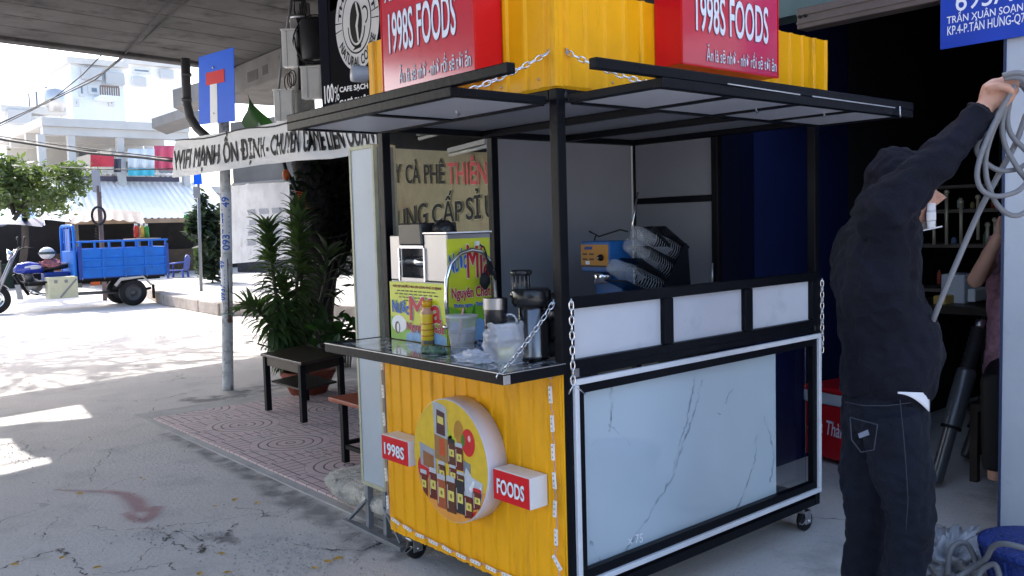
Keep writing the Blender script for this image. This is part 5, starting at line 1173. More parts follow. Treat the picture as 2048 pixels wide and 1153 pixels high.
# broad-leaved small plant at right behind the table
bl = MB(); bl.smooth = True; 
for sx in (1,-1): bl.F([bl.P(p) for p in ((0,0,0),(.25,.2*sx,.03),(.6,.3*sx,.04),(.85,.18*sx,0),(1,0,-.08),(.5,0,-.03))])
BLM = bl.mesh('leaf', leaf_mat('broad_leaf', (.018,.05,.012), (.03,.10,.01)))
bp_ = thing('broad_leaf_plant', 'low bushy plant with broad dark leaves beside the light box', 'plant', onz(690,735))
for k in range(90):
    c = dep(random.gauss(690,22), random.gauss(672,18), random.gauss(7.4,.15)); inst(BLM, 'leaf', bp_, leaf_xf(c, (random.uniform(-1,1),random.uniform(-1,1),random.uniform(-.3,.7)), random.uniform(.1,.17), random.uniform(-.6,.6)))
m = MB(); 
for k in range(6): m.tube([dep(690+k*4-10,735,7.45), dep(680+k*8-16,680,7.4)], .008, 6)
m.build('stem', BARK, bp_)
# fallen side leaf seen against grille
# --- tree with forked trunk and phone-number sticker
tr0 = onz(640,745); trd = (tr0-CAM_POS).dot(CF)+.35
tree = thing('street_tree', 'dark forked street tree trunk with cable and blue number sticker', 'tree', dep(630,730,trd))
def TP(*pts, dd=0.0): return [dep(x, y, trd+dd) for x, y in pts]
m = MB(); m.tube(TP((628,735),(630,690),(632,620),(640,520),(643,440),(632,380),(615,330),(605,260)), [.22,.20,.19,.2,.21,.2,.17,.14], 14); m.build('trunk', TRUNK, tree)
m = MB(); m.tube(TP((675,730),(665,690),(650,630),(648,560)), [.09,.07,.08,.1], 10); m.build('root_limb', TRUNK, tree)
m = MB(); m.tube(TP((640,470),(670,435),(700,405),(740,370)), [.12,.09,.08,.07], 10); m.build('limb', TRUNK, tree)
m = MB(); m.tube(TP((645,440),(668,380),(672,330),(660,270)), [.11,.09,.08,.06], 10); m.build('limb', TRUNK, tree)
NUM = M('number_sheet_blue', (.12,.35,.62), .5, var=.1)
cs = dep(603,348,trd-.12); rr = (CR*V((1,1,0))).normalized(); fw = (CF*V((1,1,0))).normalized()
def stk(u, v, l=0): a = (u-.5)*1.5; return cs+rr*math.sin(a)*.115*1.0+fw*(.0-(math.cos(a)-1)*.115-l)+V((0,0,(v-.5)*.175))
m = MB(); m.grid(lambda u, v: stk(u, v), 8, 2); m.build('number_sheet', NUM, tree)
put_text('0838345', lambda u, v, l: stk(.06+.88*u, .18+.6*v, .003+l), LETW, tree, .03)
m = MB(); m.tube(TP((560,300),(572,340),(592,378),(600,392),(612,412), dd=-.2), .02, 8); m.build('sleeve_cable', RUBBER, tree)
CO = M('orange_coil', (.5,.10,.02), .5)
for k in range(7):
    c_ = dep(598+k*2.2, 384+k*5.2, trd-.2); m = MB(); m.tube([c_+(rr*math.cos(t)*.042+V((0,0,-.012))*math.cos(t)+fw*math.sin(t)*.042) for t in [2*math.pi*j/12 for j in range(12)]], .008, 6, closed=True); m.build('coil_turn', CO, tree)
m = MB(); m.ball(dep(572,350,trd-.25), .04,.04,.06); m.build('orange_tag', CO, tree)
wtag = MB(); ca = dep(580,402,trd-.2); wtag.hexa(ca-rr*.04-V((0,0,.055)), ca+rr*.04-V((0,0,.055)), ca+rr*.04+V((0,0,.055)), ca-rr*.04+V((0,0,.055)), fw*.004); wt = wtag.build('number_card', WHITE, tree)
put_text('17024', lambda u, v, l: ca-rr*.036+rr*.072*u+V((0,0,-.03+.05*v))-fw*(.003+l), LETK, tree, .03)
for k in range(4): m = MB(); m.tube(TP((600+k*6,735),(660+k*14,430+k*6),(700+k*9,395+k*14),(760,360+k*20), dd=-.16), .012, 6) if k else m.tube(TP((690,430),(706,410),(720,440),(690,470),(640,480), dd=-.2), .012, 6); m.build('hanging_cable', RUBBER, tree)
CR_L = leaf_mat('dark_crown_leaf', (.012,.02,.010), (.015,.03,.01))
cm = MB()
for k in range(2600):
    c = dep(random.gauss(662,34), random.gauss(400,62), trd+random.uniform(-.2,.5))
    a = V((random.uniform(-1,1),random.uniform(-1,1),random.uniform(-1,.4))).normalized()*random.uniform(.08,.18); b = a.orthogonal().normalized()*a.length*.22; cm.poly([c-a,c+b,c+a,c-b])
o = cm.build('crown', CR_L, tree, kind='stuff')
# banana-like leaf behind the banner
m = MB(); 
def banana(u, v): a, b = dep(520,245,9.2), dep(498,188,9.2); w = (rr*1.0)*(v-.5)*.32*math.sin(math.pi*min(1,.12+u*.95)); return a.lerp(b,u)+w+V((0,0,-.25*abs(v-.5)))+fw*.05*math.cos(v*6)
m.grid(banana, 10, 6); one(m, 'banana_leaf', leaf_mat('banana_green', (.03,.09,.03), (.05,.16,.03)), dep(520,245,9.2), 'single broad green leaf rising above the banner', 'leaf')

# --- pot, table, bench
pc = onz(600,795); m = MB(); m.lathe((0,0,0), ((.16,0),(.235,.16),(.25,.18),(.25,.21),(.225,.21),(.2,.17),(0,.16)), 28); m.v = [v+V((1.62,5.05,.02)) for v in m.v]
one(m, 'flower_pot', M('terracotta', (.30,.075,.045), .7, var=.2, vs_=7), (1.62,5.05,.02), 'round terracotta pot under the dark table', 'pot')
tb_ = thing('side_table', 'small dark wooden table in front of the leafy shrub', 'table', (1.27,4.3,.03))
tn, tlf, trt = onz(602,726,.5), onz(520,707,.5), onz(692,707,.5); ax1, ax2 = (tlf-tn), (trt-tn)
m = MB(); m.prism([tn, trt, trt+ax1, tlf][::1], (0,0,-.022)); m.build('table_top', M('table_brown', (.05,.032,.026), .28, var=.2, vs_=10), tb_, bevel=.004)
e1_, e2_ = ax1.normalized(), ax2.normalized()
def tc_(a, b): return tn+ax1*a+ax2*b
for a, b in ((.07,.07),(.93,.07),(.07,.93),(.93,.93)):
    p = tc_(a, b); m = MB(); m.bar((p.x,p.y,.03),(p.x,p.y,.4775), .045,.045); m.build('leg', BLACKM, tb_, bevel=.003)
for (a, b), (c, d) in (((.12,.07),(.88,.07)),((.12,.93),(.88,.93)),((.07,.12),(.07,.88)),((.93,.12),(.93,.88))):
    p, q = tc_(a, b), tc_(c, d); m = MB(); m.bar(V((p.x,p.y,.44)), V((q.x,q.y,.44)), .022,.07); m.build('apron', WOODD, tb_)
m = MB(); m.prism([V((p.x,p.y,.26)) for p in (tc_(.12,.12), tc_(.12,.88), tc_(.88,.88), tc_(.88,.12))], (0,0,.015)); m.build('lower_shelf', WOODD, tb_)
bn_ = thing('bench', 'low bench with orange brown seat and black legs behind the light box', 'bench', (.78,2.4,.03))
m = MB(); m.box(.60,.92,1.95,2.80,.405,.43); m.build('seat', M('seat_orange', (.33,.075,.035), .4, var=.15), bn_, bevel=.004)
for x in (.63,.89):
    for y in (2.0,2.66):
        m = MB(); m.box(x-.02,x+.02,y-.02,y+.02,.03,.4045); m.build('leg', BLACKM, bn_, bevel=.003)
for y in (2.0,2.66): m = MB(); m.box(.651,.869,y-.012,y+.012,.14,.165); m.build('stretcher', BLACKM, bn_)
for x in (.63,.89): m = MB(); m.box(x-.012,x+.012,2.021,2.639,.12,.145); m.build('stretcher', BLACKM, bn_)
# ================================================================== ACROSS THE STREET
TY = 16.9                                        # near side of the three-wheeler, which stands along X, nose to -X
tk = thing('cargo_tricycle', 'blue three wheeled cargo motorcycle parked along the far kerb', 'cargo tricycle', (2.6,TY+.5,0))
TB = M('truck_blue', (.012,.15,.60), .45, var=.15, vs_=4, spec=.3, dirt=((.05,.07,.16), 6, .56, .75)); TBD = M('truck_blue_dark', (.012,.05,.30), .4, var=.2)
WT = 1.05                                        # width
def Tp(x, y, dy=0.0): return ony(x, y, TY+dy)
bx0, bx1 = Tp(160,555).x, Tp(337,540).x; bz0, bz1 = Tp(240,553).z, Tp(240,496).z; bzt = Tp(240,488).z
m = MB(); m.box(bx0,bx1,TY,TY+.03,bz0,bz1); sd = m.build('side_board', TB, tk, bevel=.008)
for z in (.3,.6): 
    m = MB(); zz = bz0+(bz1-bz0)*z; m.box(bx0+.05,bx1-.05,TY-.03,TY-.0005,zz,zz+.035); m.build('pressed_rib', TB, sd, bevel=.006)
m = MB(); m.box(bx0,bx1,TY+WT-.03,TY+WT,bz0,bz1); m.build('side_board', TB, tk, bevel=.008)
m = MB(); m.box(bx0+.001,bx1-.001,TY+.031,TY+WT-.031,bz0-.02,bz0+.03); m.build('load_floor', TBD, tk)
m = MB(); m.box(bx1-.03,bx1,TY+.031,TY+WT-.031,bz0+.031,bz1); m.build('tail_board', TB, tk, bevel=.006)
m = MB(); m.box(bx0,bx0+.03,TY+.031,TY+WT-.031,bz0+.031,bz1); m.build('head_board', TB, tk)
for y in (TY+.015, TY+WT-.015):
    m = MB(); m.bar((bx0-.02,y,bzt+.06),(bx1+.02,y,bzt+.06), .04,.035)
    for k in range(7): x = bx0+.03+(bx1-bx0-.06)*k/6; m.bar((x,y,bz1+.001),(x,y,bzt+.045), .05,.03)
    m.build('side_rail', TB, tk, bevel=.005)
# cab guard of bent tube with plates
gz = Tp(140,452).z; gx = bx0-.06
m = MB(); y0, y1 = TY+.05, TY+WT-.05; zb_2 = bz0-.02
m.tube([(gx,y0,zb_2),(gx,y0,gz-.12),(gx,y0+.04,gz-.03),(gx,y0+.12,gz),(gx,y1-.12,gz),(gx,y1-.04,gz-.03),(gx,y1,gz-.12),(gx,y1,zb_2)], .03, 10)
for f_ in (.3,.55,.75): y = y0+(y1-y0)*f_; m.tube([(gx,y,bz0+.1),(gx,y,gz-.005)], .014, 8)
m.tube([(gx,y0,bz1-.05),(gx,y1,bz1-.05)], .018, 8); m.build('cab_guard', TB, tk)
m = MB(); m.box(gx-.006,gx+.006,y0+.3,y1-.33,bz0+.2,gz-.06); m.build('guard_plate', M('guard_plate', (.10,.16,.42), .5), tk)
m = MB(); m.box(gx-.012,gx+.012,y0+.02,y1-.02,bz0,bz1-.06); m.build('guard_plate', TB, tk)
# chassis
m = MB(); 
for y in (TY+.28, TY+WT-.28): m.bar((bx0-.95,y,bz0-.07),(bx1-.1,y,bz0-.07), .05,.07)
m.build('chassis', BLACKM, tk)
def wheel(c, r, w, par=tk, spokes=0):
    m = MB(); m.lathe(V(c)-V((0,w/2,0)), ((r*.62,0),(r*.9,0),(r,w*.2),(r,w*.8),(r*.9,w),(r*.62,w)), 28, (0,1,0), cap=False); m.lathe(V(c)-V((0,w/2,0)), ((r*.62,w),(r*.62,0)), 28, (0,1,0), cap=False); t = m.build('wheel', RUBBER, par)
    m = MB(); m.lathe(V(c)-V((0,w*.3,0)), ((.0,.02),(r*.2,.0),(r*.22,.03),(r*.5,.04),(r*.55,.0),(r*.63,0),(r*.63,w*.6),(0,w*.6)), 24, (0,1,0)); m.build('rim', M('rim_grey', (.10,.10,.105), .5, .4) if not spokes else CHROME, t)
    return t
rw_ = (Tp(268,587).x, TY+.07, .275); wheel(rw_, .275, .14); wheel((rw_[0],TY+WT-.07,.275), .275, .14)
m = MB(); m.tube([(rw_[0],TY+.1,.275),(rw_[0],TY+WT-.1,.275)], .05, 10); m.ball((rw_[0],TY+WT/2,.275), .14); m.build('rear_axle', BLACKM, tk)
# mudguard stay (pale bent tube over the wheel)
m = MB(); m.tube([(rw_[0]-.36,TY-.01,.44),(rw_[0]-.25,TY-.01,.57),(rw_[0]+.2,TY-.01,.60),(rw_[0]+.36,TY-.01,.42)], [.035,.035,.022,.022], 8); m.build('mudguard_stay', M('pale_tube', (.55,.52,.5), .5), tk)
m = MB(); m.box(Tp(181,565).x,Tp(200,565).x,TY-.012,TY,Tp(190,571).z,Tp(190,564).z); m.build('side_reflector', M('amber', (.5,.08,.01), .3), tk)
# motorcycle front
cxm = TY+WT/2
def Mp(x, y): return ony(x, y, cxm)
m = MB(); tx0, tx1 = Mp(26,536).x, Mp(88,540).x; tz = Mp(60,538).z
m.rings([(V((tx0,cxm,tz-.02)),V((0,.02,0)),V((0,0,.03))),(V((tx0+.08,cxm,tz+.01)),V((0,.11,0)),V((0,0,.10))),(V(((tx0+tx1)/2,cxm,tz+.02)),V((0,.14,0)),V((0,0,.13))),(V((tx1-.08,cxm,tz)),V((0,.11,0)),V((0,0,.10))),(V((tx1,cxm,tz-.02)),V((0,.06,0)),V((0,0,.05)))], 16); tank = m.build('fuel_tank', M('tank_blue', (.02,.04,.35), .2, coat=.5), tk)
m = MB(); m.rings([(V((tx0+.18+k*.1,cxm-.137+abs(k-1.5)*.012,tz+.03)),V((0,.008,0)),V((0,0,.05-abs(k-1.5)*.02))) for k in range(4)], 8); m.build('tank_flash', M('flash_white', (.6,.6,.68), .3), tank)
m = MB(); m.rings([(V((tx1-.05,cxm,tz-.02)),V((0,.08,0)),V((0,0,.05))),(V((tx1+.15,cxm,tz+.0)),V((0,.13,0)),V((0,0,.06))),(V((gx-.05,cxm,tz+.03)),V((0,.14,0)),V((0,0,.06)))], 14); m.build('seat', M('seat_black', (.015,.015,.016), .45), tk)
m = MB(); m.box(Mp(85,548).x,gx-.02,cxm-.16,cxm+.16,Mp(100,566).z,tz-.085); m.build('side_cover', TBD, tk, bevel=.03)
ex = Mp(68,575); m = MB(); m.ball(ex+V((0,0,.02)), .17,.15,.14); m.lathe(ex+V((-.06,0,.1)), ((.08,0),(.08,.18),(.06,.2)), 14, (-.3,0,1)); m.build('engine', M('engine_alloy', (.22,.22,.23), .4, .7, var=.3, vs_=20), tk)
for k in range(6): m = MB(); m.lathe(ex+V((-.07-.009*k,0,.13+.03*k)), ((.1,0),(.1,.008)), 14, (-.3,0,1)); m.build('cooling_fin', M('fin_dark', (.06,.06,.065), .5, .5), tk)
fwx = ony(3,606,cxm).x-.12; fw_c = V((fwx,cxm,.29)); wheel(fw_c, .29, .10, tk, 1)
for sy in (-.09,.09):
    m = MB(); m.tube([fw_c+V((0,sy,0)), V((Mp(32,500).x,cxm+sy,Mp(32,500).z))], .022, 8); m.build('front_fork', M('fork_steel', (.25,.25,.27), .35, .7), tk)
m = MB(); hb = V((Mp(34,503).x,cxm,Mp(34,503).z)); m.tube([hb+V((.22,-.36,.05)), hb+V((.1,-.3,.07)), hb+V((0,-.1,.03)), hb+V((0,.1,.03)), hb+V((.1,.3,.07)), hb+V((.22,.36,.05))], .014, 8); m.build('handlebar', BLACKM, tk)
for sy in (-.24,.24):
    m = MB(); a = hb+V((.06,sy,.05)); m.tube([a, a+V((.02,sy*.2,.16))], .006, 6); m.ball(a+V((.02,sy*.25,.2)), .02,.06,.04); m.build('mirror', BLACKM, tk)
m = MB(); m.lathe(hb+V((-.06,0,-.06)), ((.03,.0),(.10,.08),(.11,.12)), 16, (-1,0,0)); m.build('headlamp', CHROME, tk)
m = MB(); m.grid(lambda u, v: fw_c+V((math.cos(R(30+u*130))*.33, (v-.5)*.12, math.sin(R(30+u*130))*.33)), 12, 3); m.build('front_mudguard', M('mud_grey', (.3,.3,.32), .4), tk, solid=.006)
m = MB(); m.hexa(Tp(35,600,.2), Tp(48,600,.2), Tp(40,570,.2), Tp(30,570,.2), (0,.02,0)); m.build('leg_shield', M('mud_grey'), tk)
m = MB(); m.tube([ex+V((-.1,-.12,-.05)), ex+V((.1,-.2,-.15)), ex+V((.7,-.22,-.12))], [.025,.03,.04], 8); m.build('exhaust', CHROME, tk)
# cream tool box
bxa, bxb, bza, bzb = Tp(99,600).x, Tp(158,600).x, Tp(130,597).z, Tp(130,554).z
m = MB(); m.box(bxa,bxb,TY+.0,TY+.3,bza,bzb); tl = m.build('tool_box', M('cream_box', (.55,.54,.38), .5, var=.12, vs_=6, dirt=((.3,.28,.2), 7, .6, .6)), tk, bevel=.01)
m = MB(); m.bar((bxa+.2,TY-.006,bza+.02),(bxb-.02,TY-.006,bzb-.05), .01,.03); m.build('box_strap', GREYM, tl)
for x in (.25,.6): m = MB(); xx = bxa+(bxb-bxa)*x; m.box(xx-.03,xx+.03,TY-.012,TY-.001,bzb-.12,bzb-.06); m.build('box_latch', GREYM, tl)
for k in range(5):
    x = bx0+.04+(bx1-bx0-.08)*k/4; m = MB(); m.box(x-.025,x+.025,TY-.022,TY-.0005,bz0-.01,bz1+.0); m.build('side_stake', TB, tk, bevel=.004)
    m = MB(); m.tube([(x,TY-.02,bz0+.02),(x,TY-.045,bz0-.0),(x,TY-.03,bz0-.04)], .008, 6); m.build('rope_hook', M('hook_steel', (.3,.3,.3), .5, .6), tk)
for x in (bx0+.02, bx1-.02): m = MB(); m.box(x-.035,x+.035,TY-.03,TY+.035,bz0-.03,bz1+.06); m.build('corner_post', TBD, tk, bevel=.006)
m = MB()
for k in range(4): m.tube([(rw_[0]-.42,TY+.2,.36-.014*k),(rw_[0],TY+.2,.30-.014*k),(rw_[0]+.42,TY+.2,.36-.014*k)], .008, 5)
m.build('leaf_spring', BLACKM, tk)
m = MB(); m.box(rw_[0]+.42,rw_[0]+.43,TY,TY+.16,.12,.42); m.build('mud_flap', RUBBER, tk)
m = MB(); m.box(bx0-.9,bx1-.05,TY+.1,TY+WT-.1,bz0-.06,bz0-.025); m.build('under_frame', BLACKM, tk)
for sy in (-.2,.2,.05): m = MB(); m.tube([hb+V((.08,sy,.05)), hb+V((-.12,sy*.6,-.02)), hb+V((-.02,sy*.3,-.3)), hb+V((.35,sy*.2,-.42))], .006, 5); m.build('control_cable', RUBBER, tk)
m = MB(); m.tube([V((tx0,cxm,tz-.1)), ex+V((-.25,0,.1)), ex+V((-.1,0,-.15))], .03, 8); m.tube([V((tx0,cxm,tz)), V((gx,cxm,tz-.15)), V((gx,cxm,bz0-.05)), ex+V((.2,0,-.1))], .025, 8); m.build('cradle', BLACKM, tk)
m = MB(); m.tube([ex+V((0,-.3,-.14)), ex+V((0,.3,-.14))], .016, 8); m.build('foot_pegs', RUBBER, tk)
m = MB(); m.tube([(bx0-.2,TY+WT*.5,.3),(rw_[0],TY+WT*.5,.28)], .035, 8); m.build('drive_shaft', GREYM, tk)
# helmet and cloth on the seat
hc = Mp(94,507); m = MB(); m.smooth = True; m.ball(hc, .145,.13,.125, 20, 14)
hl = one(m, 'helmet', M('helmet_white', (.62,.64,.66), .3, var=.15, vs_=9, dirt=((.1,.15,.18), 6, .6, .8)), hc-V((0,0,.12)), 'pale open face helmet resting on the tricycle seat', 'helmet')
m = MB(); m.grid(lambda u, v: hc+V((-.0+.16*math.cos(u*6.28)*(1.02), .15*math.sin(u*6.28), -.02+.05*v)), 24, 2); m.build('visor_band', M('visor_dark', (.04,.06,.07), .2), hl)
cc = Mp(100,523); m = MB(); m.grid(lump(cc-V((0,0,.12)), .2,.13,.12, 3, .4), 30, 18); one(m, 'checked_cloth', M('red_check', (.38,.14,.16), .8, var=.7, vs_=26), cc-V((0,0,.12)), 'red and white checked cloth under the helmet', 'cloth')
# bottles on the load
for i, (x, cm_, nm, lab) in enumerate(((273,(.45,.03,.02),'red_can','red can standing on the tricycle load board'),(285,(.5,.35,.08),'amber_bottle','amber bottle between the red can and the green bottle'),(294,(.03,.25,.06),'green_bottle','green bottle with white top standing on the load board'))):
    c = ony(x, 475, TY+.4); s_ = .05; m = MB(); m.lathe(c, ((s_,0),(s_,.2),(s_*.6,.25)), 14); o = one(m, nm, M('bottle_'+nm, cm_, .25), c, lab, 'bottle')
    m = MB(); m.lathe(c, ((s_*.62,.25),(s_*.62,.29)), 12); m.build('cap', WHITE, o)
c = ony(284,477,TY+.4); m = MB(); m.box(c.x-.28,c.x+.28,TY+.05,TY+.75,c.z-.03,c.z-.002); one(m, 'load_board', M('board_tan', (.35,.3,.25), .7), (c.x,TY+.4,c.z-.03), 'flat board across the tricycle sides carrying bottles', 'board')
# blue plastic chair behind the tail
ch = onz(352,572); chd = (ch-CAM_POS).dot(CF); PC = M('chair_blue', (.08,.12,.45), .4); k_ = chd/FPX
chair = thing('plastic_chair', 'pale blue plastic chair behind the tricycle tailboard', 'chair', ch)
rr_ = (CR*V((1,1,0))).normalized(); ff_ = (CF*V((1,1,0))).normalized()
def cpt(a, b, z): return ch+rr_*a+ff_*b+V((0,0,z))
for a in (-.22,.22):
    for b in (0,.4): m = MB(); m.tube([cpt(a*1.1,b,0), cpt(a*.9,b,.42)], [.03,.035], 8); m.build('leg', PC, chair)
m = MB(); m.prism([cpt(-.24,-.02,.42), cpt(.24,-.02,.42), cpt(.22,.42,.40), cpt(-.22,.42,.40)], (0,0,.03)); m.build('seat', PC, chair, bevel=.02)
m = MB(); m.grid(lambda u, v: cpt(.24+.05*v, .0+.42*u, .45+.42*v*(1-.25*(2*u-1)**2)), 8, 6); m.build('backrest', PC, chair, solid=.02)
for b in (0,.4): m = MB(); m.tube([cpt(-.22,b,.42), cpt(-.2,b,.62), cpt(.24,b,.66)], .02, 8); m.build('armrest', PC, chair)

# --- market shed with corrugated roof
HY = 25.0
shed = thing('market_shed', 'open market shed with white corrugated roof across the street', 'shed', (6.3,HY+2,0))
rf0 = [ony(x, y, HY+3.5) for x, y in ((135,368),(430,368))]; rf1 = [ony(x, y, HY) for x, y in ((130,440),(430,436))]
WR = M('white_corrugated', (.86,.84,.80), .45, var=.08, vs_=1.0, dirt=((.45,.42,.4), 1.5, .6, .5))
def roof_sheet(a, b, c, d, n, amp, name, par, mat):
    m = MB(); N = n*4
    def pt(i, v): t = i/N; p = V(a).lerp(V(b), t).lerp(V(d).lerp(V(c), t), v); return p+V((0,0,amp*(1 if i % 4 in (1,2) else 0)))
    g_ = [[m.P(pt(i, j/2)) for j in range(3)] for i in range(N+1)]
    for i in range(N):
        for j in range(2): m.F((g_[i][j], g_[i+1][j], g_[i+1][j+1], g_[i][j+1]))
    return m.build(name, mat, par, solid=.01)
xa, xb = rf1[0].x, 9.6; z1 = rf1[0].z; z0 = ony(280,366,HY+3.5).z
roof_sheet((xa,HY,z1),(xb,HY,z1-.05),(xb+.5,HY+3.5,z0),(xa+.5,HY+3.5,z0), 26, .045, 'roof', shed, WR)
z2 = ony(280,352,HY+3.7).z; roof_sheet((xa+.6,HY+3.45,z0+.25),(xb,HY+3.45,z0+.2),(xb+.2,HY+5.2,z2+.15),(xa+.8,HY+5.2,z2+.2), 26, .045, 'upper_roof', shed, WR)
m = MB(); m.box(xa+.7,xb-.5,HY+3.46,HY+3.52,z0+.04,z0+.2); m.build('ridge_beam', M('purple_grey', (.10,.09,.13), .6), shed)
SHADEW = M('shed_shade_wall', (.022,.018,.017), .9, var=.4, vs_=2, dirt=((.05,.04,.035), 2.5, .55, .6))  # near-black back wall, the shade inside the shed put into its colour
m = MB(); m.box(-4.0,xb+2,HY+2.9,HY+3.0,0,2.05); m.build('back_wall', SHADEW, shed)
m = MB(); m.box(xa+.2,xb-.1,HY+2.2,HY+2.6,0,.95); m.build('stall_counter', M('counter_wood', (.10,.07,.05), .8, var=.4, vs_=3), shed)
for x in (xa+.3, xa+2.0, xb-.4): m = MB(); m.box(x-.05,x+.05,HY+.05,HY+.15,0,z1+.0); m.build('post', M('shed_post', (.14,.13,.12), .8), shed)
m = MB(); m.box(xa,xb,HY-.02,HY+.0,z1-.14,z1-.005); m.build('eave_strip', M('tan_strip', (.40,.28,.18), .7, var=.3, vs_=2), shed)
a, b = ony(368,437,HY-.03), ony(395,431,HY-.03); m = MB(); m.box(a.x,b.x,HY-.05,HY-.022,a.z,b.z+.02); m.build('green_strip', M('green_tape', (.05,.42,.12), .5), shed)
# brown awning under the eave
m = MB()
def awn(u, v): 
    p = ony(140+u*150, 446-8*math.sin(u*math.pi), HY-1.2).lerp(ony(150+u*130, 424-4*math.sin(u*math.pi), HY-.1), v); return p+V((0,0,-.05*abs(math.sin(u*22))*(1-v)))
m.grid(awn, 44, 6); one(m, 'brown_awning', M('brown_canvas', (.28,.24,.21), .8, var=.15), ony(220,446,HY-.6), 'sagging brown canvas awning below the white corrugated roof', 'awning')
m = MB(); m.grid(lambda u, v: ony(-20+u*110, 448+6*math.sin(u*9), HY-3.0).lerp(ony(-20+u*100, 405, HY-1.0), v), 14, 5); one(m, 'blue_tarp', M('blue_tarp', (.05,.20,.55), .5, var=.35, vs_=2), ony(30,450,HY-2), 'blue tarpaulin stretched behind the left tree', 'tarp')
m = MB(); m.grid(lambda u, v: ony(70+u*70, 442-2*math.sin(u*5), HY-2.6).lerp(ony(72+u*45, 395, HY-1.5), v), 10, 5); one(m, 'white_tarp', M('white_tarp', (.62,.64,.66), .5, var=.2, vs_=3), ony(100,442,HY-2), 'white tarpaulin between the blue tarpaulin and the shed', 'tarp')
m = MB(); m.grid(lambda u, v: ony(-30+u*115, 452-3*math.sin(u*4), HY-3.4).lerp(ony(-30+u*115, 436, HY-2.6), v), 10, 3); one(m, 'dark_awning', M('navy_canvas', (.02,.03,.08), .6, var=.2), ony(30,452,HY-3), 'dark navy awning edge at the left margin behind the tricycle', 'awning')
# clutter in the dark stalls
random.seed(5)
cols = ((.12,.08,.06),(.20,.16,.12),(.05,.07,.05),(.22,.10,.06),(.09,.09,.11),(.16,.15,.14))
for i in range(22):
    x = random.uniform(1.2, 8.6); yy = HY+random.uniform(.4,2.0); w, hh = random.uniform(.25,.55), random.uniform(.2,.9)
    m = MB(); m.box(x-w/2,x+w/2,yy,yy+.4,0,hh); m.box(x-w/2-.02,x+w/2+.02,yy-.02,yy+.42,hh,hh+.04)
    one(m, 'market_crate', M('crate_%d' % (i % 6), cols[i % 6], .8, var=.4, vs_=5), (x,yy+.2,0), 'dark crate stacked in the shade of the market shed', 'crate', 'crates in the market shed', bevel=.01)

# --- unfinished concrete house
HZ = 28.0
hs = thing('unfinished_house', 'unfinished pale concrete house frame with open upper floor and laundry', 'house', (7,HZ+3,0))
PALE = M('pale_concrete', (.55,.53,.50), .9, var=.12, vs_=1); PALEW = M('pale_wall', (.62,.60,.56), .9, var=.1, vs_=1.5)
hx0, hx1 = ony(82,250,HZ).x, ony(378,268,HZ).x; hzr = ony(230,256,HZ).z
m = MB(); m.box(hx0,hx1,HZ-.1,HZ+7,hzr-.05,hzr+.22); m.build('roof_slab', PALE, hs, bevel=.02)
m = MB(); m.box(hx0+.05,hx1,HZ,HZ+.35,hzr-.3,hzr-.052); m.build('edge_beam', PALE, hs)
for x in (85,145,243,372):
    X = ony(x, 300, HZ).x; m = MB(); m.box(X-.11,X+.11,HZ+.02,HZ+.24,0,hzr-.301); m.build('column', PALE, hs, bevel=.01)
X = ony(147,300,HZ+4).x; 
for x, dy in ((300,5),(150,5.5),(205,5)): X = ony(x,300,HZ+dy).x; m = MB(); m.box(X-.13,X+.13,HZ+dy,HZ+dy+.26,0,hzr-.052); m.build('column', PALE, hs)
for yb_ in (2.3,4.6): m = MB(); m.box(hx0+.05,hx1-.05,HZ+yb_,HZ+yb_+.22,hzr-.32,hzr-.052); m.build('floor_beam', PALE, hs)
zf = ony(240,352,HZ).z
m = MB(); m.box(hx0,hx1+2.2,HZ+.3,HZ+7,zf-.55,zf-.3); m.build('floor_slab', PALE, hs)
m = MB(); m.box(hx0+.3,hx1+2,HZ+6.6,HZ+6.8,zf-.3,hzr-.1); m.build('rear_wall', PALEW, hs)
m = MB(); m.box(hx0+2.2,hx0+2.35,HZ+.6,HZ+6.6,zf-.3,hzr-.6); m.build('partition', PALEW, hs)
for (x0, y0, x1, y1) in ((158,300,205,350),(255,325,310,350),(320,340,345,358)):
    a, b = ony(x0, y1, HZ+6.55), ony(x1, y0, HZ+6.55); m = MB(); m.box(a.x,b.x,HZ+6.55,HZ+6.59,a.z,b.z); m.build('window', M('dull_window', (.18,.2,.22), .3), hs)
m = MB(); m.box(-1,hx1+3,HZ+.4,HZ+.6,0,zf-.56); m.build('ground_wall', PALEW, hs)
# laundry
def cloth(name, x0, y0, x1, y1, mat, label, n=8):
    m = MB(); m.grid(lambda u, v: ony(x0+(x1-x0)*u, y1+(y0-y1)*v, HZ-.3+.08*math.sin(u*n*2)*(1-.4*v)), 30, 4); return one(m, name, mat, ony((x0+x1)/2, y1, HZ-.3), label, 'laundry', solid=.01)
cloth('red_banner', 181, 309, 228, 334, M('laundry_red', (.55,.05,.07), .8, var=.3, vs_=3), 'red printed cloth hanging in the open upper floor', 3)
cloth('striped_curtain', 256, 298, 309, 336, M('laundry_white', (.70,.72,.74), .8), 'white curtain with turquoise hem hanging beside the red sheet', 9)
o = cloth('turquoise_hem', 256, 337, 309, 352, M('laundry_turquoise', (.10,.50,.60), .8), 'turquoise cloth hanging below the white curtain', 9)
cloth('pink_sheet', 308, 292, 351, 341, M('laundry_pink', (.62,.10,.16), .8, var=.1), 'bright pinkish red sheet hanging at the right end of the laundry line', 7)
cloth('dark_trousers', 228, 318, 242, 345, M('laundry_dark', (.08,.08,.10), .8), 'dark trousers drying by the middle concrete column', 3)

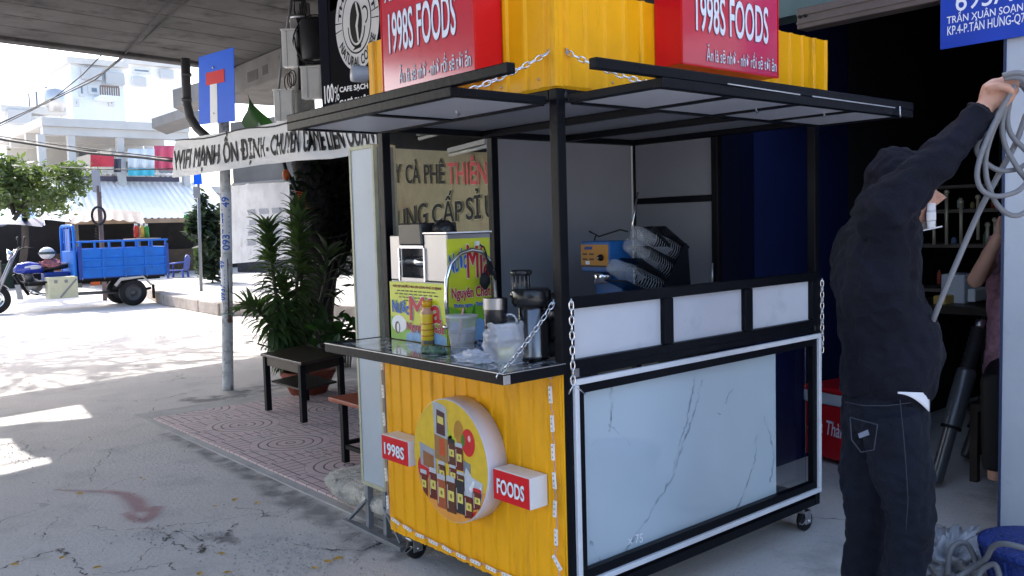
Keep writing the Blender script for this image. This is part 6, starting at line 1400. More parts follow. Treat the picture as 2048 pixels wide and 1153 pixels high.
# --- far apartment blocks
def block(name, label, Y, x0, y0, x1, wins, mat):
    a, b = ony(x0, y0, Y), ony(x1, y0, Y); t = thing(name, label, 'building', ((a.x+b.x)/2,Y+3,0)); m = MB(); m.box(a.x,b.x,Y,Y+8,0,a.z); m.build('wall', mat, t)
    m = MB(); m.box(a.x-.2,b.x+.2,Y-.3,Y+8.2,a.z,a.z+.3); m.build('roof', PALE, t)
    for (u0, v0, u1, v1) in wins:
        p, q = ony(u0, v1, Y), ony(u1, v0, Y); m = MB(); m.box(p.x,q.x,Y-.12,Y-.01,p.z,q.z); w = m.build('window', M('frame_white'), t)
        m = MB(); m.box(p.x+.15,q.x-.15,Y-.14,Y-.121,p.z+.15,q.z-.15); m.build('pane', M('far_glass'), w)
    return t
APW = M('apartment_white', (.70,.73,.76), .8, var=.06)
ap = block('apartment_block', 'pale blue and white apartment house with balcony behind the unfinished house', 45, 140, 128, 245, ((158,168,166,194),(176,172,198,190),(206,152,216,176)), APW)
a, b = ony(202,190,43.6), ony(238,176,43.6); m = MB(); m.box(a.x,b.x,43.6,45,a.z-.15,a.z); bal = m.build('balcony', APW, ap)
for k in range(9): x = a.x+(b.x-a.x)*k/8; m = MB(); m.box(x-.03,x+.03,43.62,43.68,a.z,b.z); m.build('baluster', M('rail_brown', (.18,.14,.12), .7), bal)
m = MB(); m.box(a.x,b.x,43.6,43.7,b.z,b.z+.08); m.build('handrail', M('rail_brown'), bal)
block('white_tower', 'plain white tall building farthest back under the overpass edge', 60, 250, 128, 365, ((264,138,300,147),), M('tower_white', (.78,.78,.78), .8))
block('low_house', 'low pale house with roof clutter at the far left', 40, 10, 226, 120, ((20,232,45,246),(60,234,90,246)), APW)

# --- trees
random.seed(21)
def crown(m, c, rx, ry, rz, n, s, drop=.0):
    c = V(c)
    cl = [c+V((random.gauss(0,.45)*rx, random.gauss(0,.45)*ry, random.gauss(0,.42)*rz)) for _ in range(26)]
    for k in range(n):
        q = random.choice(cl); p = q+V((random.gauss(0,.16)*rx, random.gauss(0,.16)*ry, random.gauss(0,.13)*rz))
        a = V((random.uniform(-1,1),random.uniform(-1,1),random.uniform(-.8,.3))).normalized()*s*random.choice((.45,.6,.8,1,1.2,1.5)); b = a.orthogonal().normalized(); b = Matrix.Rotation(random.uniform(0,6.3),3,a) @ b*a.length*.35
        m.poly([p-a, p+b, p+a, p-b])
def btree(name, label, base, top, mats, rx, ry, rz, n, s, limbs=()):
    t = thing(name, label, 'tree', base); m = MB(); m.tube([base, V(base).lerp(V(top),.5)+V((.1,0,0)), V(top)], [.12,.09,.05], 8); m.build('trunk', TRUNK, t)
    for l in limbs: m = MB(); m.tube(l, [.05]*(len(l)-1)+[.02], 6); m.build('limb', TRUNK, t)
    m = MB(); crown(m, top, rx, ry, rz, n, s); m.build('crown', mats, t, kind='stuff'); return t
BRT = leaf_mat('bright_leaf', (.055,.085,.03), (.14,.20,.045), .6)
d_ = 20.0
btree('left_tree', 'bright leafy tree at the left edge above the tricycle', onz(38,575)+V((0,0,0)), dep(48,375,d_), BRT, 1.15,1.1,.8, 6000, .075, (( [dep(28,440,d_), dep(45,415,d_), dep(75,385,d_)] ), [dep(28,430,d_), dep(20,400,d_), dep(10,380,d_)]))
DKT = leaf_mat('dark_bush_leaf', (.02,.035,.02), (.04,.07,.02))  # dark green leaves of the bushy tree
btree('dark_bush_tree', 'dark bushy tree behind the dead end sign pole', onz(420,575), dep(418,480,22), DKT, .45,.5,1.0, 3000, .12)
# tall sparse tree beyond the overpass: its twigs shade the road
tt_ = V((-3.2,17.5,0)); tall = thing('tall_tree', 'tall sparse tree beyond the overpass left of the view', 'tree', tt_)
m = MB(); m.tube([tt_, tt_+V((.2,0,4)), tt_+V((.8,.1,8))], [.28,.22,.16], 10); m.build('trunk', TRUNK, tall)
random.seed(9)
lm_ = MB()
def branch(p, d, L_, r, lev):
    q = p; pts = [p]; 
    for k in range(4): d = (d+V((random.uniform(-.3,.3),random.uniform(-.3,.3),random.uniform(-.15,.15)))).normalized(); q = q+d*L_/4; pts.append(q)
    lm_.tube(pts, [r,r*.9,r*.8,r*.7,r*.55], 5)
    if lev:
        for k in range(4): i = random.choice((1,2,3,4)); branch(pts[i], (d+V((random.uniform(-1,1),random.uniform(-1,1),random.uniform(-.3,.3)))).normalized(), L_*.62, r*.55, lev-1)
for k in range(8): branch(tt_+V((.5+.05*k,.05,6.0+.32*k)), V((1,random.uniform(-.55,.75),random.uniform(-.02,.16))), 3.6, .075, 3)
lm_.build('limbs', TRUNK, tall)
m = MB()
for k in range(1500):
    i = random.randrange(len(lm_.v)); p = lm_.v[i]; a = V((random.uniform(-1,1),random.uniform(-1,1),random.uniform(-.6,.6))).normalized()*.13; b = a.orthogonal().normalized()*.05; m.poly([p-a,p+b,p+a,p-b])
m.build('leaves', BRT, tall, kind='stuff')

# --- posts and signs beyond the road
def spost(name, label, x, y0, y1, d, r, mat):
    a, b = dep(x, y0, d), dep(x-6 if x < 250 else x, y1, d); a = V((a.x, a.y, max(0, a.z) if a.z < .6 else a.z)); t = thing(name, label, 'post', V((a.x,a.y,0))); m = MB(); m.tube([V((a.x,a.y,0)), b], r, 10); m.build('shaft', mat, t); return t
RP = M('brown_post', (.16,.11,.10), .7, var=.2)
t = spost('hose_post', 'brown post with black hose loop behind the tricycle', 203, 480, 372, 20, .05, RP)
c = dep(197,432,19.9); m = MB(); m.tube([c+rr_*.15*math.cos(a)+V((0,0,.20*math.sin(a))) for a in [k*.4 for k in range(16)]], .028, 8, closed=True); m.build('hose_loop', RUBBER, t)
m = MB(); m.tube([dep(194+4*math.cos(k*1.3), 455+k*1.1, 19.9+.03*math.sin(k*1.3)) for k in range(24)], .009, 5); m.build('spring_cord', RUBBER, t)
c = dep(192,362,19.95); m = MB(); m.hexa(c-rr_*.09-V((0,0,.25)), c+rr_*.09-V((0,0,.25)), c+rr_*.09+V((0,0,.25)), c-rr_*.09+V((0,0,.25)), ff_*.02); m.build('post_plate', M('plate_grey', (.28,.29,.33), .5), t)
t = spost('blue_plate_post', 'thin grey post with small blue plate below the banner end', 396, 470, 350, 19, .035, GREYM)
c = dep(395,358,18.95); m = MB(); m.hexa(c-rr_*.09-V((0,0,.12)), c+rr_*.09-V((0,0,.12)), c+rr_*.09+V((0,0,.16)), c-rr_*.09+V((0,0,.16)), ff_*.02); m.build('blue_plate', SBL, t)
c = dep(394,385,18.95); m = MB(); m.hexa(c-rr_*.08-V((0,0,.12)), c+rr_*.06-V((0,0,.12)), c+rr_*.06+V((0,0,.12)), c-rr_*.08+V((0,0,.12)), ff_*.02); m.build('grey_plate', GREYM, t)

# --- overhead wires
def wire(name, label, px, d0, d1, r, sag=0):
    P = []; n = len(px)
    for i, (x, y) in enumerate(px): P.append(dep(x, y, d0+(d1-d0)*i/(n-1)))
    m = MB(); Q_ = []
    for a, b in zip(P, P[1:]): Q_ += [a.lerp(b, k/4) for k in range(4)]
    m.tube(Q_+[P[-1]], r, 6); one(m, name, RUBBER, P[0], label, 'wire', 'overhead wires')
wire('overhead_wire', 'thin wire running down under the overpass, upper of the bundle', ((320,-25),(232,80),(165,150),(100,203),(-20,262)), 9.5, 24, .012)
wire('overhead_wire', 'thin wire running down under the overpass, middle of the bundle', ((365,-25),(250,108),(205,146),(130,185),(-20,258)), 9.5, 24, .012)
wire('overhead_wire', 'thin wire running down under the overpass, lower of the bundle', ((400,-20),(265,100),(190,160),(115,196),(-20,255)), 9.5, 24, .014)
wire('overhead_wire', 'thick black wire across the unfinished house front', ((-20,276),(80,291),(180,307),(280,315),(350,323)), 19, 16, .028)
wire('overhead_wire', 'thin wire above the thick one across the unfinished house', ((-20,270),(100,288),(220,303),(350,318)), 19, 16, .012)
wire('overhead_wire', 'low thin wire level with the shed ridge', ((120,335),(180,338),(260,340),(350,338)), 19, 16, .012)

# small fittings on the far buildings
random.seed(31)
for x, y, Y in ((180,150,45),(226,160,45),(275,165,60),(330,150,60),(35,236,40)):
    c = ony(x, y, Y); par = [o for o in bpy.data.objects if o.name in ('apartment_block','white_tower','low_house')]
    par = {45:'apartment_block',60:'white_tower',40:'low_house'}[Y]; m = MB(); m.box(c.x-.45,c.x+.45,Y-.45,Y-.145,c.z-.3,c.z+.3); m.build('air_conditioner', M('ac_grey', (.45,.45,.45), .6), bpy.data.objects[par], bevel=.03)
for Y, par, xs, ys in ((45,'apartment_block',(152,222),(205,)),):
    for x in xs:
        for y in ys: a, b = ony(x-5, y+8, Y), ony(x+5, y-6, Y); m = MB(); m.box(a.x,b.x,Y-.1,Y-.01,a.z,b.z); w = m.build('window', M('frame_white'), bpy.data.objects[par]); m = MB(); m.box(a.x+.12,b.x-.12,Y-.13,Y-.101,a.z+.12,b.z-.12); m.build('pane', M('far_glass'), w)
for x in (60,75,95): 
    c = ony(x, 226, 40); m = MB(); m.tube([c, c+V((0,0,random.uniform(.8,1.6)))], .04, 6); m.build('aerial', GREYM, bpy.data.objects['low_house'])
m = MB(); c = ony(110,225,40); m.lathe(c, ((.45,0),(.45,.9),(.1,1.1)), 14); m.build('water_tank', M('tank_steel', (.5,.5,.5), .3, .6), bpy.data.objects['low_house'])
# ================================================================== PERSON HANDLING THE CABLE
PDP = 2.9
def B(x, y, d=0.0): return dep(x, y, PDP+d)
foot = V((B(1770,770).x, B(1770,770).y, 0))
person = thing('person', 'person in black hooded jacket and dark jeans holding up a coil of grey cable', 'person', foot)
rr = (CR*V((1,1,0))).normalized(); fw = (CF*V((1,1,0))).normalized(); UPV = V((0,0,1)); kx = PDP/FPX
def limb(m, pts, rad, n=14): m.tube(pts, rad, n)
def fin(m, name, mat, parent, vox, sm, disp=0.0, dsz=.1):
    o = m.build(name, mat, parent); md = o.modifiers.new('remesh', 'REMESH'); md.mode = 'VOXEL'; md.voxel_size = vox; md.use_smooth_shade = True
    s = o.modifiers.new('smooth', 'SMOOTH'); s.iterations = sm; s.factor = .5
    if disp:
        tx_ = bpy.data.textures.new(name+'_folds', 'CLOUDS'); tx_.noise_scale = dsz; tx_.noise_depth = 2
        d = o.modifiers.new('folds', 'DISPLACE'); d.texture = tx_; d.strength = disp; d.mid_level = .5; d.texture_coords = 'GLOBAL'
        t2_ = bpy.data.textures.new(name+'_creases', 'WOOD'); t2_.wood_type = 'BANDNOISE'; t2_.noise_scale = dsz*.45; t2_.turbulence = 9
        d2 = o.modifiers.new('creases', 'DISPLACE'); d2.texture = t2_; d2.strength = disp*.24; d2.mid_level = .5; d2.texture_coords = 'GLOBAL'
    return o
def dense(pts, rad, k=4):
    P, Rr = [], []
    for i in range(len(pts)-1):
        for j in range(k): t = j/k; P.append(V(pts[i]).lerp(V(pts[i+1]), t)); Rr.append(rad[i]*(1-t)+rad[i+1]*t)
    return P+[V(pts[-1])], Rr+[rad[-1]]
# joints
sh_n, el_n, wr_n = B(1778,415,-.17), B(1882,318,-.22), B(1972,212,-.24)      # near (raised) arm
sh_f, el_f, wr_f = B(1780,425,.14), B(1800,560,.22), B(1826,636,.10)          # far arm
hip = B(1772,800); chest = B(1752,540); neck = B(1775,420,.0); head = B(1812,378,.03)
hn, kn, an = B(1785,830,-.08), B(1822,1050,-.10), B(1782,1290,-.02)
hf, kf_, af = B(1750,830,.09), B(1732,1060,.12), B(1705,1300,.20)
an.z = .10; af.z = .10
body = MB()
def ring(c, a, b): return (c, rr*a, fw*b)
body.rings([ring(B(1772,850),.075,.11), ring(hip,.085,.125), ring(B(1770,720),.08,.115), ring(B(1762,620),.085,.12), ring(chest,.088,.13), ring(B(1756,470),.075,.13), ring(B(1768,430),.05,.08)], 18)
limb(body, [B(1765,440), B(1785,405,.02), head], [.06,.055,.05])
body.rings([(head+V((0,0,-.125)),rr*.03,fw*.03),(head+V((0,0,-.1))+rr*.03,rr*.06,fw*.06),(head,rr*.095,fw*.078),(head+V((0,0,.06)),rr*.098,fw*.08),(head+V((0,0,.105)),rr*.07,fw*.055),(head+V((0,0,.12)),rr*.02,fw*.02)], 16)
limb(body, [head+rr*.085+V((0,0,-.01)), head+rr*.118+V((0,0,-.035)), head+rr*.095+V((0,0,-.05))], [.012,.018,.012], 8)
for s_ in (-1,1): body.ball(head+fw*s_*.08+V((0,0,-.01))-rr*.01, .02,.02,.03)
for P, Rd in (((sh_n,el_n,wr_n),(.040,.034,.028)),((sh_f,el_f,wr_f),(.040,.034,.028)),((hn,kn,an),(.068,.044,.038)),((hf,kf_,af),(.068,.044,.038))):
    p, r_ = dense(P, Rd); limb(body, p, r_)
# shoes / feet
FEET = []
for a in (an, af):
    q = V((a.x,a.y,.045)); body.rings([(q-rr*.07+V((0,0,.0)),fw*.035,UPV*.04),(q,fw*.042,UPV*.042),(q+rr*.1-V((0,0,.008)),fw*.048,UPV*.034),(q+rr*.17-V((0,0,.018)),fw*.03,UPV*.02)], 12)
# near hand: fist round the cable, thumb over the fingers
ha = (wr_n-el_n).normalized()
def Hp(x, y, d=0.0): return dep(x, y, PDP-.24+d)
body.rings([(Hp(1972,208),(rr+UPV).normalized()*.032*V((1,1,-1)) if False else V((rr.x*.022,rr.y*.022,-.022)),fw*.02),(Hp(1985,190),V((rr.x*.03,rr.y*.03,-.032)),fw*.026),(Hp(2002,180),V((rr.x*.026,rr.y*.026,-.036)),fw*.027),(Hp(2013,176),V((rr.x*.018,rr.y*.018,-.03)),fw*.024)], 14)
for k, (x0, y0, x1, y1, x2, y2, r_) in enumerate(((2005,158,2026,158,2034,170,.0115),(2008,168,2030,172,2030,186,.0115),(2006,182,2026,190,2020,201,.011),(2000,196,2016,206,2008,212,.0095))):
    p, q_ = dense([Hp(x0,y0,-.012), Hp(x1,y1,-.034), Hp(x2,y2,-.012), Hp((x0+x2)/2+4,(y0+y2)/2+4,.012)], [r_,r_,r_*.95,r_*.85], 3); limb(body, p, q_, 10)
p, q_ = dense([Hp(1980,180,-.022), Hp(1996,172,-.045), Hp(2016,176,-.05), Hp(2026,186,-.045)], [.016,.014,.0125,.0095], 3); limb(body, p, q_, 10)
# far hand, half closed
body.rings([(wr_f,rr*.025,fw*.02),(wr_f+(wr_f-el_f).normalized()*.05,rr*.035,fw*.022),(wr_f+(wr_f-el_f).normalized()*.085,rr*.03,fw*.018)], 12)
dv = (wr_f-el_f).normalized()
for k in range(4): a = wr_f+dv*.08+rr*(.024-.016*k); p, q_ = dense([a, a+dv*.03-fw*.012, a+dv*.035-fw*.035, a+dv*.01-fw*.04], [.0095,.009,.0085,.007], 2); limb(body, p, q_, 8)
p, q_ = dense([wr_f+dv*.03+rr*.03, wr_f+dv*.06+rr*.04-fw*.02, wr_f+dv*.08+rr*.025-fw*.035], [.012,.011,.008], 2); limb(body, p, q_, 8)
bo = fin(body, 'body', SKIN, person, .0065, 3)
# jacket: torso, sleeves, hood
JK = M('black_jacket', (.0045,.0052,.012), .8, var=.45, vs_=9, bump=.3, bs=120, spec=.25, dirt=((.02,.02,.03), 18, .66, .6))
j = MB()
j.rings([ring(B(1771,788),.132,.175), ring(B(1773,760),.136,.18), ring(B(1783,705),.150,.18), ring(B(1775,645),.146,.175), ring(B(1750,570),.132,.18), ring(B(1750,510),.126,.185), ring(B(1760,460),.112,.19), ring(B(1770,425),.08,.14)], 24)
def sleeve(P, Rd): p, r_ = dense(P, Rd); limb(j, p, r_, 16)
sleeve([B(1752,450,-.10), sh_n, B(1830,368,-.2), el_n, B(1925,270,-.23), wr_n-ha*.02], [.088,.084,.070,.058,.049,.041])
sleeve([B(1760,450,.10), sh_f, el_f, wr_f-dv*.02], [.10,.085,.062,.044])
# hood over the head, open to the front
j.rings([ring(B(1774,436),.085,.105), ring(B(1782,400,.02),.105,.115), (head-rr*.02+V((0,0,.0)),rr*.112,fw*.108), (head-rr*.015+V((0,0,.06)),rr*.110,fw*.105), (head-rr*.02+V((0,0,.105)),rr*.085,fw*.08), (head-rr*.03+V((0,0,.135)),rr*.03,fw*.03)], 20)
fin(j, 'jacket', JK, bo, .008, 4, .032, .12)
# white mask with strap, shirt tail, jeans, shoes
mk = MB(); mc = dep(1866,432,PDP+.02)
mk.grid(lambda u, v: mc+rr*(-.05+.055*math.sin(u*math.pi)**.7)*(.75+.25*math.sin(v*math.pi))+fw*(.06-.12*u)*(.7+.3*math.sin(v*math.pi))+V((0,0,.042-.085*v+.006*math.sin(v*19))), 16, 14); mk.build('face_mask', M('mask_white', (.70,.70,.74), .7), bo, solid=.002)
st = MB(); st.tube([mc-rr*.0-fw*.062+V((0,0,-.035)), mc-rr*.06-fw*.07+V((0,0,-.045)), mc-rr*.10-fw*.07+V((0,0,-.052))], .0025, 6); st.build('mask_strap', M('mask_white'), bo)
ce = MB(); ce.poly([dep(1812,456,PDP-.16), dep(1828,455,PDP-.16), dep(1817,471,PDP-.17)]); ce.build('collar_point', M('mask_white'), bo, solid=.003)
sh = MB(); sp_px = ((1803,770),(1830,768),(1856,775),(1857,795),(1852,812),(1836,800),(1818,785))
sh.grid(lambda u, v: B(1796+62*u, 784+(4+34*u*u)*v+2*u, -.215*math.sqrt(max(.04,1-((26+60*u)*kx/.175)**2))-.03), 12, 4); sh.build('shirt_tail', M('shirt_white', (.70,.71,.76), .8), bo, solid=.003)
JN = M('dark_denim', (.006,.008,.017), .8, var=.5, vs_=6, bump=.3, bs=160, spec=.25, dirt=((.022,.03,.05), 5, .6, .6))
jn = MB(); jn.rings([ring(B(1774,868),.108,.155), ring(B(1772,830),.130,.17), ring(B(1772,780),.124,.165), ring(B(1772,760),.118,.16)], 22)
for P, Rd in (((hn, B(1800,930,-.10), kn, B(1806,1160,-.07), an+V((0,0,.02))),(.106,.097,.070,.064,.060)),((hf, B(1738,940,.11), kf_, B(1722,1170,.16), af+V((0,0,.02))),(.104,.094,.070,.064,.060))):
    p, r_ = dense(P, Rd); limb(jn, p, r_, 16)
fin(jn, 'jeans', JN, bo, .008, 4, .026, .10)
ST = M('denim_stitch', (.035,.042,.06), .8); 
m = MB(); m.tube([B(x, y, d) for x, y, d in ((1800,800,-.203),(1806,860,-.212),(1812,930,-.212),(1816,1000,-.195),(1812,1060,-.18))], .0012, 5); m.build('side_seam', ST, bo)
m = MB(); m.tube([B(1690,805,-.07), B(1730,812,-.17), B(1775,812,-.195), B(1820,806,-.185), B(1850,800,-.14)], .0015, 5); m.build('waist_seam', ST, bo)
m = MB(); m.tube([B(x, y, d) for x, y, d in ((1700,835,-.16),(1703,880,-.17),(1722,905,-.185),(1748,900,-.2),(1755,850,-.2),(1700,835,-.16))], .002, 5); m.build('back_pocket', ST, bo)
for (x, y, d) in ((1716,868,-.17),(1848,1030,-.11),(1842,1072,-.13)):
    m = MB(); c = B(x, y, d); m.poly([c, c+rr*.03+UPV*.012, c+rr*.035-UPV*.004, c+rr*.004-UPV*.014]); m.build('torn_patch', M('frayed_denim', (.16,.18,.23), .9), bo, solid=.003)
SHO = M('shoe_grey', (.12,.12,.13), .7)
for a in (an, af):
    q = V((a.x,a.y,.05)); m = MB(); m.rings([(q-rr*.085,fw*.03,UPV*.045),(q-rr*.02,fw*.05,UPV*.048),(q+rr*.08-V((0,0,.008)),fw*.054,UPV*.04),(q+rr*.17-V((0,0,.02)),fw*.042,UPV*.028),(q+rr*.2-V((0,0,.026)),fw*.02,UPV*.02)], 16); m.build('shoe', SHO, bo)

# --- cable coil in the raised hand
cb = thing('cable_coil', 'coil of thick grey cable hanging from the raised hand', 'cable', Hp(2015,430))
def ctube(px, r=.0078, name='cable_loop'):
    P = [dep(x, y, PDP-.255+d) for x, y, d in px]; 
    # smooth
    Q_ = []
    for i in range(len(P)-1):
        p0, p1, p2, p3 = P[max(i-1,0)], P[i], P[i+1], P[min(i+2,len(P)-1)]
        for k in range(6):
            t = k/6; Q_.append(.5*((2*p1)+(p2-p0)*t+(2*p0-5*p1+4*p2-p3)*t*t+(3*p1-p0-3*p2+p3)*t**3))
    Q_.append(P[-1]); m = MB(); m.tube(Q_, r, 10); m.build(name, CABLE, cb)
ctube(((2030,170,-.03),(2005,215,-.02),(1982,260,-.02),(1962,310,-.02),(1954,350,-.02),(1962,378,-.02),(1985,392,-.02),(2015,390,-.02),(2045,375,-.02),(2075,330,-.02),(2080,260,0),(2060,190,0),(2038,168,0)))
ctube(((2026,165,.0),(2005,220,.0),(1985,265,.0),(1972,310,.0),(1972,350,.0),(1980,380,0),(1996,412,.0),(2020,430,0),(2045,428,.0),(2075,400,.0),(2095,330,0),(2080,230,0),(2040,165,.02)))
ctube(((2030,170,.01),(2010,220,.01),(2004,255,.01),(2010,290,.01),(2025,320,.01),(2045,350,.01),(2070,370,.01),(2100,330,.01),(2090,230,.02),(2045,165,.02)))
ctube(((2026,175,.02),(2015,230,.02),(2020,265,.02),(2040,290,.02),(2070,310,.02),(2100,270,.02),(2080,200,.02),(2050,168,.02)))
ctube(((2020,160,.03),(1975,250,.03),(1953,295,.03),(1965,320,.03),(1990,338,.03),(2015,342,.03),(2050,330,.03),(2090,280,.03),(2070,190,.03),(2030,158,.03)))
ctube(((2005,152,-.035),(2030,146,-.05),(2050,150,-.05),(2070,170,-.03),(2075,210,-.02)), .0085); ctube(((2008,158,-.03),(2030,155,-.045),(2048,162,-.05),(2066,190,-.03)), .0085)
ctube(((2052,230,.03),(2030,290,.04),(2000,345,.05),(1960,420,.06),(1920,510,.07),(1886,590,.09),(1868,636,.12),(1850,676,.20),(1836,700,.24)), .0085, 'cable_tail')

# ================================================================== INSIDE THE WORKSHOP
# second person, mostly behind the pillar
pd2 = 4.85
def B2(x, y, d=0.0): return dep(x, y, pd2+d)
f2 = B2(2040,900); p2 = thing('person', 'seated person in pink floral top half hidden behind the white pillar', 'person', V((f2.x,f2.y,0)))
b2 = MB(); hd2 = B2(2042,405); b2.rings([(hd2+V((0,0,-.12)),rr*.04,fw*.04),(hd2+V((0,0,-.04)),rr*.075,fw*.075),(hd2+V((0,0,.04)),rr*.085,fw*.085),(hd2+V((0,0,.11)),rr*.04,fw*.04)], 14)
limb(b2, [hd2+V((0,0,-.16)), hd2+V((0,0,-.08))], [.05,.05]); b2.rings([(B2(2042,740),rr*.17,fw*.16),(B2(2042,640),rr*.15,fw*.13),(B2(2042,540),rr*.16,fw*.12),(B2(2042,475),rr*.15,fw*.09)], 16)
for P, Rd in (((B2(2000,500),B2(1950,562,-.25),B2(2000,468,-.33)),(.05,.042,.03)),((B2(2085,500),B2(2100,620,-.1),B2(2060,680,-.3)),(.05,.042,.03)),((B2(2010,745,-.05),B2(1995,770,-.45),B2(1995,960,-.45)),(.08,.06,.045)),((B2(2075,745,-.05),B2(2080,770,-.45),B2(2080,960,-.45)),(.08,.06,.045))):
    p, r_ = dense(P, Rd); limb(b2, p, r_)
hd = B2(2000,468,-.33)
for k in range(5): p, r_ = dense([hd+rr*(.02*k/4-.01), hd+rr*(.035*k/4-.015)+V((0,0,.06)), hd+rr*(.03*k/4-.012)+V((0,0,.09))-fw*.02], [.012,.01,.008], 2); limb(b2, p, r_, 8)
b2o = fin(b2, 'body', SKIN, p2, .009, 3)
m = MB(); m.rings([(B2(2042,760),rr*.19,fw*.18),(B2(2042,640),rr*.17,fw*.15),(B2(2042,545),rr*.18,fw*.14),(B2(2042,470),rr*.17,fw*.11)], 18)
for P, Rd in (((B2(2000,500),B2(1975,535,-.12)),(.075,.06)),((B2(2085,500),B2(2095,560,-.05)),(.075,.06))): p, r_ = dense(P, Rd); limb(m, p, r_)
fin(m, 'floral_top', M('pink_floral', (.42,.22,.28), .8, var=.6, vs_=18, dirt=((.20,.05,.10), 16, .58, .8)), b2o, .011, 3, .02, .08)
m = MB(); m.rings([(B2(2042,770),rr*.18,fw*.17),(B2(2042,735),rr*.18,fw*.17)], 16)
for P in ((B2(2010,750,-.05),B2(1995,770,-.45),B2(1995,940,-.45)),(B2(2075,750,-.05),B2(2080,770,-.45),B2(2080,940,-.45))): p, r_ = dense(P, (.1,.08,.07)); limb(m, p, r_)
fin(m, 'trousers', BLACKM, b2o, .012, 2)
m = MB(); m.rings([(hd2+V((0,0,-.02))+fw*.03,rr*.09,fw*.085),(hd2+V((0,0,.05))+fw*.02,rr*.095,fw*.095),(hd2+V((0,0,.125)),rr*.045,fw*.045)], 14); m.build('hair', M('black_hair', (.012,.010,.010), .5), b2o)
c = B2(2042,790); m = MB(); m.box(c.x-.2,c.x+.2,c.y-.2,c.y+.2,.40,.44)
for a in (-.17,.17):
    for b in (-.17,.17): m.box(c.x+a-.02,c.x+a+.02,c.y+b-.02,c.y+b+.02,0,.3995)
one(m, 'stool', WOODD, (c.x,c.y,0), 'dark stool under the seated person behind the pillar', 'stool')

# red cooler
cl = thing('cool_box', 'red cool box with pale band and white script standing beside the cart', 'cool box', (2.95,.58,0))
RC = M('cooler_red', (.62,.012,.018), .4, var=.12, vs_=4); z0c, z1c = 0.03, .45
ca, cbp = V((2.76,.745,0)), V((2.70,.395,0)); cd = (cbp-ca).normalized(); cn = V((-cd.y*-1, cd.x*-1, 0)); cn = V((cd.y,-cd.x,0)); cn = cn if cn.x > 0 else -cn
def CB(u, d, z): p = ca+cd*u+cn*d; return V((p.x,p.y,z))
CLn = (cbp-ca).length
m = MB(); m.hexa(CB(0,0,z0c), CB(CLn,0,z0c), CB(CLn,0,.36), CB(0,0,.36), cn*.34); m.build('tub', RC, cl, bevel=.015)
m = MB(); m.hexa(CB(-.004,-.004,.361), CB(CLn+.004,-.004,.361), CB(CLn+.004,-.004,.43), CB(-.004,-.004,.43), cn*.348); m.build('pale_band', M('cooler_band', (.65,.68,.72), .5), cl, bevel=.006)
m = MB(); m.hexa(CB(-.008,-.008,.431), CB(CLn+.008,-.008,.431), CB(CLn+.008,-.008,.465), CB(-.008,-.008,.465), cn*.356); m.build('lid', RC, cl, bevel=.012)
put_text('Hòa Thành', lambda u, v, l: CB(CLn*(.08+.84*u)+.012*v, -.002-l, .19+.085*v-.02*u), LETW, cl, .02)

# telescopic fork legs leaning
def fork(name, label, p, q, s=1.0):
    t = thing(name, label, 'fork leg', V((p.x,p.y,0))); d = (q-p); L_ = d.length; d.normalize(); DG = M('fork_black', (.09,.094,.105), .28, .3, var=.15, spec=.8)
    m = MB(); m.lathe(p, ((.03*s,0),(.036*s,.02),(.036*s,L_*.32),(.04*s,L_*.33)), 18, d); m.build('slider', DG, t)
    m = MB(); m.lathe(p+d*L_*.33, ((.05*s,0),(.052*s,.01),(.052*s,L_*.34),(.044*s,L_*.36)), 18, d); m.build('outer_tube', DG, t)
    pr_ = []; n_ = 9
    for k in range(n_): z = L_*.36+L_*.3*k/n_-L_*.0; pr_ += [(.034*s, z-L_*.33+L_*.0), (.042*s, z-L_*.33+L_*.3/n_/2)]
    m = MB(); m.lathe(p+d*L_*.66, [(r_, z_-L_*.03) for r_, z_ in pr_], 16, d); m.build('rubber_boot', RUBBER, t)
    m = MB(); m.lathe(p+d*L_*.94, ((.025*s,0),(.025*s,L_*.06)), 14, d); m.build('top_cap', ZINC, t)
    m = MB(); m.lathe(p+d*L_*.325, ((.054*s,0),(.054*s,.014)), 18, d); m.build('collar', BLACKM, t)
    return t
fo_ = fork('fork_leg', 'black telescopic fork leg with ribbed boot leaning, nearer one', V((2.70,-.085,.03)), onp(1962,640,V((2.95,-.15,0)),CF)); 
c = onz(1850,965); m = MB(); m.ball(V((2.64,-.06,.05)), .035,.03,.03); m.build('axle_lug', CHROME, fo_)
fork('fork_leg', 'black telescopic fork leg leaning behind the nearer one', onz(1930,925)+V((0,0,.03)), onp(1990,745,onz(1930,925)+V((.15,-.1,0)),CF), .85)

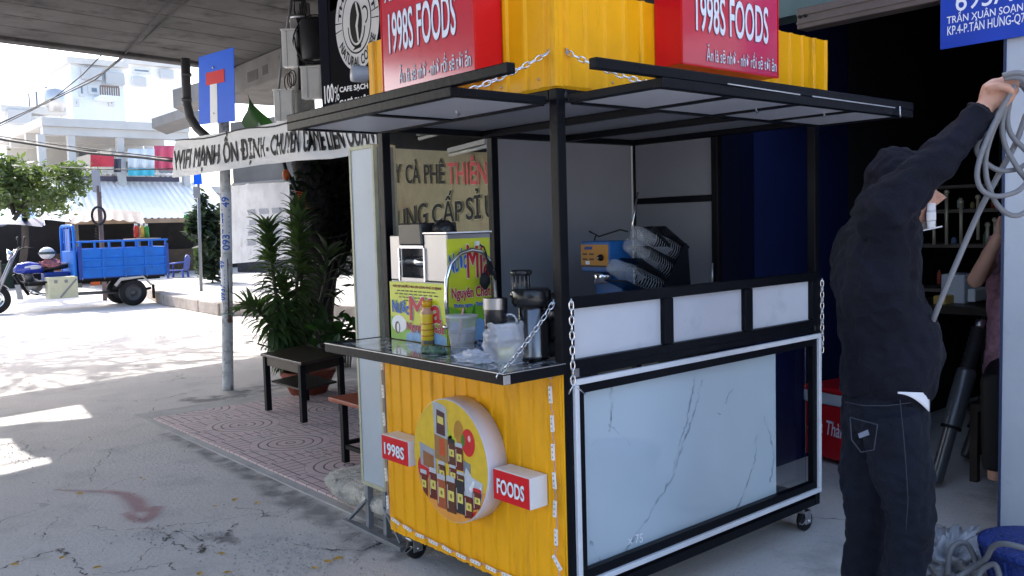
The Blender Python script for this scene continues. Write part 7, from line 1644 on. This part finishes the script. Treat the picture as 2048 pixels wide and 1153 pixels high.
# shelf with parts at the back
sf = thing('parts_shelf', 'dark wall shelf with boxes and hanging chrome rods inside the workshop', 'shelf', (4.2,-.2,0))
SX0 = 4.1
for k, y in enumerate((420, 492, 572, 372)):
    a, b = onx(1640,y,SX0), onx(2010,y,SX0); m = MB(); m.box(SX0,SX0+.3,b.y,a.y,min(a.z,b.z)-.012,min(a.z,b.z)+.012) if k != 3 else m.box(SX0,SX0+.3,b.y,a.y,b.z,b.z+.02); m.build('shelf_board', M('shelf_dark', (.16,.13,.115), .6, var=.3), sf)
for x in (1645, 1800, 2000): a = onx(x,600,SX0); m = MB(); m.box(SX0-.002,SX0+.29,a.y-.02,a.y+.02,0,2.2); m.build('upright', BLACKM, sf)
GOLD = M('gold_carton', (.75,.52,.14), .5, var=.3, vs_=12)
for i, (x, y, w, hh) in enumerate(((1682,412,16,26),(1670,460,18,28),(1690,460,10,26),(1700,408,10,20),(1664,492,14,12))):
    a, b = onx(x-w/2,y+hh/2,SX0+.03), onx(x+w/2,y-hh/2,SX0+.03); m = MB(); m.box(SX0+.02,SX0+.2,b.y,a.y,a.z,b.z); one(m, 'parts_carton', GOLD, (SX0+.1,(a.y+b.y)/2,a.z), 'small golden carton on the dark workshop shelf', 'carton', 'cartons on the workshop shelf')
for i, (x, y0, y1) in enumerate(((1842,455,490),(1868,450,490),(1893,385,490),(1922,405,488),(1956,395,480),(1975,450,490),(1990,440,480))):
    a, b = onx(x,y1,SX0-.03), onx(x,y0,SX0-.03); m = MB(); m.tube([a, b], .012, 8); m.ball(b, .018); one(m, 'chrome_rod', M('dull_brass', (.75,.66,.52), .35, .4), a, 'thin metal rod hanging in the row on the workshop shelf', 'rod', 'rods on the workshop shelf')
for i, (x, y, w, hh, c, nm, lab) in enumerate(((1905,580,48,60,(.66,.69,.76),'plastic_tub','pale plastic tub on the workbench behind the jacket'),(1950,590,16,26,(.78,.79,.82),'paper_box','small pale box right of the plastic tub'),(1895,600,26,20,(.65,.42,.10),'ochre_packet','ochre packet in front of the plastic tub'))):
    a, b = onx(x-w/2,y+hh/2,3.7), onx(x+w/2,y-hh/2,3.7); m = MB(); m.box(3.7-i*.06,3.9-i*.06,b.y,a.y,a.z,b.z); one(m, nm, M('tub_%d' % i, c, .5), (3.7,(a.y+b.y)/2,a.z), lab, 'container', bevel=.01)
a, b = onx(1800,612,3.6), onx(2020,612,3.6); m = MB(); m.box(3.5,4.05,b.y,a.y,b.z-.06,b.z-.01); wb_ = thing('workbench', 'dark workbench at the back of the workshop', 'workbench', (3.8,-.2,0)); m.build('bench_top', WOODD, wb_)
for yy in (a.y-.1, b.y+.1): m = MB(); m.box(3.55,3.63,yy-.04,yy+.04,0,b.z-.061); m.build('leg', BLACKM, wb_)
# blue basket, plastic wrap, floor cables
bk = onz(2035,1120); bkc = dep(2082,1165,3.3); bkc.z = 0
m = MB(); m.lathe(bkc, ((.14,0),(.20,.22),(.205,.24),(.195,.24),(.135,.01)), 32)
bko = one(m, 'blue_basket', M('basket_blue', (.008,.03,.19), .5, var=.4, vs_=30, bump=.8, bs=60), bkc, 'deep blue plastic basket at the lower right corner', 'basket')
m = MB(); m.lathe(bkc, ((.203,.225),(.213,.235),(.213,.25),(.2,.252)), 32); m.build('rim', M('basket_blue'), bko)
for k in range(16): a = k*math.pi/8; m = MB(); m.tube([bkc+V((.143*math.cos(a),.143*math.sin(a),.01)), bkc+V((.206*math.cos(a+.12),.206*math.sin(a+.12),.225))], .006, 5); m.build('basket_rib', M('basket_blue'), bko)
wc = onz(1895,1130); m = MB(); m.grid(lump(wc, .2,.16,.085, 4.5, .8), 60, 30)
one(m, 'plastic_wrap', M('grey_wrap', (.42,.43,.46), .3, var=.3, vs_=9, alpha=.9), wc, 'crumpled translucent plastic wrap on the floor by the jeans', 'wrap')
m = MB()
def catm(P, k=6):
    Q_ = []
    for i in range(len(P)-1):
        p0, p1, p2, p3 = P[max(i-1,0)], P[i], P[i+1], P[min(i+2,len(P)-1)]
        for j in range(k): t = j/k; Q_.append(.5*((2*p1)+(p2-p0)*t+(2*p0-5*p1+4*p2-p3)*t*t+(3*p1-p0-3*p2+p3)*t**3))
    return Q_+[P[-1]]
fcx = thing('floor_cable', 'loose grey cables looping over the floor beside the basket', 'cable', onz(1960,1140))
for P in (((1895,1150,3.4),(1900,1105,3.4),(1915,1088,3.42),(1935,1090,3.42),(1950,1120,3.4),(1955,1160,3.35)),((1900,1165,3.3),(1940,1140,3.3),(1970,1120,3.25),(1985,1095,3.2),(2010,1088,3.15),(2060,1100,3.1)),((1950,1170,3.25),(1965,1140,3.25),(1990,1130,3.22),(2000,1160,3.2))):
    m = MB(); m.tube(catm([dep(*p) for p in P]), .011, 8); m.build('cable_run', CABLE, fcx)

# jacket trim: hem band, cuff, side zip
m = MB(); m.tube([wr_n-ha*.025+(ha.orthogonal().normalized()*math.cos(t)+ha.cross(ha.orthogonal().normalized())*math.sin(t))*.0415 for t in [2*math.pi*k/24 for k in range(24)]], .004, 6, closed=True); m.build('cuff', M('hem_black', (.006,.007,.012), .8), bo)
m = MB(); m.tube([B(1828,715,-.155), B(1830,690,-.16), B(1829,660,-.158)], .0022, 6); m.build('pocket_zip', ZINC, bo)
# more goods on the workshop shelves
random.seed(41)
for i in range(16):
    x = 1668+i*21+random.uniform(-5,5); y = random.choice((418,490,570)); w = random.uniform(8,16); hh = random.uniform(12,30); a, b = onx(x-w/2,y-1,SX0+.06), onx(x+w/2,y-1-hh,SX0+.06); c = ((.5,.1,.06),(.2,.3,.5),(.6,.6,.58),(.5,.4,.15),(.15,.3,.2))[i % 5]
    m = MB(); m.lathe(((SX0+.1),(a.y+b.y)/2,a.z), ((abs(a.y-b.y)*.5,0),(abs(a.y-b.y)*.5,(b.z-a.z)*.75),(abs(a.y-b.y)*.25,(b.z-a.z)*.85),(abs(a.y-b.y)*.25,b.z-a.z)), 12); one(m, 'oil_bottle', M('oil_%d' % (i % 5), c, .4), (SX0+.1,(a.y+b.y)/2,a.z), 'small bottle or can on the dim workshop shelves', 'bottle', 'bottles on the workshop shelves')
